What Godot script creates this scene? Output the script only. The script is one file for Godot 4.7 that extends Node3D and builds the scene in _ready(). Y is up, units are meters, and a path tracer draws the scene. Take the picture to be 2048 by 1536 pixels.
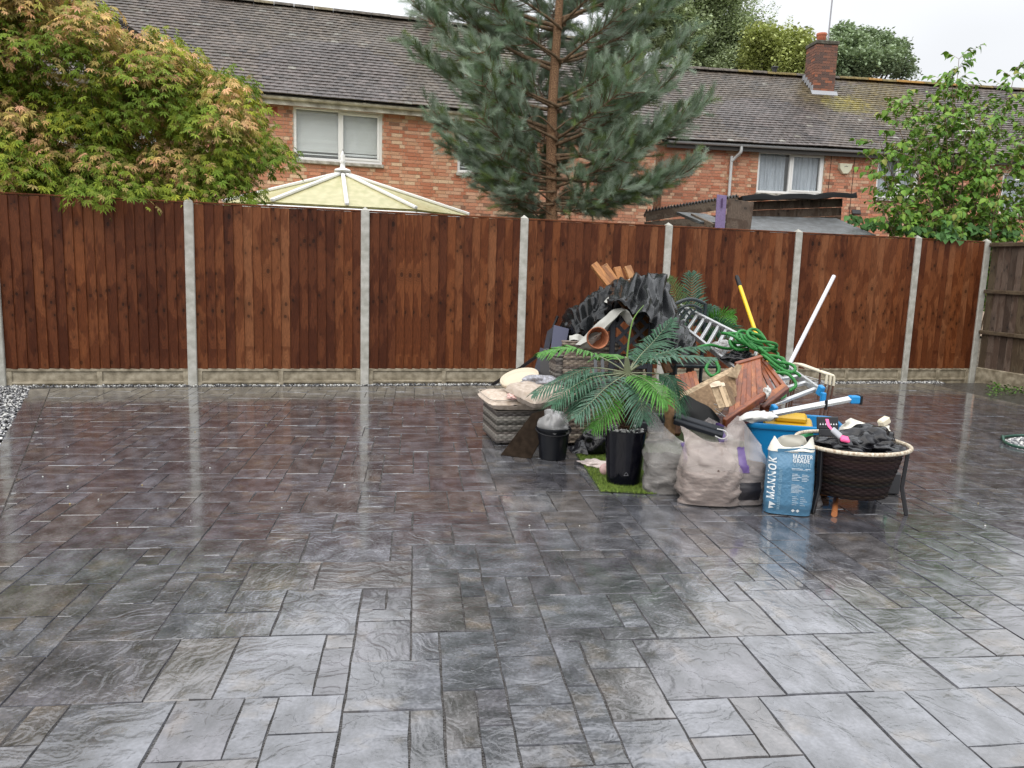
extends Node3D
# A wet back garden: imprinted patio, a heap of cleared-out things, a board fence, and the houses and trees behind it.
const F := 1538.0            # lens in photo pixels
const YAW := 0.2551          # how far the long fence turns away from square-on
const FD := 9.1214           # metres to the long fence
const EYE := Vector3(0, 1.3863, 0)
var cam_b: Basis
var rng := RandomNumberGenerator.new()
var used := {}
var mats := {}
var T := {}                  # shared textures

func _ready():
	rng.seed = 20240611
	set_camera()
	set_sky()
	make_textures()
	build_ground()
	build_patio()
	build_fence()
	build_left_house()
	build_right_house()
	build_conservatory()
	build_sheds()
	build_trees()
	build_pile()
	build_small()

func set_camera():
	var pitch := 0.1472
	var roll := 0.0326
	var fwd := Vector3(0, -sin(pitch), -cos(pitch))
	var up := Vector3(0, cos(pitch), -sin(pitch))
	var r2 := Vector3.RIGHT * cos(roll) + up * sin(roll)
	var u2 := -Vector3.RIGHT * sin(roll) + up * cos(roll)
	cam_b = Basis(r2, u2, -fwd)
	var c := Camera3D.new()
	c.name = "camera"
	c.transform = Transform3D(cam_b, EYE)
	c.fov = rad_to_deg(2.0 * atan(768.0 / F))
	c.far = 400.0
	c.near = 0.05
	add_child(c)
	c.current = true

func set_sky():
	var e := Environment.new()
	e.background_mode = Environment.BG_SKY
	e.tonemap_mode = Environment.TONE_MAPPER_LINEAR
	e.tonemap_exposure = 1.52
	e.sdfgi_enabled = true
	e.ssao_enabled = true
	e.ssil_enabled = true
	# an overcast dome, about three times brighter overhead than at the horizon, with soft cloud mottling
	var im := Image.create_empty(512, 256, false, Image.FORMAT_RGBF)
	var nn := nz(5, 1.7, 4)
	var n2 := nz(6, 0.7, 2)
	for y in 256:
		var el := PI / 2 - (y + 0.5) / 256.0 * PI
		for x in 512:
			var az := (x + 0.5) / 512.0 * TAU
			var d := Vector3(cos(el) * sin(az), sin(el), cos(el) * cos(az))
			var l: float = 1.5 * (1.0 + 2.0 * maxf(sin(el), 0.0)) / 3.0
			if el > 0:
				var q := d * Vector3(1, 2.2, 1)
				l *= 1.0 + 0.16 * nn.get_noise_3dv(q) + 0.20 * n2.get_noise_3dv(q)
			else:
				l *= 0.35
			im.set_pixel(x, y, Color(l * 0.965, l * 0.99, l * 1.03))
	var pm := PanoramaSkyMaterial.new()
	pm.panorama = ImageTexture.create_from_image(im)
	var sky := Sky.new()
	sky.sky_material = pm
	e.sky = sky
	var we := WorldEnvironment.new()
	we.name = "overcast_sky"
	we.environment = e
	add_child(we)
	var sun := DirectionalLight3D.new()
	sun.name = "sun_behind_cloud"
	sun.light_energy = 0.5
	sun.light_angular_distance = 80.0
	sun.light_color = Color(1.0, 0.97, 0.93)
	sun.shadow_enabled = true
	add_child(sun)
	sun.look_at_from_position(Vector3.ZERO, Vector3(0.3, -0.85, -0.5), Vector3.UP)

# ---------- pixels to places ----------
func ray(px: float, py: float) -> Vector3:
	return cam_b * Vector3((px - 1024.0) / F, -(py - 768.0) / F, -1.0)

func G(px: float, py: float, y := 0.0) -> Vector3:
	var v := ray(px, py)
	return EYE + v * ((y - EYE.y) / v.y)

func Z(px: float, py: float, z: float) -> Vector3:
	var v := ray(px, py)
	return EYE + v * (z / -v.z)

func ndir(yaw: float) -> Vector3:
	return Vector3(-sin(yaw), 0, -cos(yaw))

func sdir(yaw: float) -> Vector3:
	return Vector3(cos(yaw), 0, -sin(yaw))

func FP(s: float, y := 0.0, out := 0.0) -> Vector3:  # along the long fence, height, metres in front of it
	return ndir(YAW) * (FD - out) + sdir(YAW) * s + Vector3(0, y, 0)

# ---------- noise and textures ----------
func nz(sd: int, freq: float, oct := 3, kind := FastNoiseLite.TYPE_SIMPLEX_SMOOTH) -> FastNoiseLite:
	var n := FastNoiseLite.new()
	n.noise_type = kind
	n.seed = sd
	n.frequency = freq
	n.fractal_octaves = oct
	n.fractal_type = FastNoiseLite.FRACTAL_FBM if oct > 1 else FastNoiseLite.FRACTAL_NONE
	return n

func L(r: float, g: float, b: float, a := 1.0) -> Color:  # linear base colour to the sRGB that albedo_color wants
	var c := Color(r, g, b).linear_to_srgb()
	c.a = a
	return c

func ntex(sd: int, freq: float, oct: int, a: Color, b: Color, mid := 0.5, size := 512) -> NoiseTexture2D:
	var t := NoiseTexture2D.new()
	t.width = size
	t.height = size
	t.seamless = true
	t.generate_mipmaps = false
	t.noise = nz(sd, freq, oct)
	var g := Gradient.new()
	g.set_color(0, a)
	g.set_color(1, b)
	g.set_offset(0, maxf(0.0, mid - 0.35))
	g.set_offset(1, minf(1.0, mid + 0.35))
	t.color_ramp = g
	return t

func M(called: String, col: Color, rough: float, o := {}) -> StandardMaterial3D:
	if mats.has(called):
		return mats[called]
	var m := StandardMaterial3D.new()
	m.resource_name = called
	m.albedo_color = L(col.r, col.g, col.b)
	m.roughness = rough
	m.cull_mode = BaseMaterial3D.CULL_DISABLED
	m.metallic_specular = o.get("spec", 0.5)
	m.metallic = o.get("metal", 0.0)
	if o.has("alpha"):
		m.transparency = BaseMaterial3D.TRANSPARENCY_ALPHA
		m.albedo_color.a = o.alpha
	if o.has("tex"):
		m.albedo_texture = o.tex
	if o.has("rtex"):
		m.roughness_texture = o.rtex
		m.roughness_texture_channel = BaseMaterial3D.TEXTURE_CHANNEL_RED
	if o.has("h"):
		m.heightmap_enabled = true
		m.heightmap_texture = o.h
		m.heightmap_scale = o.get("hs", 0.3)
	if o.has("tri"):
		m.uv1_triplanar = true
		m.uv1_world_triplanar = o.get("world", true)
		m.uv1_scale = Vector3.ONE * o.tri
	elif o.has("uvs"):
		m.uv1_scale = o.uvs
	m.vertex_color_use_as_albedo = o.get("vc", false)
	if o.has("coat"):
		m.clearcoat_enabled = true
		m.clearcoat = o.coat
		m.clearcoat_roughness = o.get("coatr", 0.1)
	if o.has("back"):
		m.backlight_enabled = true
		m.backlight = o.back
	if o.has("sheen"):
		m.rim_enabled = true
		m.rim = o.sheen
		m.rim_tint = 0.5
	mats[called] = m
	return m

# ---------- mesh building ----------
class MB:
	var p := PackedVector3Array()
	var n := PackedVector3Array()
	var t := PackedVector2Array()
	var c := PackedColorArray()
	var ix := PackedInt32Array()
	var col := Color(1, 1, 1)
	var uo := Vector2.ZERO
	func v(pos: Vector3, nor: Vector3, uv: Vector2) -> int:
		p.append(pos); n.append(nor); t.append(uv + uo); c.append(col)
		return p.size() - 1
	func tri(a: int, b: int, d: int):
		ix.append(a); ix.append(b); ix.append(d)
	func poly(pts: Array, out: Vector3, uvs := []):
		var nr: Vector3 = (pts[2] - pts[0]).cross(pts[1] - pts[0])
		if nr.length_squared() < 1e-16 and pts.size() > 3:
			nr = (pts[3] - pts[0]).cross(pts[2] - pts[0])
		nr = nr.normalized()
		var q := pts.duplicate()
		var w := uvs.duplicate()
		if nr.dot(out) < 0:
			q.reverse(); w.reverse(); nr = -nr
		var ax := Vector3.UP.cross(nr)
		ax = ax.normalized() if ax.length() > 0.2 else Vector3.RIGHT
		var ay := nr.cross(ax)
		var k := p.size()
		for i in q.size():
			v(q[i], nr, w[i] if w.size() else Vector2(q[i].dot(ax), -q[i].dot(ay)))
		for i in range(1, q.size() - 1):
			tri(k, k + i, k + i + 1)
	func box(x: Transform3D, s: Vector3, bev := 0.0):
		var h := s * 0.5
		var b := minf(bev, minf(h.x, minf(h.y, h.z)) * 0.6)
		for ax in 3:
			var u := (ax + 1) % 3
			var w := (ax + 2) % 3
			for sg in [-1.0, 1.0]:
				var q := []
				for e in [[-1, -1], [1, -1], [1, 1], [-1, 1]]:
					var r := Vector3.ZERO
					r[ax] = h[ax] * sg
					r[u] = (h[u] - b) * e[0]
					r[w] = (h[w] - b) * e[1]
					q.append(r)
				var o := Vector3.ZERO
				o[ax] = sg
				var uv := []
				for r in q:
					uv.append(Vector2(r.z if ax == 0 else r.x, -r.z if ax == 1 else -r.y))
				poly([x * q[0], x * q[1], x * q[2], x * q[3]], x.basis * o, uv)
		if b <= 0:
			return
		for ax in 3:
			var u := (ax + 1) % 3
			var w := (ax + 2) % 3
			for e in [[-1, -1], [1, -1], [1, 1], [-1, 1]]:
				var q := []
				for k in [[-1, 0], [1, 0], [1, 1], [-1, 1]]:
					var r := Vector3.ZERO
					r[ax] = (h[ax] - b) * k[0]
					r[u] = (h[u] - (0.0 if k[1] == 0 else b)) * e[0]
					r[w] = (h[w] - (b if k[1] == 0 else 0.0)) * e[1]
					q.append(r)
				var o := Vector3.ZERO
				o[u] = e[0]
				o[w] = e[1]
				var uv := []
				for r in q:
					uv.append(Vector2(r.x + r.z, -r.y))
				poly([x * q[0], x * q[1], x * q[2], x * q[3]], x.basis * o, uv)
		for i in 8:
			var sg := Vector3(1 if i & 1 else -1, 1 if i & 2 else -1, 1 if i & 4 else -1)
			var g := h * sg
			poly([x * (g - Vector3(0, sg.y, sg.z) * b), x * (g - Vector3(sg.x, 0, sg.z) * b), x * (g - Vector3(sg.x, sg.y, 0) * b)], x.basis * sg)
	func bar(a: Vector3, b: Vector3, w: float, d: float, side := Vector3.UP, bev := 0.0):  # a square bar from a to b; w across `side`, d along it
		var z := (b - a).normalized()
		var y := (side - z * side.dot(z)).normalized()
		var x := y.cross(z)
		box(Transform3D(Basis(x, y, z), (a + b) * 0.5), Vector3(w, d, (b - a).length()), bev)
	func tube(pts: Array, r, sides := 8, caps := true):
		var m := pts.size()
		var up := Vector3.UP
		var d0: Vector3 = (pts[1] - pts[0]).normalized()
		if absf(d0.dot(up)) > 0.9:
			up = Vector3.RIGHT
		var k := p.size()
		var run := 0.0
		for i in m:
			var d: Vector3 = (pts[mini(i + 1, m - 1)] - pts[maxi(i - 1, 0)]).normalized()
			up = (up - d * up.dot(d)).normalized()
			var sx := up.cross(d)
			var rr: float = r[i] if r is Array else r
			if i > 0:
				run += (pts[i] - pts[i - 1]).length()
			for j in sides + 1:
				var a := TAU * j / sides
				var o := up * cos(a) + sx * sin(a)
				v(pts[i] + o * rr, o, Vector2(float(j) / sides * TAU * rr, run))
		for i in m - 1:
			for j in sides:
				var a := k + i * (sides + 1) + j
				var b := a + sides + 1
				tri(a, a + 1, b); tri(a + 1, b + 1, b)
		if caps:
			for e in [0, m - 1]:
				var d: Vector3 = (pts[0] - pts[1]).normalized() if e == 0 else (pts[m - 1] - pts[m - 2]).normalized()
				var ring := []
				for j in sides:
					ring.append(p[k + e * (sides + 1) + j])
				poly(ring, d)
	func lathe(prof: Array, seg := 24, x := Transform3D(), squash := 1.0):  # prof: Vector2(radius, height)
		var rows := []
		for q in prof:
			var row := []
			for j in seg + 1:
				var a := -TAU * j / seg
				row.append(x * Vector3(q.x * cos(a), q.y, q.x * sin(a) * squash))
			rows.append(row)
		grid(rows, true)
	func grid(rows: Array, wrap := false, uvs := [], cols := []):  # smooth surface through rows of points
		var a := rows.size()
		var b: int = rows[0].size()
		var k := p.size()
		for i in a:
			for j in b:
				var j0 := j - 1
				var j1 := j + 1
				if wrap:
					j0 = b - 2 if j == 0 else j0
					j1 = 1 if j == b - 1 else j1
				var du: Vector3 = rows[i][mini(j1, b - 1)] - rows[i][maxi(j0, 0)]
				var dv: Vector3 = rows[mini(i + 1, a - 1)][j] - rows[maxi(i - 1, 0)][j]
				var nr := du.cross(dv)
				if nr.length_squared() < 1e-14:
					dv = rows[mini(i + 1, a - 1)][(j + 1) % b] - rows[maxi(i - 1, 0)][(j + 1) % b]
					du = rows[mini(i + 1, a - 1)][mini(j1, b - 1)] - rows[mini(i + 1, a - 1)][maxi(j0, 0)]
					nr = du.cross(dv)
				if cols.size():
					col = cols[i][j]
				v(rows[i][j], nr.normalized(), uvs[i][j] if uvs.size() else Vector2(float(j) / (b - 1), float(i) / (a - 1)))
		for i in a - 1:
			for j in b - 1:
				var q := k + i * b + j
				tri(q, q + b, q + 1); tri(q + 1, q + b, q + b + 1)
	func mesh() -> ArrayMesh:
		var ar := []
		ar.resize(Mesh.ARRAY_MAX)
		ar[Mesh.ARRAY_VERTEX] = p
		ar[Mesh.ARRAY_NORMAL] = n
		ar[Mesh.ARRAY_TEX_UV] = t
		ar[Mesh.ARRAY_COLOR] = c
		ar[Mesh.ARRAY_INDEX] = ix
		var m := ArrayMesh.new()
		m.add_surface_from_arrays(Mesh.PRIMITIVE_TRIANGLES, ar)
		return m

func XF(pos: Vector3, yaw := 0.0, pitch := 0.0, roll := 0.0) -> Transform3D:
	return Transform3D(Basis.from_euler(Vector3(pitch, yaw, roll)), pos)

func spline(pts: Array, per := 6) -> Array:
	var o := []
	for i in pts.size() - 1:
		var a: Vector3 = pts[maxi(i - 1, 0)]
		var b: Vector3 = pts[i]
		var c: Vector3 = pts[i + 1]
		var d: Vector3 = pts[mini(i + 2, pts.size() - 1)]
		for k in per:
			o.append(b.cubic_interpolate(c, a, d, float(k) / per))
	o.append(pts[-1])
	return o

func net(rows: Array, per_u := 6, per_v := 6) -> Array:  # smooth a coarse net of points
	var wide := []
	for r in rows:
		wide.append(spline(r, per_u))
	var cols := []
	for j in wide[0].size():
		var c := []
		for i in wide.size():
			c.append(wide[i][j])
		cols.append(spline(c, per_v))
	var out := []
	for i in cols[0].size():
		var r := []
		for j in cols.size():
			r.append(cols[j][i])
		out.append(r)
	return out

class Crease:  # folded film or cloth: straight sharp creases crossing one another
	var dirs := []
	var ph := []
	var fr := []
	var warp := FastNoiseLite.new()
	func _init(sd: int, freq: float, n := 6):
		var r := RandomNumberGenerator.new()
		r.seed = sd * 77 + 5
		warp.seed = sd
		warp.frequency = freq * 0.35
		warp.fractal_octaves = 2
		for k in n:
			dirs.append(Vector3(r.randfn(), r.randfn(), r.randfn()).normalized())
			ph.append(r.randf() * 9.0)
			fr.append(freq * r.randf_range(0.45, 1.3))
	func at(p: Vector3) -> float:
		var w := warp.get_noise_3dv(p)
		var s := 0.0
		for k in dirs.size():
			var t := fposmod(p.dot(dirs[k]) * fr[k] + ph[k] + w * 1.1 * (1 if k % 2 else -1), 1.0)
			s += absf(t * 2.0 - 1.0) / (0.6 + fr[k] / fr[0] * 0.4)
		return s / dirs.size() * 2.2 - 1.1

func crumple(rows: Array, amount: float, freq: float, sd: int, _ridged := true) -> Array:  # push a net along its normals into creases
	var nn := Crease.new(sd, freq)
	var a := rows.size()
	var b: int = rows[0].size()
	var out := []
	for i in a:
		var r := []
		for j in b:
			var du: Vector3 = rows[i][mini(j + 1, b - 1)] - rows[i][maxi(j - 1, 0)]
			var dv: Vector3 = rows[mini(i + 1, a - 1)][j] - rows[maxi(i - 1, 0)][j]
			var q: Vector3 = rows[i][j]
			r.append(q + du.cross(dv).normalized() * amount * nn.at(q))
		out.append(r)
	return out

# ---------- nodes ----------
func numbered(called: String) -> String:
	if not used.has(called):
		used[called] = 0
		return called
	used[called] += 1
	return "%s_%03d" % [called, used[called]]

func thing(called: String, label: String, category: String, at := Vector3.ZERO, turn := 0.0, group := "") -> Node3D:
	var o := Node3D.new()
	o.name = numbered(called)
	add_child(o)
	o.position = at
	o.rotation.y = turn
	tag(o, label, category, group)
	return o

func tag(o: Node3D, label: String, category: String, group := ""):
	o.set_meta("label", label)
	o.set_meta("category", category)
	if group != "":
		o.set_meta("group", group)

func part(parent: Node, called: String, mb, m: Material, at := Transform3D()) -> MeshInstance3D:
	var o := MeshInstance3D.new()
	o.name = called
	o.mesh = mb.mesh() if mb is MB else mb
	o.material_override = m
	o.transform = at
	parent.add_child(o, true)
	return o

func single(called: String, mb, m: Material, label: String, category: String, group := "") -> MeshInstance3D:
	var o := part(self, numbered(called), mb, m)
	tag(o, label, category, group)
	return o

func setting(called: String, mb, m: Material) -> MeshInstance3D:
	var o := part(self, numbered(called), mb, m)
	o.set_meta("kind", "structure")
	return o

func many(parent: Node, called: String, mesh: Mesh, m: Material, xfs: Array, cols := [], label := "", stuff := true) -> MultiMeshInstance3D:
	var mm := MultiMesh.new()
	mm.transform_format = MultiMesh.TRANSFORM_3D
	mm.use_colors = cols.size() > 0
	mm.mesh = mesh
	mm.instance_count = xfs.size()
	for i in xfs.size():
		mm.set_instance_transform(i, xfs[i])
		if cols.size():
			mm.set_instance_color(i, cols[i])
	var o := MultiMeshInstance3D.new()
	o.name = called
	o.multimesh = mm
	o.material_override = m
	parent.add_child(o, true)
	if stuff:
		o.set_meta("kind", "stuff")
	if label != "":
		o.set_meta("label", label)
	return o

func pieces(parent: Node3D, called: String, mesh: Mesh, base: StandardMaterial3D, palette: Array, xfs: Array, cols: Array, scores: Array, most := 300):
	# the pieces that show largest one by one, the rest as one mass
	var order := range(xfs.size())
	order.sort_custom(func(a, b): return scores[a] > scores[b])
	var rest := []
	var rest_c := []
	var pm := []
	for c in palette:
		var m: StandardMaterial3D = base.duplicate()
		m.vertex_color_use_as_albedo = false
		m.albedo_color = L(c.r, c.g, c.b)
		pm.append(m)
	for k in order.size():
		var i: int = order[k]
		if k < most:
			var best := 0
			for q in palette.size():
				var e: Color = palette[q] - cols[i]
				var f: Color = palette[best] - cols[i]
				if e.r * e.r + e.g * e.g + e.b * e.b < f.r * f.r + f.g * f.g + f.b * f.b:
					best = q
			part(parent, called, mesh, pm[best], xfs[i])
		else:
			rest.append(xfs[i])
			rest_c.append(cols[i])
	if rest.size():
		many(parent, called + "_field", mesh, base, rest, rest_c)

func rnd(a: float, b: float) -> float:
	return rng.randf_range(a, b)

# ---------- textures ----------
func make_textures():
	T.fine = ntex(11, 0.03, 4, Color(0.82, 0.82, 0.82), Color(1, 1, 1))
	T.blotch = ntex(12, 0.008, 5, Color(0.62, 0.6, 0.57), Color(1, 1, 1))
	T.grain_h = ntex(13, 0.06, 3, Color(0, 0, 0), Color(1, 1, 1))
	T.soft_h = ntex(14, 0.012, 4, Color(0, 0, 0), Color(1, 1, 1))
	slate_textures()
	wood_textures()

func slate_textures():
	var S := 1024
	var span := 1.7
	var h := PackedFloat32Array()
	h.resize(S * S)
	var ro := PackedByteArray()
	ro.resize(S * S)
	var cl := PackedByteArray()
	cl.resize(S * S * 3)
	var n1 := nz(101, 1.9, 4)
	var n2 := nz(102, 11.0, 3)
	var n3 := nz(103, 55.0, 2)
	var nw := nz(104, 4.0, 2)
	var nj := nz(107, 9.0, 4)
	var cell := nz(108, 4.2, 1, FastNoiseLite.TYPE_CELLULAR)
	cell.cellular_return_type = FastNoiseLite.RETURN_CELL_VALUE
	var cell2 := nz(109, 7.0, 1, FastNoiseLite.TYPE_CELLULAR)
	cell2.cellular_return_type = FastNoiseLite.RETURN_CELL_VALUE
	var nc := nz(105, 3.2, 4)
	var np := nz(106, 2.1, 2)
	for y in S:
		var Y := y * span / S
		for x in S:
			var X := x * span / S
			var w := nw.get_noise_2d(X, Y) * 0.16
			var a := n1.get_noise_2d(X + w, (Y + w) * 2.3)
			# riven plates at slightly different levels, ragged where one breaks off against the next
			var jx := X + 0.035 * nj.get_noise_2d(X, Y) + 0.3 * w
			var jy := Y + 0.035 * nj.get_noise_2d(X + 7.0, Y) + 0.3 * w
			var s := 0.6 * cell.get_noise_2d(jx, jy * 1.5) + 0.4 * cell2.get_noise_2d(jx * 1.3, jy)
			var g := n3.get_noise_2d(X, Y)
			var hh := 0.11 * s + 0.36 * a + 0.12 * n2.get_noise_2d(X * 0.8 + w, Y * 1.6) + 0.018 * g
			var lvl := -0.18 + 0.3 * np.get_noise_2d(X, Y)
			var wet := 0.0
			if hh < lvl:
				wet = clampf((lvl - hh) * 14.0, 0.0, 1.0)
				hh = lvl - (lvl - hh) * 0.06
			h[y * S + x] = hh * 0.5 + 0.5
			ro[y * S + x] = int(255.0 * clampf(lerpf(0.24 + 0.10 * g, 0.04, wet), 0.02, 1.0))
			var q := nc.get_noise_2d(X * 1.3, Y * 2.0)
			var o := smoothstep(0.28, 0.6, nc.get_noise_2d(X + 40.0, Y + 9.0))
			var br := clampf(0.78 + 0.34 * q + 0.12 * g, 0.3, 1.15)
			var c := Color(0.60, 0.60, 0.62).lerp(Color(0.66, 0.60, 0.53), o * 0.5) * br
			var k := (y * S + x) * 3
			cl[k] = int(clampf(c.r, 0, 1) * 255)
			cl[k + 1] = int(clampf(c.g, 0, 1) * 255)
			cl[k + 2] = int(clampf(c.b, 0, 1) * 255)
	T.slate_h = ImageTexture.create_from_image(Image.create_from_data(S, S, false, Image.FORMAT_RF, h.to_byte_array()))
	T.slate_r = ImageTexture.create_from_image(Image.create_from_data(S, S, false, Image.FORMAT_L8, ro))
	T.slate_c = ImageTexture.create_from_image(Image.create_from_data(S, S, false, Image.FORMAT_RGB8, cl))

func wood_textures():
	# sawn softwood, one metre wide and two metres long: grain runs up, knots and damp patches where they fall
	var W := 512
	var H := 1024
	var v := PackedFloat32Array()
	v.resize(W * H)
	var hgt := PackedFloat32Array()
	hgt.resize(W * H)
	var ng := nz(201, 5.0, 2)
	var nf := nz(202, 60.0, 2)
	var nd := nz(203, 1.6, 4)
	for y in H:
		var Y := y * 2.0 / H
		for x in W:
			var X := x * 1.0 / W
			var r := ng.get_noise_2d(X * 2.2, Y * 0.22)
			var ring := 0.5 + 0.5 * sin(r * 46.0)
			var f := nf.get_noise_2d(X * 3.0, Y * 0.12)
			v[y * W + x] = 0.70 + 0.10 * ring + 0.15 * f
			hgt[y * W + x] = 0.5 + 0.25 * ring + 0.3 * f
	var rg := RandomNumberGenerator.new()
	rg.seed = 77
	for k in 50:
		var cx := rg.randf_range(12, W - 12)
		var cy := rg.randf_range(12, H - 12)
		var a := rg.randf_range(4, 10)
		var b := a * rg.randf_range(0.9, 1.5)
		var dark := rg.randf_range(0.3, 0.8)
		var R := int(b * 5.0)
		for yy in range(maxi(0, int(cy) - R), mini(H, int(cy) + R)):
			for xx in range(maxi(0, int(cx) - R), mini(W, int(cx) + R)):
				var dx := (xx - cx) / a
				var dy := (yy - cy) / b
				var d := sqrt(dx * dx + dy * dy * 0.8)
				if d > 4.5:
					continue
				var q := yy * W + xx
				if d < 1.0:
					v[q] = lerpf(v[q], 0.30 + 0.12 * sin(d * 14.0), dark)
				else:
					var rip := 0.5 + 0.5 * sin(d * 7.0)
					var e := smoothstep(4.5, 1.0, d)
					v[q] = lerpf(v[q], 0.42 + 0.25 * rip, e * 0.6 * dark)
				hgt[q] -= smoothstep(1.4, 0.2, d) * 0.3
	var by := PackedByteArray()
	by.resize(W * H * 3)
	for y in H:
		var Y := y * 2.0 / H
		for x in W:
			var X := x * 1.0 / W
			var q := v[y * W + x]
			var damp := smoothstep(-0.02, 0.12, nd.get_noise_2d(X * 2.6, Y * 0.9))
			q *= lerpf(1.0, 0.84, damp)
			var k := (y * W + x) * 3
			by[k] = int(clampf(q * 1.06, 0, 1) * 255)
			by[k + 1] = int(clampf(q * (0.97 - 0.05 * damp), 0, 1) * 255)
			by[k + 2] = int(clampf(q * (0.93 - 0.08 * damp), 0, 1) * 255)
	T.wood = ImageTexture.create_from_image(Image.create_from_data(W, H, false, Image.FORMAT_RGB8, by))
	T.wood_h = ImageTexture.create_from_image(Image.create_from_data(W, H, false, Image.FORMAT_RF, hgt.to_byte_array()))

# ---------- ground, gravel, patio ----------
var pebble_meshes := []

func pebble_mesh(sd: int) -> ArrayMesh:
	var r := RandomNumberGenerator.new()
	r.seed = sd
	var mb := MB.new()
	var pts := []
	var sp := SphereMesh.new()
	sp.radial_segments = 6
	sp.rings = 3
	var a := sp.get_mesh_arrays()
	var wob := nz(sd, 1.4, 1)
	for q in a[Mesh.ARRAY_VERTEX]:
		var d: Vector3 = q * 2.0
		pts.append(d * (1.0 + 0.35 * wob.get_noise_3dv(d * 1.0 + Vector3(sd, 0, 0))) * Vector3(1.0, 0.62, 0.8))
	var idx: PackedInt32Array = a[Mesh.ARRAY_INDEX]
	for i in range(0, idx.size(), 3):
		var p0: Vector3 = pts[idx[i]]
		var p1: Vector3 = pts[idx[i + 1]]
		var p2: Vector3 = pts[idx[i + 2]]
		if (p1 - p0).cross(p2 - p0).length() > 1e-5:
			mb.poly([p0, p1, p2], p0 + p1 + p2)
	return mb.mesh()

func pebble_color() -> Color:
	var k := rng.randf()
	if k < 0.34:
		return Color(0.55, 0.55, 0.53) * rnd(0.75, 1.2)
	if k < 0.62:
		return Color(0.24, 0.24, 0.25) * rnd(0.7, 1.2)
	return Color(0.055, 0.058, 0.065) * rnd(0.6, 1.5)

func gravel(called: String, inside: Callable, lo: Vector2, hi: Vector2, count: int, y0: float, pile := 0.012):
	var xf := [[], [], []]
	var cs := [[], [], []]
	for i in count:
		var q := Vector2(rnd(lo.x, hi.x), rnd(lo.y, hi.y))
		if not inside.call(q):
			continue
		var s := rnd(0.007, 0.0155)
		var k := i % 3
		xf[k].append(Transform3D(Basis.from_euler(Vector3(rnd(-0.7, 0.7), rnd(0, TAU), rnd(-0.7, 0.7))).scaled(Vector3.ONE * s), Vector3(q.x, y0 + rnd(0, pile), q.y)))
		cs[k].append(pebble_color())
	var root := Node3D.new()
	root.name = called
	add_child(root)
	root.set_meta("kind", "stuff")
	root.set_meta("label", "wet grey black and white decorative gravel")
	var m := M("gravel_stone", Color(1, 1, 1), 0.22, {"vc": true, "spec": 0.5})
	for k in 3:
		many(root, "gravel", pebble_meshes[k], m, xf[k], cs[k])

func build_ground():
	for k in 3:
		pebble_meshes.append(pebble_mesh(31 + k))
	var mb := MB.new()
	mb.poly([Vector3(-150, -0.06, 60), Vector3(150, -0.06, 60), Vector3(150, -0.06, -200), Vector3(-150, -0.06, -200)], Vector3.UP)
	setting("ground", mb, M("garden_soil", Color(0.10, 0.085, 0.06), 0.9, {"tex": T.blotch, "tri": 0.5}))

# the patio, in its own axes: u across, w away from the viewer
const PA := 0.1274
func P2(u: float, w: float) -> Vector2:  # pattern -> world xz
	return Vector2(cos(PA) * u - sin(PA) * w, -sin(PA) * u - cos(PA) * w)
func U2(x: float, z: float) -> Vector2:
	return Vector2(cos(PA) * x - sin(PA) * z, -sin(PA) * x - cos(PA) * z)

var patio_edge: PackedVector2Array
var stones_by_tone := []

func xz(v: Vector3) -> Vector2:
	return Vector2(v.x, v.z)

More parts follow.
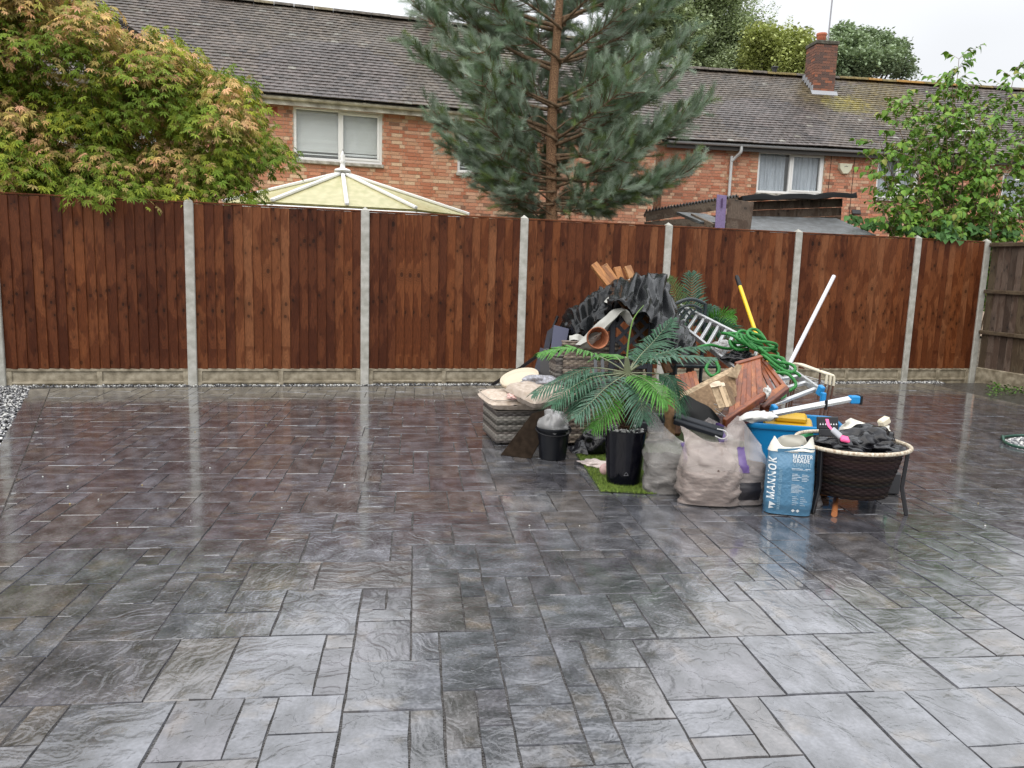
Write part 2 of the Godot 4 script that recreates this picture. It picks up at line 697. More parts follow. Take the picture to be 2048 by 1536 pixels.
func build_patio():
	# outline: gravel strip along the fence, gravel bed down the left side, hose-edged bed at the right
	var a := xz(G(62, 773))
	var b := xz(FP(9.4, 0, 0.20))
	var g0 := xz(G(0, 890))
	var gl := g0 + (g0 - a) * 0.9
	patio_edge = PackedVector2Array([a, b, Vector2(8.2, -4), Vector2(7.0, 3.0), Vector2(-0.4, 3.0), gl])
	var inner0 := xz(G(100, 780))
	var inner1 := xz(G(20, 990))
	var bd := (inner1 - inner0).normalized()
	var tile_edge := PackedVector2Array([inner0 - bd * 0.12, xz(FP(9.2, 0, 0.24)), Vector2(8.1, -4), Vector2(6.9, 2.9), Vector2(-0.2, 2.9), inner1 + bd * 4.0])
	var under := MB.new()
	var ring := []
	for q in patio_edge:
		ring.append(Vector3(q.x, -0.0055, q.y))
	under.poly(ring, Vector3.UP)
	var patio := setting("patio", under, M("joint_concrete", Color(0.085, 0.083, 0.083), 0.18, {"tex": T.blotch, "tri": 3.0, "h": T.grain_h, "hs": 0.3}))
	patio.set_meta("label", "wet charcoal imprinted concrete patio with slate relief")
	# stones on a 0.205 m grid; one row line runs through the long straight joint
	var u0 := U2(0, -4.725)
	var S := 0.105
	var nu := 128
	var nw := 92
	var ou := -6.3
	var ow := u0.y - 30 * S
	var g := []
	for i in nu:
		var col := []
		col.resize(nw)
		col.fill(-1)
		g.append(col)
	var r := RandomNumberGenerator.new()
	r.seed = 4242
	var list := []
	# stones read off the photograph, in grid cells
	for j in nw:
		for i in nu:
			if g[i][j] >= 0:
				continue
			var pick := [1, 1]
			for tries in 30:
				var opts: Array = [[2, 4], [3, 4], [2, 3], [2, 2], [3, 2], [4, 3], [3, 3], [2, 1], [4, 4], [3, 4], [3, 3], [4, 2]] if tries < 20 else [[1, 2], [1, 1], [2, 1], [1, 3]]
				var o: Array = opts[r.randi() % opts.size()]
				if i + o[0] > nu or j + o[1] > nw:
					continue
				if j < 30 and j + o[1] > 30:
					continue
				var free := true
				for x in o[0]:
					for y in o[1]:
						if g[i + x][j + y] >= 0:
							free = false
				# no joint may run on straight past the row before it, if that can be helped
				if free and tries < 16 and j > 0 and i + o[0] < nu and g[i + o[0] - 1][j - 1] != g[i + o[0]][j - 1]:
					free = false
				if free:
					pick = o
					break
			for x in pick[0]:
				for y in pick[1]:
					g[i + x][j + y] = list.size()
			list.append([ou + i * S, ow + j * S, pick[0] * S, pick[1] * S])
	for k in 5:
		var t: float = [1.0, 0.85, 1.15, 0.95, 1.05][k]
		var hue: Color = [Color(1, 1, 1), Color(1.0, 0.97, 1.0), Color(0.98, 1, 1.03), Color(1.06, 1.0, 0.93), Color(0.97, 1.0, 1.03)][k]
		stones_by_tone.append(M("imprinted_slate_%d" % k, Color(0.45, 0.45, 0.46) * t * hue, 0.6, {"tex": T.slate_c, "rtex": T.slate_r, "h": T.slate_h, "hs": 1.5, "spec": 0.7, "coat": 0.9, "coatr": 0.09}))
	var made := []
	for q in list:
		var poly := PackedVector2Array()
		var ins := 0.0019
		var c := [Vector2(q[0] + ins, q[1] + ins), Vector2(q[0] + q[2] - ins, q[1] + ins), Vector2(q[0] + q[2] - ins, q[1] + q[3] - ins), Vector2(q[0] + ins, q[1] + q[3] - ins)]
		for e in 4:
			var s: Vector2 = c[e]
			var f: Vector2 = c[(e + 1) % 4]
			var m := 2 if (f - s).length() < 0.15 else (3 if (f - s).length() < 0.3 else 4)
			for k in m:
				var w := s.lerp(f, float(k) / m)
				if k > 0:
					w += Vector2(-(f - s).y, (f - s).x).normalized() * r.randf_range(-0.0012, 0.0032)
				poly.append(P2(w.x, w.y))
		var ctr := P2(q[0] + q[2] / 2, q[1] + q[3] / 2)
		var parts: Array
		var inside := true
		for w in poly:
			if not Geometry2D.is_point_in_polygon(w, tile_edge):
				inside = false
		if inside:
			parts = [poly]
		else:
			parts = Geometry2D.intersect_polygons(poly, tile_edge)
		for w in parts:
			if w.size() > 2 and area(w) > 0.002:
				made.append([w, ctr])
	# border course along the gravel bed
	var bn := 14
	for k in bn:
		var s := inner0 - bd * 0.10 + bd * (k * 0.62)
		var f := s + bd * 0.612
		var out := Vector2(bd.y, -bd.x)
		if out.x > 0:
			out = -out
		for w in Geometry2D.intersect_polygons(PackedVector2Array([s + out * 0.008, f + out * 0.008, f + out * 0.5, s + out * 0.5]), patio_edge):
			made.append([w, (s + f) / 2])
	var order := made.duplicate()
	order.sort_custom(func(x, y): return score(x) > score(y))
	var rest := []
	for k in 5:
		rest.append(MB.new())
	for k in order.size():
		var tone := r.randi() % 5
		var mb: MB = MB.new() if k < 300 else rest[tone]
		stone(mb, order[k][0], r)
		if k < 300:
			part(patio, "paving_stone", mb, stones_by_tone[tone])
	for k in 5:
		var o := part(patio, "paving_stones_beyond", rest[k], stones_by_tone[k])
		o.set_meta("kind", "stuff")
	# gravel
	var hs := MB.new()
	gravel("gravel_strip", func(q: Vector2):
		var s := q.dot(Vector2(cos(YAW), -sin(YAW)))
		var d := FD - q.dot(Vector2(-sin(YAW), -cos(YAW)))
		return d > -0.03 and d < 0.275 + 0.02 * sin(s * 9.0) and not Geometry2D.is_point_in_polygon(q, patio_edge) and s < 8.7, Vector2(-5.6, -11.6), Vector2(6.8, -7.2), 150000, -0.012)
	gravel("gravel_bed", func(q: Vector2): return not Geometry2D.is_point_in_polygon(q, patio_edge) and q.x < -2.6 and FD - q.dot(Vector2(-sin(YAW), -cos(YAW))) > 0.02, Vector2(-6.6, -8.6), Vector2(-2.6, -4.0), 52000, -0.02, 0.03)

func area(w: PackedVector2Array) -> float:
	var s := 0.0
	for i in w.size():
		s += w[i].cross(w[(i + 1) % w.size()])
	return absf(s) / 2

func score(m: Array) -> float:
	var c := Vector3(m[1].x, 0, m[1].y)
	var q := cam_b.inverse() * (c - EYE)
	if q.z > -0.5:
		return -1.0
	var px := absf(q.x / -q.z) * F
	var py := -q.y / -q.z * F
	var vis := 1.0 if px < 1150 and py < 900 else 0.02
	return vis * area(m[0]) / (c - EYE).length_squared() * 1.39 / (c - EYE).length()

func stone(mb: MB, w: PackedVector2Array, r: RandomNumberGenerator):
	var ctr := Vector2.ZERO
	for q in w:
		ctr += q
	ctr /= w.size()
	var tilt := Vector2(r.randf_range(-0.007, 0.007), r.randf_range(-0.007, 0.007))
	var lift := r.randf_range(-0.0015, 0.0015)
	var rot := (r.randi() % 4) * PI / 2 + PA + r.randf_range(-0.15, 0.15)
	var off := Vector2(r.randf_range(0.62, 1.08), r.randf_range(0.62, 1.08))
	var top := []
	var low := []
	var uv := []
	var uvl := []
	for q in w:
		var e: Vector2 = q - ctr
		var inn: Vector2 = q - e.normalized() * minf(r.randf_range(0.0012, 0.0034), e.length() * 0.2)
		top.append(Vector3(inn.x, lift + tilt.dot(inn - ctr), inn.y))
		low.append(Vector3(q.x, -0.006, q.y))
		uv.append((off + (inn - ctr).rotated(rot)) / 1.7)
		uvl.append((off + (q - ctr).rotated(rot)) / 1.7)
	# soft-edged top: shared normals lean out at the rim
	mb.col = Color.WHITE
	var k := mb.p.size()
	mb.v(Vector3(ctr.x, lift, ctr.y), Vector3.UP, off / 1.7)
	var nn := Vector3(-tilt.x, 1, -tilt.y).normalized()
	for i in top.size():
		mb.v(top[i], nn, uv[i])
	var m := top.size()
	var ccw := 0.0
	for i in m:
		ccw += w[i].cross(w[(i + 1) % m])
	for i in m:
		var a := k + 1 + i
		var b := k + 1 + (i + 1) % m
		if ccw > 0:
			mb.tri(k, a, b)
		else:
			mb.tri(k, b, a)
	for i in m:
		var j := (i + 1) % m
		var o := Vector3(w[i].x + w[j].x - 2 * ctr.x, 0.3, w[i].y + w[j].y - 2 * ctr.y)
		mb.poly([top[i], top[j], low[j], low[i]], o, [uv[i], uv[j], uvl[j], uvl[i]])

# ---------- fence ----------
func build_fence():
	var P := 1.885
	var S0 := -1.3058
	var conc := M("post_concrete", Color(0.47, 0.46, 0.42), 0.62, {"tex": ntex(41, 0.008, 5, Color(0.82, 0.82, 0.80), Color(1, 1, 1)), "tri": 1.6, "h": T.grain_h, "hs": 0.12})
	var gbm := M("gravel_board_concrete", Color(0.40, 0.35, 0.26), 0.6, {"tex": ntex(42, 0.012, 5, Color(0.62, 0.6, 0.56), Color(1, 1, 1)), "tri": 1.2, "h": T.grain_h, "hs": 0.1})
	var words := ["second post left over past the cut end of the run", "end post beside the gravel bed", "sixth", "fifth", "fourth", "third", "second"]
	var postx := [S0 - 2 * P, S0 - P, S0, S0 + P, S0 + 2 * P, S0 + 3 * P, S0 + 4 * P, S0 + 5 * P, S0 + 5 * P + 1.172]
	var plab := ["grey concrete fence post at the far end beyond the gravel bed", "grey concrete fence post standing by the gravel bed",
		"concrete fence post below the maple, seventh from the weathered fence", "concrete fence post in front of the conservatory roof, sixth from the weathered fence",
		"concrete fence post beside the pine trunk, fifth from the weathered fence", "concrete fence post behind the black tarpaulin, fourth from the weathered fence",
		"concrete fence post behind the white pole, third from the weathered fence", "concrete fence post, second from the weathered fence, below the leafy shrub",
		"concrete corner post where the brown fence meets the weathered fence"]
	var post_mesh := MB.new()
	var H := 2.045
	post_mesh.box(XF(Vector3(0, (H - 0.045 - 0.3) / 2, 0)), Vector3(0.096, H - 0.045 + 0.3, 0.096), 0.008)
	var y1 := H - 0.044
	for k in 4:
		var a := Vector3(0.046, y1, 0.046).rotated(Vector3.UP, k * PI / 2)
		var b := Vector3(0.046, y1, -0.046).rotated(Vector3.UP, k * PI / 2)
		post_mesh.poly([a, b, Vector3(0, H, 0)], Vector3(1, 0.5, 0).rotated(Vector3.UP, k * PI / 2))
	var pm := post_mesh.mesh()
	for k in postx.size():
		var t := thing("concrete_post", plab[k], "fence post", FP(postx[k]), YAW + rnd(-0.02, 0.02), "concrete posts of the brown fence")
		t.rotation.z = rnd(-0.004, 0.004)
		part(t, "shaft", pm, conc)
	# boards: a few cuts of feather-edge board, several shades of brown stain
	var cuts := []
	for k in 12:
		var mb := MB.new()
		mb.uo = Vector2(0.08 * k + 0.06, 0.95 + 0.037 * k)
		# thin edge at left, thick at right
		var w := 0.118
		var hh := 1.80
		var pr := [Vector2(-w / 2, 0.0), Vector2(-w / 2, 0.006), Vector2(w / 2 - 0.002, 0.013), Vector2(w / 2, 0.011), Vector2(w / 2, 0.0)]
		var y0 := -hh / 2
		var y2 := hh / 2
		for e in pr.size():
			var a: Vector2 = pr[e]
			var b: Vector2 = pr[(e + 1) % pr.size()]
			var nrm := Vector3((b - a).y, 0, -(b - a).x) * -1.0
			mb.poly([Vector3(a.x, y0, a.y), Vector3(b.x, y0, b.y), Vector3(b.x, y2, b.y), Vector3(a.x, y2, a.y)], nrm, [Vector2(a.x + a.y, -y0), Vector2(b.x + b.y, -y0), Vector2(b.x + b.y, -y2), Vector2(a.x + a.y, -y2)])
		for y in [y0, y2]:
			var cap := []
			for q in pr:
				cap.append(Vector3(q.x, y, q.y))
			mb.poly(cap, Vector3(0, y, 0))
		cuts.append(mb.mesh())
	var stain := []
	for k in 6:
		var c: Color = [Color(0.26, 0.108, 0.044), Color(0.225, 0.088, 0.034), Color(0.165, 0.060, 0.024), Color(0.30, 0.138, 0.062), Color(0.245, 0.094, 0.034), Color(0.130, 0.045, 0.018)][k]
		stain.append(M("stained_board_%d" % k, c, 0.42, {"tex": T.wood, "uvs": Vector3(1.0, 0.5, 1), "h": T.wood_h, "hs": 0.16, "spec": 0.3}))
	var lab := ["brown feather-edge fence panel beyond the gravel bed", "dark damp feather-edge fence panel under the overhanging maple", "brown knotty feather-edge fence panel in front of the conservatory",
		"brown feather-edge fence panel with the conservatory gutter above it", "brown feather-edge fence panel in front of the pine trunk", "brown feather-edge fence panel behind the tarpaulin heap and yellow handle",
		"brown feather-edge fence panel behind the white pole", "short narrow brown feather-edge fence panel next to the weathered fence"]
	var dark := [2, 2, 0, 0, 0, 0, 0, 1]
	for k in 8:
		var xa: float = postx[k] + 0.042
		var xb: float = postx[k + 1] - 0.042
		var t := thing("fence_panel", lab[k], "fence panel", FP((xa + xb) / 2, 0.185), YAW, "panels of the brown fence")
		var wd := xb - xa
		var cnt := int(round(wd / 0.101))
		var step := (wd - 0.118) / (cnt - 1)
		var left := -wd / 2 + 0.059
		for i in cnt:
			var tone := rng.randi() % 5
			if dark[k] == 2:
				tone = [1, 2, 4, 2, 5][rng.randi() % 5]
			elif rng.randf() < 0.14:
				tone = 5
			if i == cnt - 1 or (i == 0 and rng.randf() < 0.6):
				tone = 2
			var flip := 1.0 if rng.randf() < 0.5 else -1.0
			var b := Basis.from_euler(Vector3(0, -0.075 + rnd(-0.012, 0.012), rnd(-0.0015, 0.0015)))
			part(t, "board", cuts[rng.randi() % 12], stain[tone], Transform3D(b, Vector3(left + i * step, 0.90 + rnd(-0.004, 0.003), 0.006)))
		var cap := MB.new()
		cap.uo = Vector2(rng.randf(), rng.randf())
		cap.bar(Vector3(-wd / 2, 1.812, 0.0), Vector3(wd / 2, 1.812, 0.0), 0.05, 0.018, Vector3.UP, 0.003)
		part(t, "capping", cap, stain[1])
		for y in [0.18, 0.9, 1.64]:
			var rl := MB.new()
			rl.bar(Vector3(-wd / 2, y, -0.026), Vector3(wd / 2, y, -0.026), 0.04, 0.06)
			part(t, "rail", rl, stain[1])
		var gb := MB.new()
		var gh := 0.178
		gb.box(XF(Vector3(0, gh / 2 - 0.09, -0.012)), Vector3(wd, gh - 0.004 + 0.18, 0.026))
		gb.box(XF(Vector3(0, gh - 0.016, 0.008)), Vector3(wd, 0.034, 0.022), 0.006)
		gb.box(XF(Vector3(0, 0.022, 0.008)), Vector3(wd, 0.03, 0.022), 0.006)
		for x in [-wd / 2 + 0.03, 0.0, wd / 2 - 0.03]:
			if wd < 1.3 and x < 0:
				continue
			gb.box(XF(Vector3(x, 0.046, 0.0085)), Vector3(0.056, 0.206, 0.022), 0.006)
		var gt := thing("gravel_board", "stained concrete gravel board under the " + lab[k].replace("feather-edge ", ""), "gravel board", FP((xa + xb) / 2, 0.006), YAW, "gravel boards of the brown fence")
		part(gt, "slab", gb, gbm)
	# the weathered fence at right angles
	var grey := []
	for k in 5:
		var c: Color = [Color(0.15, 0.125, 0.10), Color(0.19, 0.165, 0.135), Color(0.12, 0.10, 0.08), Color(0.16, 0.14, 0.09), Color(0.21, 0.18, 0.15)][k]
		grey.append(M("weathered_board_%d" % k, c, 0.8, {"tex": T.wood, "uvs": Vector3(1.0, 0.5, 1), "h": T.wood_h, "hs": 0.25}))
	var base := FP(postx[8] + 0.05, 0.0, 0.06)
	for seg in 3:
		var t := thing("weathered_fence_panel", ["grey weathered board fence panel with mossy rails in the corner", "grey weathered board fence panel, second from the corner post", "grey weathered board fence panel, third from the corner post"][seg], "fence panel", base + Vector3(sin(YAW), 0, cos(YAW)) * 1.88 * seg, YAW - PI / 2, "panels of the weathered fence")
		for i in 18:
			part(t, "board", cuts[rng.randi() % 12], grey[rng.randi() % 5], Transform3D(Basis.from_euler(Vector3(0, PI - 0.06 + PI, 0)), Vector3(0.06 + i * 0.103, 1.09 + rnd(-0.01, 0.01), -0.01)))
		for y in [0.72, 1.30, 1.955]:
			var rl := MB.new()
			rl.uo = Vector2(rng.randf(), 0)
			rl.bar(Vector3(0.0, y, 0.03), Vector3(1.86, y - 0.01, 0.03), 0.05, 0.055, Vector3.UP, 0.006)
			part(t, "rail", rl, grey[3] if y > 0.7 else grey[0])
		var g := MB.new()
		g.box(XF(Vector3(0.93, 0.07, 0.0)), Vector3(1.86, 0.28, 0.05), 0.01)
		part(t, "base_board", g, gbm)

# ---------- houses ----------
func house_mats():
	M("white_upvc", Color(0.80, 0.80, 0.78), 0.35)
	M("window_glass", Color(0.9, 0.95, 0.95), 0.02, {"alpha": 0.06})
	M("mortar", Color(0.58, 0.46, 0.35), 0.9, {"tex": T.fine, "tri": 1.5})
	M("brick", Color(1, 1, 1), 0.85, {"vc": true, "tex": T.fine, "tri": 2.3, "h": T.grain_h, "hs": 0.15})
	M("roof_tile", Color(1, 1, 1), 0.48, {"vc": true, "tex": T.blotch, "tri": 1.1, "h": T.grain_h, "hs": 0.2})
	M("room_plaster", Color(0.45, 0.42, 0.38), 0.9)
	M("lead", Color(0.30, 0.31, 0.33), 0.5)
	M("sill_concrete", Color(0.50, 0.48, 0.43), 0.7, {"tex": T.blotch, "tri": 1.5})
	M("roof_felt_under", Color(0.03, 0.028, 0.027), 0.8)

func brick_color(warm: float) -> Color:
	var k := rng.randf()
	var c: Color
	if k < 0.50:
		c = Color(0.60, 0.27, 0.16)
	elif k < 0.74:
		c = Color(0.66, 0.38, 0.245)
	elif k < 0.86:
		c = Color(0.72, 0.50, 0.33)
	elif k < 0.95:
		c = Color(0.52, 0.20, 0.11)
	else:
		c = Color(0.31, 0.16, 0.10)
	c *= rnd(0.85, 1.12)
	return Color(c.r, c.g * warm, c.b * warm)

func wall_with_openings(t: Node3D, x0: float, x1: float, y0: float, y1: float, wins: Array):
	# the mortar-coloured body of the wall, in blocks round the openings, set back behind the brick faces
	var mb := MB.new()
	var xs := wins.duplicate()
	xs.sort_custom(func(a, b): return a[0] < b[0])
	var x := x0
	var put := func(a: float, b: float, c: float, d: float):
		if b - a > 0.001 and d - c > 0.001:
			mb.box(XF(Vector3((a + b) / 2, (c + d) / 2, -0.13)), Vector3(b - a, d - c, 0.25))
	for w in xs:
		put.call(x, w[0], y0, y1)
		put.call(w[0], w[1], y0, w[2])
		put.call(w[0], w[1], w[3], y1)
		x = w[1]
	put.call(x, x1, y0, y1)
	part(t, "wall", mb, mats.mortar)

func brick_face(t: Node3D, x0: float, x1: float, y0: float, y1: float, wins: Array, warm: float, focus: Vector2, limit = null, base := Transform3D()):
	var xfs := []
	var cs := []
	var sc := []
	var row := 0
	var y := y0
	while y < y1 - 0.05:
		var x := x0 - (0.0 if row % 2 == 0 else 0.17)
		var k := 0
		while x < x1:
			var stretch := (k % 2 == 0) if row % 2 == 0 else (k % 2 == 1)
			var w := 0.215 if stretch else 0.1025
			var a := maxf(x, x0)
			var b := minf(x + w, x1)
			x += w + 0.01
			k += 1
			for q in wins:
				if y + 0.033 > q[2] and y + 0.033 < q[3]:
					if a < q[0] and b > q[0]:
						b = q[0]
					elif a < q[1] and b > q[1]:
						a = q[1]
					elif a >= q[0] and b <= q[1]:
						b = a - 1
			if b - a < 0.03:
				continue
			if limit != null and not limit.call((a + b) / 2, y):
				continue
			var pos := Vector3((a + b) / 2, y + 0.0325, -0.001 + rnd(-0.002, 0.003))
			xfs.append(base * Transform3D(Basis.from_scale(Vector3((b - a), 0.065, 0.014)), pos))
			cs.append(brick_color(warm))
			sc.append(-Vector2((a + b) / 2, y).distance_to(focus))
		y += 0.075
		row += 1
	var bm := MB.new()
	bm.box(Transform3D(), Vector3.ONE, 0.0)
	pieces(t, "brick", bm.mesh(), mats.brick, [Color(0.60, 0.27, 0.16), Color(0.66, 0.38, 0.245), Color(0.72, 0.50, 0.33), Color(0.52, 0.20, 0.11), Color(0.31, 0.16, 0.10), Color(0.45, 0.17, 0.088), Color(0.60, 0.33, 0.2)], xfs, cs, sc)

func roof_side(t: Node3D, x0: float, x1: float, eave: Vector2, ridge: Vector2, sd: int, moss: Array, focus: Vector2):
	# eave and ridge as (z, y) in the house's axes; plain tiles laid in courses
	var run := Vector3(0, ridge.y - eave.y, ridge.x - eave.x)
	var up := run.normalized()
	var nrm := Vector3.RIGHT.cross(up)
	if nrm.y < 0:
		nrm = -nrm
	var slab := MB.new()
	var mid := Vector3((x0 + x1) / 2, (eave.y + ridge.y) / 2, (eave.x + ridge.x) / 2)
	slab.box(Transform3D(Basis(Vector3.RIGHT, up, Vector3.RIGHT.cross(up)), mid - nrm * 0.055), Vector3(x1 - x0, run.length(), 0.06))
	part(t, "roof_deck", slab, mats.roof_felt_under)
	var nn := nz(sd, 0.5, 3)
	var n2 := nz(sd + 1, 2.5, 2)
	var xfs := []
	var cs := []
	var sc := []
	var rows := int(run.length() / 0.135)
	var sag := nz(sd + 2, 0.35, 2)
	for j in rows:
		var x := x0 + (0.0825 if j % 2 else 0.0)
		while x < x1:
			var c := Vector3(x + 0.08, eave.y, eave.x) + up * (j * 0.135 + 0.10 + rnd(-0.003, 0.003)) + nrm * (0.016 + 0.02 * sag.get_noise_2d(x, j * 0.135) + rnd(0, 0.003))
			var tiltup := (up * 0.26 - nrm * 0.03).normalized()
			var b := Basis(Vector3.RIGHT, tiltup, Vector3.RIGHT.cross(tiltup)).rotated(nrm, rnd(-0.012, 0.012))
			xfs.append(Transform3D(b, c))
			var v := 0.85 + 0.35 * nn.get_noise_2d(x, j * 0.135) + rnd(-0.26, 0.26)
			var col := Color(0.145, 0.115, 0.098) * v
			if rng.randf() < 0.03:
				col = Color(0.06, 0.05, 0.048)
			if rng.randf() < 0.02:
				col = Color(0.30, 0.29, 0.26) * rnd(0.5, 1.0)
			for m in moss:  # [x, row, radius, strength]
				var dd: float = Vector2((x - m[0]), (j * 0.135 - m[1]) * 0.8).length() / m[2] + 0.35 * n2.get_noise_2d(x * 2.0, j * 0.2)
				if dd < 1.0:
					col = col.lerp(m[4] * rnd(0.6, 1.2), clampf((1.0 - dd) * 2.0, 0, 1) * m[3])
			cs.append(col)
			sc.append(-Vector2(x, j * 0.135).distance_to(focus))
			x += 0.166
	var tm := MB.new()
	# a slightly cambered clay tile
	for i in 2:
		var a := -0.0815 + i * 0.0815
		var z0 := 0.0 if i == 0 else 0.003
		var z1 := 0.003 if i == 0 else 0.0
		tm.poly([Vector3(a, -0.13, z0 + 0.006), Vector3(a + 0.0815, -0.13, z1 + 0.006), Vector3(a + 0.0815, 0.13, z1 + 0.006), Vector3(a, 0.13, z0 + 0.006)], Vector3(0, 0, 1))
		tm.poly([Vector3(a, -0.13, z0 - 0.013), Vector3(a + 0.0815, -0.13, z1 - 0.013), Vector3(a + 0.0815, -0.13, z1 + 0.006), Vector3(a, -0.13, z0 + 0.006)], Vector3(0, -1, 0))
	for s in [-1.0, 1.0]:
		tm.poly([Vector3(s * 0.0815, -0.13, -0.013), Vector3(s * 0.0815, 0.13, -0.013), Vector3(s * 0.0815, 0.13, 0.006), Vector3(s * 0.0815, -0.13, 0.006)], Vector3(s, 0, 0))
	pieces(t, "roof_tile", tm.mesh(), mats.roof_tile, [Color(0.125, 0.105, 0.098), Color(0.095, 0.08, 0.075), Color(0.15, 0.125, 0.118), Color(0.06, 0.05, 0.048), Color(0.28, 0.27, 0.24), Color(0.11, 0.095, 0.09)], xfs, cs, sc)

func ridge_tiles(t: Node3D, x0: float, x1: float, ridge: Vector2, col: Callable):
	var mb := MB.new()
	var rows := []
	for e in [-0.22, 0.22]:
		var r := []
		for k in 9:
			var a := PI * (0.08 + 0.84 * k / 8.0)
			r.append(Vector3(e, sin(a) * 0.12 - 0.05, cos(a) * 0.135))
		rows.append(r)
	mb.grid(rows)
	for e in [-0.22, 0.22]:
		var q := []
		for k in 9:
			var a := PI * (0.08 + 0.84 * k / 8.0)
			q.append(Vector3(e, sin(a) * 0.12 - 0.05, cos(a) * 0.135))
		mb.poly(q, Vector3(e, 0, 0))
	var me := mb.mesh()
	var x := x0 + 0.22
	var k := 0
	while x < x1:
		part(t, "ridge_tile", me, col.call(x), XF(Vector3(x, ridge.y + 0.03 + rnd(-0.006, 0.006), ridge.x), 0, 0, rnd(-0.01, 0.01)))
		x += 0.45
		k += 1

func window(t: Node3D, x0: float, x1: float, y0: float, y1: float, split: float, screen: Callable):
	# frame set 60 mm back in the opening; the second light is an opening casement with a wider sash
	var wm: StandardMaterial3D = mats.white_upvc
	var root := MeshInstance3D.new()
	var fr := MB.new()
	var zf := -0.065
	var f := 0.062
	fr.box(XF(Vector3((x0 + x1) / 2, y1 - f / 2, zf)), Vector3(x1 - x0, f, 0.07), 0.006)
	fr.box(XF(Vector3((x0 + x1) / 2, y0 + f / 2, zf)), Vector3(x1 - x0, f, 0.07), 0.006)
	for x in [x0 + f / 2, split, x1 - f / 2]:
		fr.box(XF(Vector3(x, (y0 + y1) / 2, zf)), Vector3(f, y1 - y0 - 2 * f, 0.0695), 0.006)
	var w := part(t, "window", fr, wm)
	var sash := MB.new()
	var sx0 := split + f / 2 - 0.008
	var sx1 := x1 - f + 0.008
	for y in [y0 + f + 0.022, y1 - f - 0.022]:
		sash.box(XF(Vector3((sx0 + sx1) / 2, y, zf + 0.012)), Vector3(sx1 - sx0, 0.05, 0.074), 0.006)
	for x in [sx0 + 0.025, sx1 - 0.025]:
		sash.box(XF(Vector3(x, (y0 + y1) / 2, zf + 0.0125)), Vector3(0.05, y1 - y0 - 2 * f - 0.1, 0.074), 0.006)
	part(w, "sash", sash, wm)
	for q in [[x0 + f, split - f / 2], [sx0 + 0.05, sx1 - 0.05]]:
		var g := MB.new()
		g.poly([Vector3(q[0], y0 + f, zf), Vector3(q[1], y0 + f, zf), Vector3(q[1], y1 - f, zf), Vector3(q[0], y1 - f, zf)], Vector3(0, 0, 1))
		part(w, "pane", g, mats.window_glass)
	var sill := MB.new()
	sill.box(XF(Vector3((x0 + x1) / 2, y0 - 0.035, 0.0)), Vector3(x1 - x0 + 0.06, 0.068, 0.14), 0.008)
	part(w, "sill", sill, mats.sill_concrete)
	var bk := MB.new()
	bk.box(XF(Vector3((x0 + x1) / 2, (y0 + y1) / 2, -0.9)), Vector3(x1 - x0 + 0.6, y1 - y0 + 0.5, 0.02))
	part(w, "room_back", bk, mats.room_plaster)
	screen.call(w)

func blind(w: Node3D, x0: float, x1: float, y0: float, y1: float, gap_rows: Array):
	var mb := MB.new()
	var y := y1
	var k := 0
	while y > y0:
		var tl := 0.95 + rnd(-0.05, 0.05)
		if k in gap_rows:
			tl = 0.15
		mb.box(XF(Vector3((x0 + x1) / 2, y, -0.15), 0, tl, rnd(-0.002, 0.002)), Vector3(x1 - x0, 0.0015, 0.026))
		y -= 0.0215
		k += 1
	var o := part(w, "blind_slats", mb, M("blind_slat", Color(0.78, 0.82, 0.80), 0.5))
	o.set_meta("kind", "stuff")

func curtain(w: Node3D, x0: float, x1: float, y0: float, y1: float, sd: int, m: Material):
	var nn := nz(sd, 9.0, 2)
	var rows := []
	for i in 9:
		var r := []
		for j in 61:
			var x := lerpf(x0, x1, j / 60.0)
			var y := lerpf(y1, y0, i / 8.0)
			r.append(Vector3(x, y, -0.17 + 0.035 * nn.get_noise_2d(x * 1.6, y * 0.12) + 0.018 * sin(x * 62.0 + 3.0 * nn.get_noise_2d(x, 3.0))))
		rows.append(r)
	var mb := MB.new()
	mb.grid(rows)
	part(w, "curtain", mb, m)

func gutter(t: Node3D, x0: float, x1: float, y: float, z: float, m: Material, brackets := true):
	var rows := []
	for k in 9:
		var a := PI * k / 8.0
		var r := []
		for e in 12:
			r.append(Vector3(lerpf(x0, x1, e / 11.0), y - sin(a) * 0.058, z + cos(a) * 0.055))
		rows.append(r)
	for k in range(8, -1, -1):
		var a := PI * k / 8.0
		var r := []
		for e in 12:
			r.append(Vector3(lerpf(x0, x1, e / 11.0), y - sin(a) * 0.052 + 0.002, z + cos(a) * 0.049))
		rows.append(r)
	var mb := MB.new()
	mb.grid(rows)
	var g := part(t, "gutter", mb, m)
	var x := x0 + 0.5
	while x < x1 and brackets:
		var b := MB.new()
		var rr := []
		for e in [-0.03, 0.03]:
			var r := []
			for k in 9:
				var a := PI * k / 8.0
				r.append(Vector3(x + e, y - sin(a) * 0.064 + 0.003, z + cos(a) * 0.061))
			rr.append(r)
		b.grid(rr)
		part(g, "union_clip", b, m)
		x += 1.95

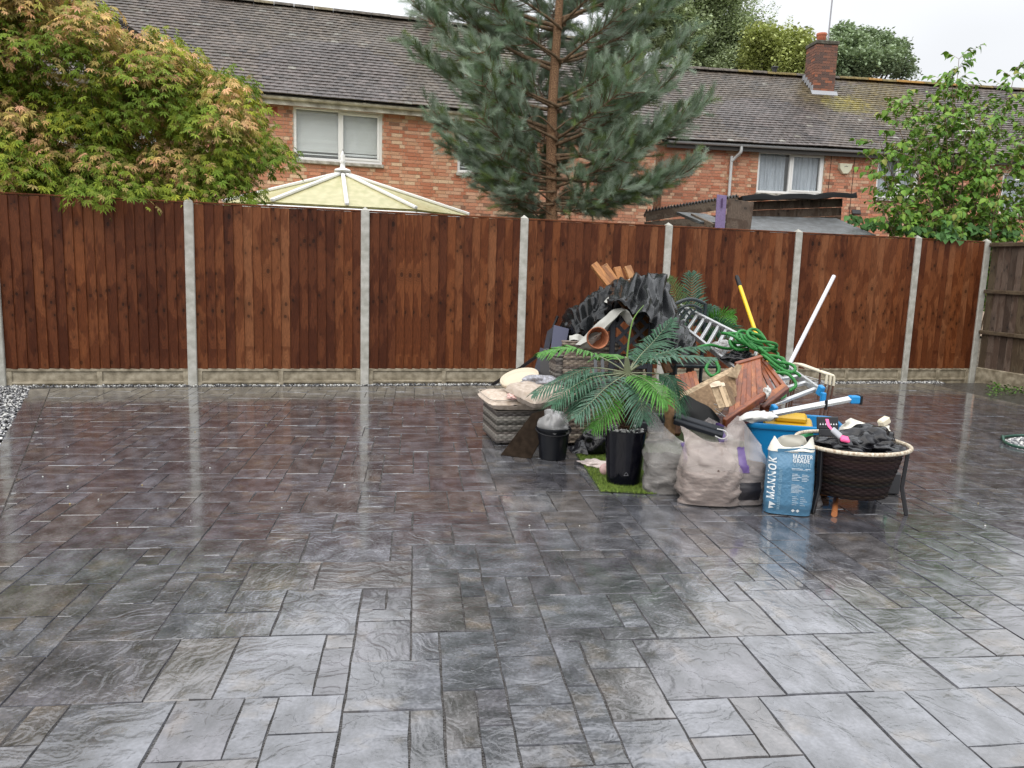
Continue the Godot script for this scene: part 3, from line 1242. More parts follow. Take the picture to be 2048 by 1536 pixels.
func chimney(t: Node3D, at: Vector3, w: float, d: float, y0: float, y1: float, pots: Array, band := true):
	var core := MB.new()
	core.box(XF(Vector3(at.x, (y0 + y1) / 2, at.z)), Vector3(w - 0.012, y1 - y0, d - 0.012))
	var c := part(t, "chimney", core, M("chimney_mortar", Color(0.20, 0.17, 0.15), 0.9))
	var bm := MB.new()
	bm.box(Transform3D(), Vector3.ONE)
	var xfs := []
	var cs := []
	var sc := []
	var y := y0
	var row := 0
	while y < y1 - 0.09:
		for side in 4:
			var wid := w if side % 2 == 0 else d
			var bs := Transform3D(Basis(Vector3.UP, side * PI / 2), Vector3(at.x, 0, at.z))
			var x := -wid / 2 - (0.11 if row % 2 else 0.0)
			while x < wid / 2 - 0.02:
				var a := maxf(x, -wid / 2)
				var b := minf(x + 0.215, wid / 2)
				x += 0.225
				if b - a < 0.03:
					continue
				var off := (d if side % 2 == 0 else w) / 2
				xfs.append(bs * Transform3D(Basis.from_scale(Vector3(b - a, 0.065, 0.02)), Vector3((a + b) / 2, y + 0.0325, off - 0.01 + rnd(-0.001, 0.003))))
				var k := rng.randf()
				var col := Color(0.20, 0.095, 0.065) if k < 0.4 else (Color(0.26, 0.115, 0.075) if k < 0.7 else (Color(0.13, 0.075, 0.06) if k < 0.92 else Color(0.36, 0.13, 0.07)))
				cs.append(col * rnd(0.8, 1.15))
				sc.append(y + (1.0 if side == 0 else 0.0))
		y += 0.075
		row += 1
	pieces(c, "brick", bm.mesh(), mats.brick, [Color(0.20, 0.095, 0.065), Color(0.26, 0.115, 0.075), Color(0.13, 0.075, 0.06), Color(0.36, 0.13, 0.07)], xfs, cs, sc, 250)
	var cap := MB.new()
	cap.box(XF(Vector3(at.x, y1 - 0.05, at.z)), Vector3(w + 0.06, 0.10, d + 0.06), 0.012)
	part(c, "capping", cap, M("chimney_cap", Color(0.12, 0.115, 0.09), 0.85, {"tex": T.blotch, "tri": 2.0}))
	for q in pots:
		var pt := MB.new()
		pt.lathe([Vector2(0.0, y1), Vector2(0.13, y1), Vector2(0.125, y1 + 0.2), Vector2(0.145, y1 + 0.21), Vector2(0.145, y1 + 0.27), Vector2(0.11, y1 + 0.27), Vector2(0.10, y1 + 0.05)], 16, XF(Vector3(at.x + q.x, 0, at.z + q.y)))
		part(c, "chimney_pot", pt, M("terracotta_pot_clay", Color(0.52, 0.15, 0.07), 0.7, {"tex": T.fine, "tri": 2.0}))
	return c

func close_house(t: Node3D, x0: float, x1: float, eave_y: float, ridge: Vector2, half: float):
	# gables, back wall and back roof so that the house is closed all round
	var back := ridge.x - half
	var mb := MB.new()
	mb.box(XF(Vector3((x0 + x1) / 2, eave_y / 2, back)), Vector3(x1 - x0, eave_y, 0.2))
	part(t, "back_wall", mb, mats.mortar)
	for x in [x0 + 0.06, x1 - 0.06]:
		var g := MB.new()
		var q := [Vector3(0, 0, -0.256), Vector3(0, eave_y - 0.03, -0.256), Vector3(0, ridge.y - 0.14, ridge.x), Vector3(0, eave_y - 0.03, back), Vector3(0, 0, back)]
		for s in [-1.0, 1.0]:
			var face := []
			for v in q:
				face.append(v + Vector3(x + s * 0.05, 0, 0))
			g.poly(face, Vector3(s, 0, 0))
		part(t, "gable", g, mats.mortar)
	var bk := MB.new()
	bk.poly([Vector3(x0, ridge.y, ridge.x - 0.02), Vector3(x1, ridge.y, ridge.x - 0.02), Vector3(x1, eave_y, back - 0.3), Vector3(x0, eave_y, back - 0.3)], Vector3(0, 1, -1))
	part(t, "back_roof", bk, M("back_tiles", Color(0.10, 0.085, 0.08), 0.6, {"tex": T.blotch, "tri": 1.1}))

func build_left_house():
	house_mats()
	var yw := 0.265
	var d := 17.0
	var t := thing("terraced_house", "orange brick terraced house with slatted blinds and cream gutter behind the conservatory", "house", ndir(yw) * d, yw)
	var x0 := -11.0
	var x1 := 7.9
	var top := 4.66
	var w1 := [-0.21, 1.60, 3.50, 4.575]
	var w2 := [3.22, 5.02, 3.45, 4.52]
	var w3 := [-4.6, -2.8, 3.50, 4.575]
	var wins := [w3, w1, w2]
	wall_with_openings(t, x0, x1, 0.0, top, wins)
	brick_face(t, -9.0, x1, 1.55, top - 0.03, wins, 1.0, Vector2(2.4, 3.8))
	for k in 3:
		var w: Array = wins[k]
		var sp: float = lerpf(w[0], w[1], 0.515)
		window(t, w[0], w[1], w[2], w[3], sp, func(n):
			blind(n, w[0] + 0.06, sp - 0.02, w[2] + 0.10, w[3] - 0.07, [38, 39, 41, 42])
			blind(n, sp + 0.06, w[1] - 0.08, w[2] + 0.10, w[3] - 0.07, [37, 40, 41]))
	# airbrick by the first window
	var ab := MB.new()
	ab.box(XF(Vector3(-0.62, 4.44, 0.006)), Vector3(0.215, 0.14, 0.012), 0.003)
	for i in 6:
		for j in 4:
			ab.box(XF(Vector3(-0.62 - 0.08 + i * 0.032, 4.44 - 0.048 + j * 0.032, 0.014)), Vector3(0.018, 0.018, 0.012))
	part(t, "airbrick", ab, M("airbrick_clay", Color(0.36, 0.09, 0.05), 0.8))
	var eave := Vector2(0.36, 4.70)
	var ridge := Vector2(-2.98, 7.33)
	roof_side(t, x0 - 0.1, x1 + 0.05, eave, ridge, 301, [[4.2, 3.3, 1.3, 0.75, Color(0.13, 0.10, 0.05)], [-6.4, 3.0, 1.2, 0.8, Color(0.15, 0.12, 0.07)], [-6.0, 4.1, 3.0, 0.5, Color(0.14, 0.12, 0.08)], [2.0, 4.2, 5.0, 0.35, Color(0.14, 0.125, 0.085)]], Vector2(0.5, 1.0))
	var rt := M("ridge_tile_clay", Color(0.12, 0.105, 0.085), 0.8, {"tex": T.blotch, "tri": 2.0})
	var rt2 := M("ridge_tile_lichen", Color(0.22, 0.19, 0.12), 0.85, {"tex": T.blotch, "tri": 3.0})
	ridge_tiles(t, x0, x1, ridge, func(x): return rt2 if rng.randf() < 0.4 else rt)
	# fascia, soffit, gutter in cream-white
	var cream := M("cream_upvc", Color(0.66, 0.64, 0.55), 0.4, {"tex": T.blotch, "tri": 0.7})
	var fs := MB.new()
	fs.box(XF(Vector3((x0 + x1) / 2, 4.60, 0.205)), Vector3(x1 - x0, 0.16, 0.02))
	part(t, "fascia", fs, cream)
	var so := MB.new()
	so.box(XF(Vector3((x0 + x1) / 2, 4.60, 0.10)), Vector3(x1 - x0, 0.015, 0.185))
	part(t, "soffit", so, cream)
	gutter(t, x0, x1, 4.665, 0.275, cream)
	close_house(t, x0, x1, 4.7, ridge, 3.0)
	# chimneys
	var a: Node3D = chimney(t, Vector3(-6.35, 0, -2.3), 0.72, 0.5, 6.55, 8.4, [Vector2(0, 0)])
	var fl := MB.new()
	fl.box(XF(Vector3(-6.35, 6.62, -1.99), 0, -0.66), Vector3(0.86, 0.26, 0.02))
	part(a, "flashing", fl, mats.lead)
	chimney(t, Vector3(3.15, 0, -2.95), 0.42, 0.5, 7.2, 8.9, [Vector2(0, 0)])
	var v := MB.new()
	v.tube([Vector3(5.4, 7.2, -2.9), Vector3(5.4, 7.75, -2.9)], 0.03, 8)
	part(t, "flue_pipe", v, M("grey_pipe", Color(0.3, 0.28, 0.3), 0.5))

func build_right_house():
	var yw := 0.115
	var d := 19.6
	var t := thing("terraced_house", "brick terraced house with lace curtains, mossy roof and brick chimney behind the sheds", "house", ndir(yw) * d, yw)
	var x0 := 5.95
	var x1 := 21.0
	var top := 4.70
	var w1 := [8.45, 10.25, 3.57, 4.63]
	var w2 := [11.72, 12.9, 3.57, 4.63]
	var w3 := [15.3, 17.1, 3.3, 4.4]
	var wins := [w1, w2, w3]
	wall_with_openings(t, x0, x1, 0.0, top, wins)
	brick_face(t, x0, x1, 1.9, top - 0.03, wins, 0.93, Vector2(8.9, 3.7))
	var lace1 := M("lace_curtain", Color(0.60, 0.66, 0.70), 0.9, {"tex": ntex(51, 0.05, 3, Color(0.7, 0.72, 0.75), Color(1, 1, 1)), "tri": 2.0, "back": Color(0.4, 0.4, 0.4)})
	for w in wins:
		var sp: float = lerpf(w[0], w[1], 0.5)
		window(t, w[0], w[1], w[2], w[3], sp, func(n): 
			curtain(n, w[0] + 0.07, sp - 0.09, w[2] + 0.05, w[3] - 0.06, 61, lace1)
			curtain(n, sp + 0.05, w[1] - 0.09, w[2] + 0.05, w[3] - 0.06, 67, lace1))
	var eave := Vector2(0.34, 4.74)
	var ridge := Vector2(-3.28, 7.33)
	var olive := Color(0.17, 0.125, 0.022)
	roof_side(t, x0 - 0.15, x1, eave, ridge, 331, [[12.6, 3.0, 1.1, 0.75, olive], [12.9, 2.0, 1.3, 0.55, Color(0.14, 0.10, 0.03)], [11.0, 3.3, 0.9, 0.5, olive], [13.4, 3.6, 1.2, 0.7, olive], [11.8, 2.6, 0.6, 0.95, Color(0.27, 0.22, 0.02)], [11.3, 2.55, 0.5, 0.9, Color(0.26, 0.22, 0.02)], [9.0, 3.6, 4.0, 0.25, Color(0.13, 0.115, 0.07)]], Vector2(9.0, 1.2))
	var rt := M("ridge_tile_grey", Color(0.13, 0.11, 0.09), 0.8, {"tex": T.blotch, "tri": 2.0})
	var rt2 := M("ridge_tile_orange_lichen", Color(0.40, 0.22, 0.045), 0.9, {"tex": T.blotch, "tri": 4.0})
	var rt3 := M("ridge_tile_moss", Color(0.22, 0.17, 0.06), 0.9, {"tex": T.blotch, "tri": 3.0})
	ridge_tiles(t, x0 - 0.1, x1, ridge, func(x): return rt2 if x > 12.6 and x < 16.2 and rng.randf() < 0.8 else (rt3 if rng.randf() < 0.4 else rt))
	var gm := M("grey_gutter", Color(0.36, 0.37, 0.38), 0.4)
	var fs := MB.new()
	fs.box(XF(Vector3((x0 + x1) / 2, 4.63, 0.20)), Vector3(x1 - x0, 0.16, 0.02))
	fs.box(XF(Vector3((x0 + x1) / 2, 4.66, 0.10)), Vector3(x1 - x0, 0.015, 0.18))
	part(t, "fascia", fs, M("dark_fascia", Color(0.05, 0.045, 0.04), 0.6))
	gutter(t, x0, x1, 4.70, 0.27, gm)
	close_house(t, x0, x1, 4.74, ridge, 3.4)
	# brick on the exposed gable
	var slope := (7.33 - 4.74) / 3.4
	brick_face(t, -6.7, 0.0, 2.4, 7.2, [], 0.95, Vector2(-1.5, 5.3), func(x, y): return y < 4.62 + (3.4 - absf(x + 3.28)) * slope - 0.16, Transform3D(Basis(Vector3.UP, -PI / 2), Vector3(x0 + 0.002, 0, 0)))
	# rainwater pipe with its swan neck
	var dp := MB.new()
	dp.tube(spline([Vector3(7.86, 4.66, 0.27), Vector3(7.86, 4.52, 0.26), Vector3(7.80, 4.42, 0.14), Vector3(7.72, 4.30, 0.07), Vector3(7.71, 4.1, 0.06), Vector3(7.71, 0.2, 0.06)], 4), 0.038, 10)
	part(t, "downpipe", dp, M("pale_downpipe", Color(0.55, 0.56, 0.56), 0.4))
	# alarm box
	var al := MB.new()
	var ring := [Vector3(-0.19, 0.13, 0), Vector3(0.19, 0.13, 0), Vector3(0.17, -0.02, 0), Vector3(0.07, -0.15, 0), Vector3(-0.07, -0.15, 0), Vector3(-0.17, -0.02, 0)]
	var frn := []
	for q in ring:
		frn.append(q * 0.9 + Vector3(0, 0, 0.09))
	al.poly(frn, Vector3(0, 0, 1))
	for i in 6:
		al.poly([ring[i], ring[(i + 1) % 6], frn[(i + 1) % 6], frn[i]], ring[i] + ring[(i + 1) % 6])
	var ao := part(t, "alarm_box", al, M("alarm_cream", Color(0.62, 0.60, 0.45), 0.5), XF(Vector3(10.8, 4.28, 0.0)))
	var lg := MB.new()
	lg.tube([Vector3(-0.05, 0.03, 0.094), Vector3(0.0, 0.055, 0.094), Vector3(0.06, 0.03, 0.094), Vector3(0.0, -0.01, 0.094), Vector3(-0.05, 0.03, 0.094)], 0.008, 5)
	part(ao, "emblem", lg, M("emblem_grey", Color(0.25, 0.25, 0.22), 0.6))
	var cb := MB.new()
	cb.tube([Vector3(11.06, 4.6, 0.012), Vector3(11.05, 3.4, 0.012), Vector3(11.03, 1.0, 0.012)], 0.008, 5)
	cb.tube([Vector3(10.42, 4.6, 0.012), Vector3(10.40, 3.4, 0.012), Vector3(10.40, 1.0, 0.012)], 0.007, 5)
	part(t, "wall_cable", cb, M("black_cable", Color(0.03, 0.025, 0.02), 0.6))
	var fl := MB.new()
	fl.box(XF(Vector3(11.17, 3.17, 0.13), 0, -0.5), Vector3(0.24, 0.13, 0.06), 0.01)
	fl.bar(Vector3(11.10, 3.10, 0.0), Vector3(11.12, 3.10, 0.12), 0.04, 0.04)
	part(t, "floodlight", fl, M("black_plastic", Color(0.018, 0.018, 0.02), 0.4))
	# chimney with pot, lead and aerial mast: its foot is where the stack meets the tiles at 3 m up the slope
	var c: Node3D = chimney(t, Vector3(11.25, 0, -2.65), 0.64, 0.60, 6.45, 8.12, [Vector2(-0.05, 0)])
	var le := MB.new()
	le.box(XF(Vector3(11.25, 6.68, -2.29), 0, -0.63), Vector3(0.78, 0.16, 0.02))
	for k in 5:
		le.box(XF(Vector3(10.915, 6.83 + k * 0.1, -2.42 - k * 0.13)), Vector3(0.02, 0.14, 0.15))
	part(c, "flashing", le, mats.lead)
	var ms := MB.new()
	ms.tube([Vector3(11.52, 7.6, -2.9), Vector3(11.60, 10.6, -2.95)], 0.022, 8)
	part(c, "aerial_mast", ms, M("mast_steel", Color(0.28, 0.28, 0.3), 0.45, {"metal": 0.5}))
	var vt := MB.new()
	vt.lathe([Vector2(0.07, 7.3), Vector2(0.07, 7.52), Vector2(0.1, 7.53), Vector2(0.1, 7.57), Vector2(0.0, 7.6)], 12, XF(Vector3(10.15, 0, -3.28)))
	part(t, "roof_vent", vt, mats.black_plastic)

# ---------- conservatory ----------
func build_conservatory():
	var yw := 0.265
	var t := thing("conservatory", "white framed conservatory roof with cream panels and a finial", "conservatory", ndir(yw) * 17.0, yw)
	# local axes: x along the house, z towards us
	var zf := 3.5
	var A := Vector3(0.69, 3.05, 1.95)
	var eL := Vector3(-1.35, 2.36, zf - 0.75)
	var e1 := Vector3(-0.52, 2.36, zf)
	var e2 := Vector3(1.86, 2.36, zf)
	var eR := Vector3(2.98, 2.36, zf - 0.9)
	var bl := Vector3(-1.35, 2.36, 0.02)
	var br := Vector3(2.98, 2.36, 0.02)
	var R := Vector3(0.69, 3.05, 0.02)
	var m2 := (e1 + e2) / 2 + Vector3(0.02, 0, 0)
	var panel := M("cream_polycarbonate", Color(0.60, 0.55, 0.33), 0.3, {"tex": ntex(71, 0.012, 5, Color(0.86, 0.88, 0.80), Color(1, 1, 1)), "tri": 0.8, "back": Color(0.5, 0.5, 0.42)})
	var white: StandardMaterial3D = mats.white_upvc
	var tris := [[bl, eL, A, R], [eL, e1, A], [e1, m2, A], [m2, e2, A], [e2, eR, A], [eR, br, R, A]]
	for q in tris:
		var mb := MB.new()
		var nr := Vector3.UP
		mb.poly(q, nr)
		var o := Vector3(0, -0.025, 0)
		var under := []
		for v in q:
			under.append(v + o)
		mb.poly(under, -nr)
		part(t, "roof_panel", mb, panel)
	for q in [[A, eL], [A, e1], [A, m2], [A, e2], [A, eR], [A, R]]:
		var mb := MB.new()
		mb.bar(q[0] + Vector3(0, 0.03, 0), q[1] + Vector3(0, 0.03, 0), 0.07, 0.055, Vector3.UP, 0.012)
		part(t, "glazing_bar", mb, white)
	var ring := [bl, eL, e1, e2, eR, br]
	for k in 5:
		var mb := MB.new()
		mb.bar(ring[k] + Vector3(0, -0.09, 0), ring[k + 1] + Vector3(0, -0.09, 0), 0.10, 0.10, Vector3.UP, 0.02)
		part(t, "eaves_gutter", mb, white)
		var wl := MB.new()
		wl.bar(ring[k] + Vector3(0, -1.2, 0), ring[k + 1] + Vector3(0, -1.2, 0), 0.06, 2.1, Vector3.UP)
		part(t, "frame_wall", wl, white)
	var fin := MB.new()
	fin.lathe([Vector2(0.0, 0.0), Vector2(0.16, 0.0), Vector2(0.14, 0.05), Vector2(0.05, 0.08), Vector2(0.04, 0.16), Vector2(0.065, 0.19), Vector2(0.03, 0.24), Vector2(0.05, 0.29), Vector2(0.02, 0.34), Vector2(0.0, 0.43)], 14)
	part(t, "finial", fin, white, XF(A + Vector3(0, 0.03, 0)))

# ---------- sheds behind the fence ----------
func build_sheds():
	var grey := M("shed_board_grey", Color(0.20, 0.175, 0.14), 0.8, {"tex": T.wood, "uvs": Vector3(1, 0.5, 1), "h": T.wood_h, "hs": 0.2})
	var pale := M("shed_fascia_pale", Color(0.26, 0.24, 0.19), 0.8, {"tex": T.wood, "uvs": Vector3(0.5, 1.0, 1), "h": T.wood_h, "hs": 0.2})
	var felt := M("shed_felt", Color(0.11, 0.12, 0.125), 0.45, {"tex": T.blotch, "tri": 1.2, "h": T.grain_h, "hs": 0.35})
	# long lean-to with a corrugated roof
	var a := Z(1292, 421, 12.6)
	var b := Z(1478, 391, 12.6)
	var t := thing("corrugated_shed", "weathered grey shed with a corrugated roof edge beside the pine", "shed")
	var rows := []
	for i in 2:
		var r := []
		for j in 121:
			var q := a.lerp(b, j / 120.0) + Vector3(0, 0.028 * sin(j * TAU / 4.0), 0)
			r.append(q + (Vector3.ZERO if i == 0 else Vector3(0.3, 0.06, -2.2)))
		rows.append(r)
	var low := []
	for q in rows[0]:
		low.append(q + Vector3(0, -0.012, 0))
	var cr := MB.new()
	cr.grid(rows)
	cr.grid([low, rows[0]])
	part(t, "corrugated_roof", cr, M("corrugated_sheet", Color(0.10, 0.10, 0.10), 0.7, {"tex": T.blotch, "tri": 2.0}))
	for k in 3:
		var bd := MB.new()
		bd.uo = Vector2(k * 0.3, 0)
		var dy := -0.10 - k * 0.155
		bd.bar(a + Vector3(0, dy, -0.02 - 0.006 * k), b + Vector3(0, dy - 0.1 * (1.0 if k > 0 else 0.0), -0.02 - 0.006 * k), 0.02, 0.15, Vector3.UP)
		part(t, "fascia_board", bd, pale)
	var wl := MB.new()
	wl.bar(Vector3(a.x, 1.0, a.z - 0.06), Vector3(b.x, 1.0, b.z - 0.06), 0.05, 2.0, Vector3.UP)
	part(t, "wall", wl, grey)
	# low felted shed
	var s := thing("felt_roof_shed", "low shed with a wet grey felt roof right behind the fence", "shed")
	var f1 := Z(1448, 463, 10.6)
	var f2 := Z(1752, 470, 11.3)
	var r1 := Z(1500, 432, 12.4)
	var r2 := Z(1672, 436, 12.4)
	var fr := MB.new()
	fr.poly([f1, f2, r2, r1], Vector3.UP)
	var f1d := f1 + Vector3(0, -0.05, 0)
	var f2d := f2 + Vector3(0, -0.05, 0)
	fr.poly([f1, f2, f2d, f1d], Vector3(0, 0, 1))
	part(s, "felt_roof", fr, felt)
	var bw := MB.new()
	bw.poly([f1d, f2d, Vector3(f2.x, 0, f2.z), Vector3(f1.x, 0, f1.z)], Vector3(0, 0, 1))
	bw.poly([f1d, r1 + Vector3(0, -0.03, 0), Vector3(r1.x, 0, r1.z), Vector3(f1.x, 0, f1.z)], Vector3(-1, 0, 0))
	bw.poly([f2d, r2 + Vector3(0, -0.03, 0), Vector3(r2.x, 0, r2.z), Vector3(f2.x, 0, f2.z)], Vector3(1, 0, 0))
	part(s, "wall", bw, grey)
	# small pent roof edge left of it
	var pe := MB.new()
	pe.bar(Z(1382, 428, 11.6), Z(1430, 447, 11.0), 0.5, 0.04, Vector3.UP, 0.005)
	part(s, "lean_to_roof", pe, felt)
	var pb := MB.new()
	pb.bar(Z(1383, 432, 11.35), Z(1428, 453, 10.7), 0.03, 0.07, Vector3.UP)
	part(s, "barge_board", pb, pale)
	# boarded shed with a sagging black roof cover
	var h := thing("covered_shed", "boarded shed under a sagging black roof cover with scalloped edge", "shed")
	var c0 := Z(1480, 398, 12.7)
	var c1 := Z(1706, 392, 12.7)
	for k in 4:
		var bd := MB.new()
		bd.uo = Vector2(k * 0.37, 0.1)
		var dy := -0.10 - k * 0.14
		bd.bar(c0 + Vector3(0.12, dy, -0.1 - 0.012 * (k % 2)), c1 + Vector3(-0.12, dy, -0.1 - 0.012 * (k % 2)), 0.02, 0.135, Vector3.UP, 0.003)
		part(h, "board", bd, grey)
	var wb := MB.new()
	wb.bar(Vector3(c0.x + 0.15, 1.05, c0.z - 0.15), Vector3(c1.x - 0.15, 1.05, c1.z - 0.15), 0.05, 2.1, Vector3.UP)
	part(h, "wall", wb, grey)
	var cover := []
	for i in 11:
		var r := []
		for j in 61:
			var u := j / 60.0
			var v := i / 10.0
			var q := c0.lerp(c1, u)
			var sag := absf(sin(u * PI * 3.0 + 0.3))
			var edge := Vector3(0, -0.025 - 0.025 * (1.0 - sag), 0.16)
			var p: Vector3
			if v < 0.3:
				p = q + edge.lerp(Vector3(0, 0.06 - 0.03 * (1.0 - sag), 0.12), v / 0.3)
			else:
				p = q + Vector3(0, 0.06 - 0.03 * (1.0 - sag) * (1.0 - (v - 0.3) / 0.7), 0.12).lerp(Vector3(0.2, 0.10, -1.6), (v - 0.3) / 0.7)
			r.append(p)
		cover.append(r)
	var cv := MB.new()
	cv.grid(crumple(cover, 0.012, 3.0, 81))
	part(h, "roof_cover", cv, M("black_cover", Color(0.012, 0.013, 0.014), 0.75, {"spec": 0.25}))
	# two boards standing behind the fence
	var pu := MB.new()
	var q0 := Z(1436, 462, 10.55)
	pu.box(Transform3D(Basis.from_euler(Vector3(-0.06, 0.35, -0.03)), q0 + Vector3(0.02, 0.20, 0)), Vector3(0.15, 0.55, 0.018), 0.003)
	var po := single("purple_board", pu, M("purple_paint", Color(0.22, 0.16, 0.31), 0.6, {"tex": T.fine, "tri": 2.0}), "lilac painted board standing up behind the fence", "board")
	var ps := MB.new()
	ps.box(Transform3D(Basis.from_euler(Vector3(-0.06, 0.35, -0.03)), q0 + Vector3(0.025, 0.37, 0.012)), Vector3(0.022, 0.12, 0.006))
	part(po, "slot", ps, M("slot_dark", Color(0.06, 0.03, 0.09), 0.7))
	var gb := MB.new()
	var q1 := Z(1476, 464, 10.65)
	gb.box(Transform3D(Basis.from_euler(Vector3(-0.05, 0.2, -0.08)), q1 + Vector3(0.0, 0.17, 0)), Vector3(0.37, 0.5, 0.02), 0.003)
	single("grey_board", gb, M("old_plywood", Color(0.17, 0.15, 0.12), 0.85, {"tex": T.wood, "uvs": Vector3(0.6, 0.7, 1)}), "weathered grey plywood offcut standing beside the lilac board", "board")

# ---------- trees and shrubs ----------
func WP(px: float, py: float, b: float) -> Vector3:  # on the sight line, b metres behind the long fence
	var v := ray(px, py)
	return EYE + v * ((FD + b) / v.dot(ndir(YAW)))

func leaf_basis(axis: Vector3, nrm: Vector3, s: float) -> Basis:
	var y := axis.normalized()
	var z := (nrm - y * nrm.dot(y)).normalized()
	return Basis(y.cross(z) * s, y * s, z * s)

func maple_leaf() -> ArrayMesh:
	var mb := MB.new()
	var o := Vector3.ZERO
	for k in 7:
		var a := (-2.0 + k * 4.0 / 6.0)
		var ln: float = [0.42, 0.72, 0.92, 1.0, 0.92, 0.72, 0.42][k]
		var d := Vector3(sin(a), cos(a), 0)
		var sd := Vector3(cos(a), -sin(a), 0)
		var w := 0.115 * (0.6 + ln * 0.4)
		var m := d * ln * 0.52
		var tip := d * ln + Vector3(0, 0, -0.16 * ln)
		mb.poly([o, m - sd * w, tip], Vector3(0.2, 0, 1))
		mb.poly([o, tip, m + sd * w], Vector3(-0.2, 0, 1))
	mb.tube([Vector3(0, 0, 0), Vector3(0, -0.4, 0.05)], 0.012, 3, false)
	return mb.mesh()

func oval_leaf(curl: float, wid := 0.36) -> ArrayMesh:
	var mb := MB.new()
	var rows := []
	for i in 6:
		var v := i / 5.0
		var w := wid * sin(pow(v, 0.75) * PI) * (1.0 - 0.25 * v) + 0.004
		var y := v
		var z := -curl * v * v
		rows.append([Vector3(-w, y, z + 0.35 * w), Vector3(0, y, z), Vector3(w, y, z + 0.35 * w)])
	mb.grid(rows)
	return mb.mesh()

func needle_tuft() -> ArrayMesh:
	var r := RandomNumberGenerator.new()
	r.seed = 5
	var mb := MB.new()
	mb.tube([Vector3.ZERO, Vector3(0, 0.15, 0)], 0.0035, 4, false)
	for k in 76:
		var y := 0.16 * k / 75.0
		var a := k * 2.399
		var out := Vector3(cos(a), 0, sin(a))
		var d := (out * r.randf_range(0.55, 1.0) + Vector3(0, r.randf_range(0.55, 1.2), 0)).normalized()
		var ln := r.randf_range(0.045, 0.075)
		var sd := d.cross(out.rotated(Vector3.UP, 1.3)).normalized() * 0.0016
		var b := Vector3(0, y, 0)
		mb.poly([b - sd, b + sd, b + d * ln + sd * 0.4, b + d * ln - sd * 0.4], d.cross(sd))
	return mb.mesh()

func build_trees():
	build_maple()
	build_pine()
	build_shrub()
	build_far_trees()

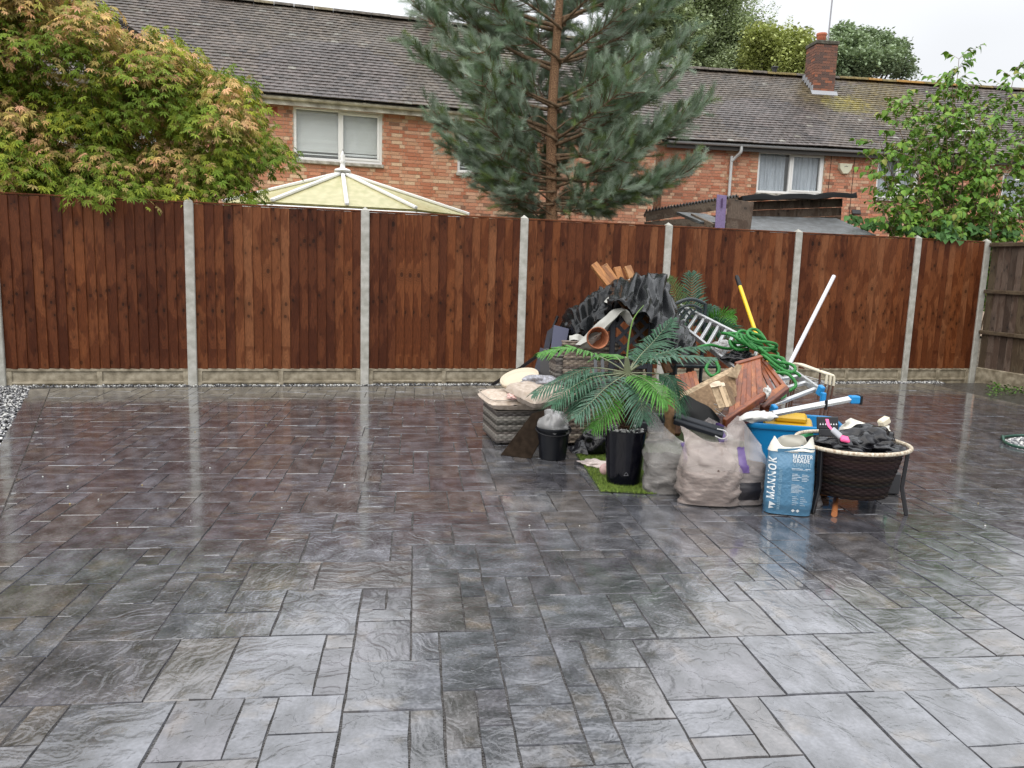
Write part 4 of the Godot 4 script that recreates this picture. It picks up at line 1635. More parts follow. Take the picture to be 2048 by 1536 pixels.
func build_maple():
	var r := RandomNumberGenerator.new()
	r.seed = 901
	var t := thing("maple_tree", "bushy maple with green leaves and peach-pink tips overhanging the fence", "tree")
	var bark := M("maple_bark", Color(0.055, 0.045, 0.035), 0.8, {"tex": T.blotch, "tri": 4.0})
	var foot := WP(190, 520, 1.5)
	foot.y = 0
	var outline := PackedVector2Array([Vector2(-260, -160), Vector2(60, -110), Vector2(150, -30), Vector2(205, 55), Vector2(265, 85), Vector2(330, 78), Vector2(400, 128), Vector2(470, 158), Vector2(490, 185), Vector2(500, 225), Vector2(480, 265), Vector2(520, 280), Vector2(575, 315), Vector2(560, 325), Vector2(520, 322), Vector2(510, 355), Vector2(470, 384), Vector2(330, 388), Vector2(200, 396), Vector2(-260, 380)])
	var xfs := []
	var cs := []
	var branches := MB.new()
	var trunk := MB.new()
	trunk.tube(spline([foot, foot + Vector3(0.05, 0.7, 0), foot + Vector3(0.0, 1.5, 0.05), foot + Vector3(-0.1, 2.4, 0.1)], 5), [0.11, 0.105, 0.10, 0.10, 0.095, 0.09, 0.085, 0.08, 0.08, 0.07, 0.07, 0.06, 0.06, 0.05, 0.05, 0.045], 10)
	var hubs := []
	for k in 9:
		var a := k * 0.8 + 0.3
		var h := foot + Vector3(cos(a) * 1.0, 2.1 + 0.22 * k, sin(a) * 0.75)
		hubs.append(h)
		var s := foot + Vector3(0, 1.0 + 0.12 * k, 0)
		branches.tube(spline([s, s.lerp(h, 0.5) + Vector3(0, 0.12, 0), h], 5), [0.05, 0.045, 0.042, 0.04, 0.036, 0.033, 0.03, 0.027, 0.024, 0.022, 0.02], 6)
	var tried := 0
	var pads := 0
	while pads < 460 and tried < 8000:
		tried += 1
		var q := Vector2(r.randf_range(-260, 600), r.randf_range(-160, 408))
		if not Geometry2D.is_point_in_polygon(q, outline):
			continue
		var b := r.randf_range(0.15, 2.7)
		var low := q.y > 355
		if low and pads % 2 == 0 and q.x > 120 and q.x < 300:
			b = r.randf_range(-0.12, 0.25)
		elif pads % 2 == 1:
			b = r.randf_range(0.3, 1.2)   # more pads on the outside of the crown, towards us
		if q.x > 430:
			b = r.randf_range(0.3, 1.5)
		var c := WP(q.x, q.y, b)
		pads += 1
		var best: Vector3 = hubs[0]
		for h in hubs:
			if h.distance_to(c) < best.distance_to(c):
				best = h
		var midp := best.lerp(c, 0.55) + Vector3(0, 0.06, 0)
		if pads % 4 == 0:
			branches.tube(spline([best, midp, c], 4), [0.009, 0.008, 0.008, 0.007, 0.006, 0.005, 0.004, 0.003, 0.002], 5, false)
		var out := c - (foot + Vector3(0, 2.6, 0))
		out.y *= 0.3
		out = out.normalized()
		var rad := r.randf_range(0.24, 0.40)
		var hf := clampf((c.y - 2.1) / 2.6, 0, 1)
		var hot := r.randf() < (0.08 + 0.78 * hf)
		var yel := r.randf()
		for k in int(90 * rad / 0.3):
			var a := r.randf_range(0, TAU)
			var rr := rad * sqrt(r.randf())
			var p := c + Vector3(cos(a) * rr, 0, sin(a) * rr) + out * rr * 0.2
			p.y += 0.07 - 0.55 * rr * rr / rad + r.randf_range(-0.15, 0.10)
			var ax := Vector3(cos(a), -0.75 - r.randf() * 0.8, sin(a)) + out * 0.4
			var nrm := Vector3(cos(a) * 0.55, 0.9, sin(a) * 0.55) + Vector3(r.randf_range(-0.9, 0.9), r.randf_range(-0.4, 0.3), r.randf_range(-0.9, 0.9))
			var sc := r.randf_range(0.045, 0.095)
			xfs.append(Transform3D(leaf_basis(ax, nrm, sc), p))
			var g := Color(0.115, 0.185, 0.024).lerp(Color(0.34, 0.35, 0.04), yel * r.randf())
			if hot:
				var tip := Color(0.56, 0.34, 0.19).lerp(Color(0.50, 0.38, 0.12), r.randf()).lerp(Color(0.55, 0.27, 0.20), r.randf() * 0.6)
				g = g.lerp(tip, clampf(r.randf_range(0.15, 1.1), 0, 1))
			elif r.randf() < 0.08:
				g = Color(0.30, 0.24, 0.09)
			cs.append(g * r.randf_range(0.95, 1.6))
	part(t, "trunk", trunk, bark)
	part(t, "branches", branches, bark)
	many(t, "crown", maple_leaf(), M("maple_leaf", Color(1, 1, 1), 0.5, {"vc": true, "spec": 0.3, "back": Color(0.65, 0.65, 0.45)}), xfs, cs)

func build_pine():
	var r := RandomNumberGenerator.new()
	r.seed = 77
	var t := thing("pine_tree", "tall blue-green pine with an orange-brown trunk behind the fence", "tree")
	var foot := WP(1103, 437, 2.0)
	var dz := -foot.z
	foot.y = 0
	var bark := M("pine_bark", Color(0.60, 0.36, 0.20), 0.85, {"tex": ntex(91, 0.03, 4, Color(0.42, 0.38, 0.36), Color(1, 1, 1)), "tri": 3.0, "h": T.grain_h, "hs": 0.6})
	var limb := M("pine_limb", Color(0.30, 0.20, 0.12), 0.85, {"tex": T.blotch, "tri": 4.0, "h": T.grain_h, "hs": 0.3})
	var tr := MB.new()
	var pts := []
	var rad := []
	for k in 15:
		var y := k * 0.55
		pts.append(foot + Vector3(0.035 * sin(y * 1.3) - 0.004 * y, y, 0.03 * cos(y)))
		rad.append(lerpf(0.118, 0.028, pow(k / 14.0, 0.9)))
	tr.tube(pts, rad, 12)
	part(t, "trunk", tr, bark)
	var lb := MB.new()
	var xfs := []
	var cs := []
	var whorls := [[424, 1.15, 1.6, 0.12], [392, 1.2, 1.85, 0.2], [360, 1.6, 2.0, 0.25], [325, 1.95, 2.1, 0.3], [276, 2.2, 2.1, 0.42], [214, 2.25, 1.95, 0.45], [138, 2.3, 1.95, 0.5], [50, 2.3, 1.95, 0.5], [-35, 2.0, 2.0, 0.5], [-120, 1.5, 1.6, 0.55]]
	for w in whorls:
		var y: float = Z(1103, w[0], dz).y
		var start := Vector3(foot.x, y, foot.z)
		var arms := [[PI + r.randf_range(-0.25, 0.25), w[1], w[3]], [r.randf_range(-0.25, 0.25), w[2], w[3]], [PI * 0.5 + r.randf_range(-0.3, 0.3), w[1] * 0.75, w[3]], [PI * 0.75 + r.randf_range(-0.2, 0.2), w[1] * 0.9, w[3]], [PI * 0.27 + r.randf_range(-0.2, 0.2), w[2] * 0.9, w[3]], [-PI * 0.22 + r.randf_range(-0.12, 0.12), w[2] * 0.62, w[3] - 0.1], [PI * 1.2 + r.randf_range(-0.1, 0.1), w[1] * 0.62, w[3] - 0.1]]
		for arm in arms:
			var az: float = arm[0]
			var ln: float = arm[1] * r.randf_range(0.9, 1.06)
			var el: float = arm[2] + r.randf_range(-0.1, 0.1)
			var d := Vector3(cos(az), 0, -sin(az))
			var st := start + Vector3(0, r.randf_range(-0.12, 0.12), 0)
			var bp := []
			for k in 9:
				var u := k / 8.0
				bp.append(st + d * ln * u * cos(el * 0.8) + Vector3(0, ln * (sin(el) * u - 0.05 * sin(u * PI) + 0.10 * u * u * u), 0) + d.cross(Vector3.UP) * 0.08 * sin(u * 5.0 + az))
			var rr := []
			for k in 9:
				rr.append(lerpf(0.016 + 0.007 * ln, 0.004, k / 8.0))
			lb.tube(bp, rr, 6)
			var steps := int(ln / 0.095)
			for k in steps + 1:
				var u := lerpf(0.32, 1.0, float(k) / steps)
				var f := u * 8.0
				var i := mini(int(f), 7)
				var p: Vector3 = bp[i].lerp(bp[i + 1], f - i)
				var dir: Vector3 = (bp[i + 1] - bp[i]).normalized()
				for s in [-1.0, 1.0]:
					var sl := (0.30 + 0.42 * (1.0 - u)) * r.randf_range(0.6, 1.15) * minf(1.0, ln / 1.5)
					var sd: Vector3 = (dir * r.randf_range(0.5, 1.0) + dir.cross(Vector3.UP).normalized() * s * r.randf_range(0.5, 1.0) + Vector3(0, r.randf_range(-0.45, 0.6), 0)).normalized()
					var e := p + sd * sl + Vector3(0, 0.05 * sl, 0)
					lb.tube([p, p.lerp(e, 0.5) + Vector3(0, -0.02, 0), e], [0.008, 0.006, 0.004], 4, false)
					var m := maxi(2, int(sl / 0.07))
					for q in m:
						var v := lerpf(0.25, 1.0, float(q) / (m - 1))
						var gdir := (sd + Vector3(r.randf_range(-0.8, 0.8), r.randf_range(-0.35, 0.9), r.randf_range(-0.8, 0.8))).normalized()
						var b := leaf_basis(gdir, Vector3(r.randf_range(-1, 1), 0.3, r.randf_range(-1, 1)), r.randf_range(0.85, 1.35))
						xfs.append(Transform3D(b, p.lerp(e, v)))
						var col := Color(0.16, 0.25, 0.14).lerp(Color(0.42, 0.50, 0.40), r.randf())
						if r.randf() < 0.2:
							col = Color(0.14, 0.20, 0.06)
						cs.append(col * r.randf_range(0.7, 1.2))
	# a few bare snags low on the trunk
	for q in [[430, -1, 0.9], [405, -1, 0.75], [345, -1, 0.7], [262, 1, 0.55], [262, -1, 0.5], [405, 1, 0.5]]:
		var s := Vector3(foot.x, Z(1103, q[0], dz).y, foot.z + 0.06)
		var e := s + Vector3(q[1] * q[2], q[2] * 0.3, 0.25)
		lb.tube(spline([s, s.lerp(e, 0.5) + Vector3(0, 0.09, 0), e + Vector3(0, -0.1, 0)], 4), [0.016, 0.015, 0.014, 0.013, 0.012, 0.010, 0.008, 0.006, 0.004], 5)
	part(t, "branches", lb, limb)
	many(t, "crown", needle_tuft(), M("pine_needle", Color(1, 1, 1), 0.42, {"vc": true, "spec": 0.3, "back": Color(0.3, 0.3, 0.3)}), xfs, cs)

func build_shrub():
	var r := RandomNumberGenerator.new()
	r.seed = 33
	var t := thing("leafy_shrub", "tall many-stemmed leafy shrub with a few white flowers behind the fence corner", "shrub")
	var stem := M("shrub_stem", Color(0.20, 0.135, 0.085), 0.8)
	var lb := MB.new()
	var xfs := []
	var cs := []
	var fx := []
	var tips := [[1785, 222, .4], [1805, 205, .8], [1845, 222, .5], [1872, 262, .9], [1918, 118, .8], [1905, 150, .5], [1890, 175, 1.1], [1935, 185, .6], [2032, 138, .7], [2010, 200, 1.0], [1985, 240, .5], [2050, 262, .8], [1760, 285, .6], [1755, 330, .3], [1775, 372, .5], [2080, 330, .6], [2060, 400, .4], [1830, 300, .3], [1870, 330, .5], [1960, 300, .4], [1925, 240, .9], [1975, 350, .3], [2030, 300, .5], [1790, 300, 1.1], [1850, 250, 1.2], [2100, 250, 1.0], [2130, 300, .8], [1765, 420, .25], [1800, 430, .2], [2020, 430, .3], [1960, 215, 1.1], [1942, 262, .3], [1860, 400, .15], [1990, 410, .15], [1905, 430, .05], [1890, 200, .4], [2075, 200, 1.0]]
	var base := WP(1915, 560, 0.75)
	base.y = 0.0
	for q in tips:
		var e := WP(q[0], q[1], q[2])
		var b0 := base + Vector3(r.randf_range(-0.3, 0.3), 0, r.randf_range(-0.25, 0.25))
		var mid := b0.lerp(e, 0.5)
		mid.x = lerpf(b0.x, e.x, 0.36)
		mid.z = lerpf(b0.z, e.z, 0.36)
		var path := spline([b0, mid, e], 10)
		var rr := []
		for k in path.size():
			rr.append(lerpf(0.014, 0.003, float(k) / path.size()))
		lb.tube(path, rr, 5)
		for k in range(8, path.size()):
			var dir: Vector3 = (path[mini(k + 1, path.size() - 1)] - path[k - 1]).normalized()
			for s in 4:
				var a := r.randf_range(0, TAU)
				var side := dir.cross(Vector3(cos(a), 0.2, sin(a))).normalized()
				var tl := r.randf_range(0.08, 0.36)
				var te: Vector3 = path[k] + (side + dir * 0.5 + Vector3(0, 0.15, 0)).normalized() * tl
				lb.tube([path[k], te], [0.003, 0.0018], 3, false)
				for m in 5:
					var p: Vector3 = path[k].lerp(te, 0.3 + 0.7 * m / 4.0)
					var ax := side.rotated(dir, r.randf_range(-1.2, 1.2)) + Vector3(0, r.randf_range(-1.0, 0.2), 0)
					var nrm := Vector3(r.randf_range(-0.7, 0.7), 1.0, r.randf_range(-0.3, 1.0))
					xfs.append(Transform3D(leaf_basis(ax, nrm, r.randf_range(0.065, 0.12)), p))
					var c := Color(0.085, 0.20, 0.030).lerp(Color(0.20, 0.33, 0.05), r.randf())
					if r.randf() < 0.08:
						c = Color(0.24, 0.26, 0.06)
					cs.append(c * r.randf_range(0.75, 1.15))
	for q in [[1925, 248], [1938, 262], [1945, 240], [1918, 270], [1950, 262], [1980, 340], [1985, 330], [2035, 360], [1928, 262]]:
		var p := WP(q[0], q[1], 0.35)
		for k in 4:
			var a := k * PI / 2 + r.randf()
			fx.append(Transform3D(leaf_basis(Vector3(cos(a), 0.2, sin(a)), Vector3(0, 0.6, 0.8), 0.03), p))
	part(t, "stems", lb, stem)
	many(t, "foliage", oval_leaf(0.3), M("shrub_leaf", Color(1, 1, 1), 0.42, {"vc": true, "spec": 0.28, "back": Color(0.5, 0.5, 0.35)}), xfs, cs)
	many(t, "blossom", oval_leaf(0.1, 0.45), M("white_petal", Color(0.8, 0.8, 0.72), 0.6, {"back": Color(0.4, 0.4, 0.4)}), fx, [], "small white flowers")
	# low creeper trailing over the shed roof and the fence top
	var v := thing("trailing_creeper", "trailing creeper with broad leaves over the fence top and felt roof", "creeper")
	var vx := []
	var vc := []
	for q in [[1700, 436, 1735, 448, 26, 0.9], [1735, 448, 1790, 452, 34, 0.7], [1870, 470, 1925, 478, 26, 0.0], [1890, 440, 1910, 475, 26, 0.02], [1790, 455, 1880, 466, 40, 0.25], [1930, 455, 2050, 470, 60, 0.3]]:
		for k in q[4]:
			var u := r.randf()
			var p := WP(lerpf(q[0], q[2], u) + r.randf_range(-6, 6), lerpf(q[1], q[3], u) + r.randf_range(-9, 7), q[5] + r.randf_range(-0.07, 0.12))
			vx.append(Transform3D(leaf_basis(Vector3(r.randf_range(-1, 1), -0.6, r.randf_range(0, 1)), Vector3(r.randf_range(-0.4, 0.4), 0.8, 0.7), r.randf_range(0.07, 0.12)), p))
			vc.append(Color(0.07, 0.16, 0.045) * r.randf_range(0.7, 1.3))
	many(v, "foliage", oval_leaf(0.2, 0.45), mats.shrub_leaf, vx, vc)

func build_far_trees():
	var r := RandomNumberGenerator.new()
	r.seed = 12
	var clump := MB.new()
	for k in 16:
		var p := Vector3(r.randf_range(-0.3, 0.3), r.randf_range(-0.22, 0.22), r.randf_range(-0.3, 0.3))
		var d := Vector3(r.randf_range(-1, 1), r.randf_range(-0.8, 0.5), r.randf_range(-1, 1)).normalized()
		var s := d.cross(Vector3(r.randf_range(-1, 1), 1, r.randf_range(-1, 1))).normalized()
		var ln := r.randf_range(0.09, 0.15)
		clump.poly([p, p + d * ln * 0.5 + s * ln * 0.3, p + d * ln, p + d * ln * 0.5 - s * ln * 0.3], d.cross(s))
	var cm := clump.mesh()
	var leaf := M("far_leaf", Color(1, 1, 1), 0.5, {"vc": true, "back": Color(0.5, 0.5, 0.35)})
	var bark := M("far_bark", Color(0.07, 0.06, 0.05), 0.85)
	# trees: label, z, lobes in pixels [x, y, radius px], leaf colours, clumps
	var list := [
		["broad grey-green tree rising behind the pine and the roofs", 31.0, [[1420, 60, 95], [1340, 40, 90], [1480, 95, 70], [1400, 130, 80], [1450, 20, 60], [1370, -30, 80], [1300, 10, 80], [1500, 60, 45]], Color(0.33, 0.40, 0.22), 5200],
		["yellow-green tree behind the roof beside the brick chimney", 29.0, [[1560, 115, 55], [1535, 140, 45], [1595, 95, 28], [1590, 130, 40], [1520, 100, 35]], Color(0.36, 0.41, 0.13), 2000],
		["dark green feathery tree behind the brick chimney", 30.0, [[1690, 120, 45], [1720, 95, 30], [1740, 130, 42], [1690, 80, 25], [1762, 88, 16], [1795, 100, 13], [1785, 130, 22], [1808, 150, 14], [1655, 140, 40]], Color(0.25, 0.33, 0.19), 2200],
	]
	for q in list:
		var t := thing("far_tree", q[0], "tree", Vector3.ZERO, 0.0, "trees beyond the roofs")
		var xfs := []
		var cs := []
		var lb := MB.new()
		var z: float = q[1]
		var tot := 0.0
		for l in q[2]:
			tot += l[2] * l[2]
		var c0 := Z(q[2][0][0], q[2][0][1], z)
		var ft := Vector3(c0.x, 0, c0.z)
		lb.tube([ft, ft + Vector3(0.1, c0.y * 0.5, 0), c0], [0.28, 0.22, 0.08], 8)
		for l in q[2]:
			var c := Z(l[0], l[1], z + r.randf_range(-0.8, 0.8))
			var rad: float = l[2] * z / F
			lb.tube(spline([ft + Vector3(0, c0.y * 0.55, 0), ft.lerp(c, 0.5) + Vector3(0, c.y * 0.3, 0), c], 4), [0.10, 0.09, 0.08, 0.07, 0.06, 0.05, 0.04, 0.03, 0.02], 5)
			var subs := []
			for k in 9:
				subs.append([Vector3(r.randfn(), r.randfn() * 0.9, r.randfn()).normalized() * rad * r.randf_range(0.45, 0.85), rad * r.randf_range(0.22, 0.5)])
			for k in int(q[4] * l[2] * l[2] / tot):
				var sb: Array = subs[r.randi() % 9]
				var d := Vector3(r.randfn(), r.randfn(), r.randfn()).normalized()
				var rr: float = sb[1] * pow(r.randf(), 0.4)
				var off: Vector3 = sb[0]
				xfs.append(Transform3D(Basis.from_euler(Vector3(r.randf_range(-0.5, 0.5), r.randf_range(0, TAU), r.randf_range(-0.5, 0.5))) * r.randf_range(0.7, 1.3), c + off + d * rr))
				cs.append(q[3] * r.randf_range(0.6, 1.3))
			for k in 7:  # feathery shoots breaking the outline
				var a := r.randf_range(0.2, PI - 0.2)
				var d := Vector3(cos(a), sin(a), r.randf_range(-0.4, 0.4))
				for m in 6:
					xfs.append(Transform3D(Basis.from_euler(Vector3(r.randf_range(-0.5, 0.5), r.randf_range(0, TAU), 0)) * (0.75 - 0.09 * m), c + d * rad * (0.85 + 0.07 * m)))
					cs.append(q[3] * r.randf_range(0.8, 1.4))
		part(t, "trunk", lb, bark)
		many(t, "crown", cm, leaf, xfs, cs)

# ---------- the heap of cleared-out garden things ----------
func weave(mb: MB, loop_of: Callable, count: int, y0: float, pitch: float, amp: float, tones: Array):
	# flat strands running round in front of and behind the stakes in turn
	for k in count:
		var loop: Array = loop_of.call(y0 + (k + 0.5) * pitch)
		var rows := [[], [], [], []]
		var hh := pitch * 0.5
		for i in loop.size():
			var o := amp * (1.0 if (i / 2 + k) % 2 == 0 else -0.6)
			var q: Vector2 = loop[i][0]
			var nn: Vector2 = loop[i][1]
			var a := q + nn * (o - amp * 0.35)
			var b := q + nn * o
			var y := y0 + (k + 0.5) * pitch
			rows[0].append(Vector3(a.x, y + hh, a.y))
			rows[1].append(Vector3(b.x, y + hh * 0.55, b.y))
			rows[2].append(Vector3(b.x, y - hh * 0.55, b.y))
			rows[3].append(Vector3(a.x, y - hh, a.y))
		mb.col = tones[rng.randi() % tones.size()] * rnd(0.75, 1.2)
		mb.grid(rows)
	mb.col = Color.WHITE

func rect_loop(x0: float, x1: float, z0: float, z1: float, step := 0.018) -> Array:
	var c := [Vector2(x0, z1), Vector2(x1, z1), Vector2(x1, z0), Vector2(x0, z0)]
	var nn := [Vector2(0, 1), Vector2(1, 0), Vector2(0, -1), Vector2(-1, 0)]
	var out := []
	for e in 4:
		var a: Vector2 = c[e]
		var b: Vector2 = c[(e + 1) % 4]
		var m := int(a.distance_to(b) / step)
		for k in m:
			var n2: Vector2 = nn[e]
			if k == 0:
				n2 = (nn[e] + nn[(e + 3) % 4]).normalized()
			out.append([a.lerp(b, float(k) / m), n2])
	out.append(out[0])
	return out

func wicker_box(t: Node3D, called: String, x0: float, x1: float, z0: float, z1: float, y0: float, y1: float, m: Material, tones: Array, pitch := 0.018):
	var mb := MB.new()
	var lp := rect_loop(x0, x1, z0, z1)
	weave(mb, func(_y): return lp, int((y1 - y0) / pitch), y0, pitch, 0.005, tones)
	mb.col = tones[0] * 0.3
	mb.box(XF(Vector3((x0 + x1) / 2, (y0 + y1) / 2, (z0 + z1) / 2)), Vector3(x1 - x0 - 0.012, y1 - y0 - 0.004, z1 - z0 - 0.012))
	mb.col = tones[1]
	for s in [x0, x1]:
		mb.bar(Vector3(s, y1, z0), Vector3(s, y1, z1), 0.02, 0.012, Vector3.UP, 0.004)
	for s in [z0, z1]:
		mb.bar(Vector3(x0, y1 + 0.001, s), Vector3(x1, y1 + 0.001, s), 0.02, 0.012, Vector3.UP, 0.004)
	var o := part(t, called, mb, m)
	return o

func cushion_mesh(sx: float, sy: float, sz: float, sd: int, sag := 0.0) -> MB:
	var mb := MB.new()
	var nn := nz(sd, 5.0, 2)
	var N := 22
	for side in [1.0, -1.0]:
		var rows := []
		for i in N + 1:
			var r := []
			for j in N + 1:
				var u := -1.0 + 2.0 * j / N
				var v := -1.0 + 2.0 * i / N
				var e := (1.0 - pow(absf(u), 7.0)) * (1.0 - pow(absf(v), 7.0))
				var rx := 1.0 - 0.035 * v * v * v * v
				var y: float = side * sy * 0.5 * pow(maxf(e, 0.0), 0.32) + 0.007 * nn.get_noise_2d(u * sx * 1.3, v * sz * 1.3) * side - sag * (1.0 - u * u) * (1.0 - v * v)
				r.append(Vector3(u * sx / 2 * rx, y, v * sz / 2 * (1.0 - 0.035 * u * u * u * u)))
			if side < 0:
				r.reverse()
			rows.append(r)
		mb.grid(rows)
	return mb

func sack(w: float, h: float, d: float, o := {}) -> MB:
	# a filled film sack: bulging foot, flattened and twisted-shut top with pulled corners
	var sd: int = o.get("seed", 1)
	var fill: float = o.get("fill", 0.55)
	var peak: float = o.get("peak", 0.0)      # where along the top the film is pulled up, -1..1
	var drop: float = o.get("drop", 0.12)     # how far the rest of the top edge hangs
	var cin: Color = o.get("inside", Color(0.17, 0.115, 0.095))
	var cout: Color = o.get("film", Color(0.50, 0.46, 0.42))
	var wr: float = o.get("wrinkle", 0.012)
	var px: float = o.get("ax", 2.6)
	var nn := Crease.new(sd, 8.0, 4)
	var fine := Crease.new(sd + 9, 16.0, 5)
	var n2 := nz(sd + 1, 3.0, 2)
	var n3 := nz(sd + 2, 26.0, 3)
	var core: bool = o.get("core", false)     # the loose fill alone, up to its level
	var rows := []
	var cols := []
	var NV := 64
	var NT := 96
	for i in NV + 1:
		var v := float(i) / NV * (fill if core else 1.0)
		var W := w / 2 * lerpf(0.93, 1.0, smoothstep(0.0, 0.2, v)) * lerpf(1.0, o.get("topw", 0.88), smoothstep(0.35, 1.0, v))
		var D := d / 2 * lerpf(0.72, 1.0, smoothstep(0.0, 0.2, v)) * lerpf(1.0, o.get("topd", 0.05), smoothstep(fill * 0.75, 1.0, v))
		var r := []
		var cr := []
		for j in NT + 1:
			var a := -TAU * j / NT
			var c := cos(a)
			var s := sin(a)
			var ux := signf(c) * pow(absf(c), 2.0 / px)
			var x := W * ux
			var z := D * signf(s) * pow(absf(s), 0.85)
			var top: float = h * (1.0 - drop * absf(ux - peak) / (1.0 + absf(peak)) - o.get("ears", 0.0) * (1.0 - ux * ux))
			var y := v * lerpf(h, top, smoothstep(0.3, 1.0, v))
			if v < 0.12:   # foot corners poke out
				x *= 1.0 + o.get("foot", 0.10) * (1.0 - v / 0.12) * pow(absf(ux), 6.0)
			var p := Vector3(x, y, z)
			var low := smoothstep(fill + 0.15, fill - 0.1, v)
			var amt := wr * (1.0 if v > 0.05 else v / 0.05)
			var wide := nn.at(p + Vector3(0, sd, 0))
			var thin := fine.at(Vector3(x * 0.8, y * 3.2 + x * 0.5, z * 0.8))
			var fold := lerpf(wide, 0.75 * wide + 0.22 * thin, low)
			p += Vector3(c * 0.6, 0, s).normalized() * amt * fold
			p += Vector3(0, 0, 1) * n2.get_noise_3dv(p * 1.3 + Vector3(0, sd, 0)) * 0.06 * smoothstep(fill, 1.0, v)
			r.append(p)
			var grit := clampf(0.9 + 1.1 * n3.get_noise_3dv(Vector3(p.x, p.y * 1.8, p.z)), 0.35, 2.0)
			var cc: Color = cin * grit if core else cout
			if core:
				r[-1] = Vector3(p.x * 0.965, p.y * 0.985 + 0.004, p.z * 0.955) + Vector3(0, 0.03 * n2.get_noise_2d(p.x * 4.0, p.z * 4.0), 0) * smoothstep(0.7, 1.0, v / fill)
			cr.append(Color(cc.r, cc.g, cc.b))
		rows.append(r)
		cols.append(cr)
	var mb := MB.new()
	mb.grid(rows, true, [], cols)
	mb.col = cin
	var b := []
	for j in NT:
		b.append(rows[0][j])
	mb.poly(b, Vector3.DOWN)
	if core:
		var tp := []
		for j in NT:
			tp.append(rows[NV][j])
		mb.poly(tp, Vector3.UP)
	mb.col = Color.WHITE
	return mb

func film_sack(w: float, h: float, d: float, o: Dictionary, label: String, g: String) -> MeshInstance3D:
	var film := M("sack_film_%d" % o.seed, o.film, 0.3, {"alpha": 0.36, "coat": 0.5, "coatr": 0.12})
	var s := single("film_sack", sack(w, h, d, o), film, label, "sack", g)
	var q := o.duplicate()
	q.core = true
	part(s, "bark_fill", sack(w, h, d, q), M("bark_fill", Color(1, 1, 1), 0.8, {"vc": true}))
	return s

func lump(r: Vector3, sd: int, amt: float, freq: float, n := 30) -> MB:  # a crumpled closed lump
	var rows := []
	var nn := Crease.new(sd, freq * 0.55, 7)
	var big := nz(sd, 0.9, 2)
	for i in n + 1:
		var row := []
		var a := PI * i / n
		for j in n * 2 + 1:
			var b := -TAU * (j % (n * 2)) / (n * 2)
			var d := Vector3(sin(a) * cos(b), -cos(a), sin(a) * sin(b))
			row.append(d * r * (1.0 + amt * 0.55 * nn.at(d * (1.0 + 0.2 * big.get_noise_3dv(d))) + amt * 0.8 * big.get_noise_3dv(d)))
		rows.append(row)
	var mb := MB.new()
	mb.grid(rows, true)
	return mb

func sheet_quad(a: Vector3, b: Vector3, c: Vector3, d: Vector3, thick: float) -> MB:  # a flat board by its corners, with thickness
	var mb := MB.new()
	var n := (b - a).cross(d - a).normalized() * thick
	var e := [a, b, c, d]
	var f := []
	for q in e:
		f.append(q - n)
	var wd := (b - a).length()
	var ht := (d - a).length()
	var uv := [Vector2(0, 0), Vector2(wd, 0), Vector2(wd, ht), Vector2(0, ht)]
	mb.poly(e, n, uv)
	mb.poly(f, -n, uv)
	var ctr: Vector3 = (a + b + c + d) / 4
	for k in 4:
		mb.poly([e[k], e[(k + 1) % 4], f[(k + 1) % 4], f[k]], (e[k] + e[(k + 1) % 4]) / 2 - ctr)
	return mb

func frond(t: Node3D, pts: Array, leaf: float, m: Material, sm: Material, bare := 0.3, droop := 0.5, flat := Vector3(0, 1, 0), count := 21):
	var path := spline(pts, 8)
	var n := path.size()
	var st := MB.new()
	var rr := []
	for k in n:
		rr.append(lerpf(0.0055, 0.0012, float(k) / (n - 1)))
	st.tube(path, rr, 5)
	var mb := MB.new()
	for k in count:
		var u := lerpf(bare, 0.995, float(k) / (count - 1))
		var f := u * (n - 1)
		var i := mini(int(f), n - 2)
		var p: Vector3 = path[i].lerp(path[i + 1], f - i)
		var d: Vector3 = (path[i + 1] - path[i]).normalized()
		var up := (flat - d * flat.dot(d)).normalized()
		var sd := d.cross(up)
		var w := (u - bare) / (1.0 - bare)
		var ln := leaf * 1.35 * (0.55 + 0.45 * sin(PI * clampf(w * 0.8 + 0.18, 0, 1))) * lerpf(1.0, 0.55, smoothstep(0.75, 1.0, w))
		for s in [-1.0, 1.0]:
			var l := ln * rnd(0.9, 1.08)
			var fwd := lerpf(0.45, 1.25, w) + rnd(-0.08, 0.08)
			var q0 := p
			var dir: Vector3 = (sd * s + d * fwd + up * rnd(0.10, 0.3)).normalized()
			var q1 := p + dir * l * 0.5 - Vector3(0, droop * l * 0.16, 0)
			var q2 := p + dir * l - Vector3(0, droop * l * 0.8, 0)
			var wv := d * 0.0115
			var lift := up * 0.0035
			mb.poly([q0 - wv * 0.6, q0 + lift, q1 + lift, q1 - wv], up)
			mb.poly([q0 + lift, q0 + wv * 0.6, q1 + wv, q1 + lift], up)
			mb.poly([q1 - wv, q1 + lift, q2], up)
			mb.poly([q1 + lift, q1 + wv, q2], up)
	var o := part(t, "frond", mb, m)
	part(o, "stem", st, sm)

func zz(a: Array) -> Vector3:
	return Z(a[0], a[1], a[2])

func path_of(a: Array) -> Array:
	var o := []
	for q in a:
		o.append(zz(q))
	return o

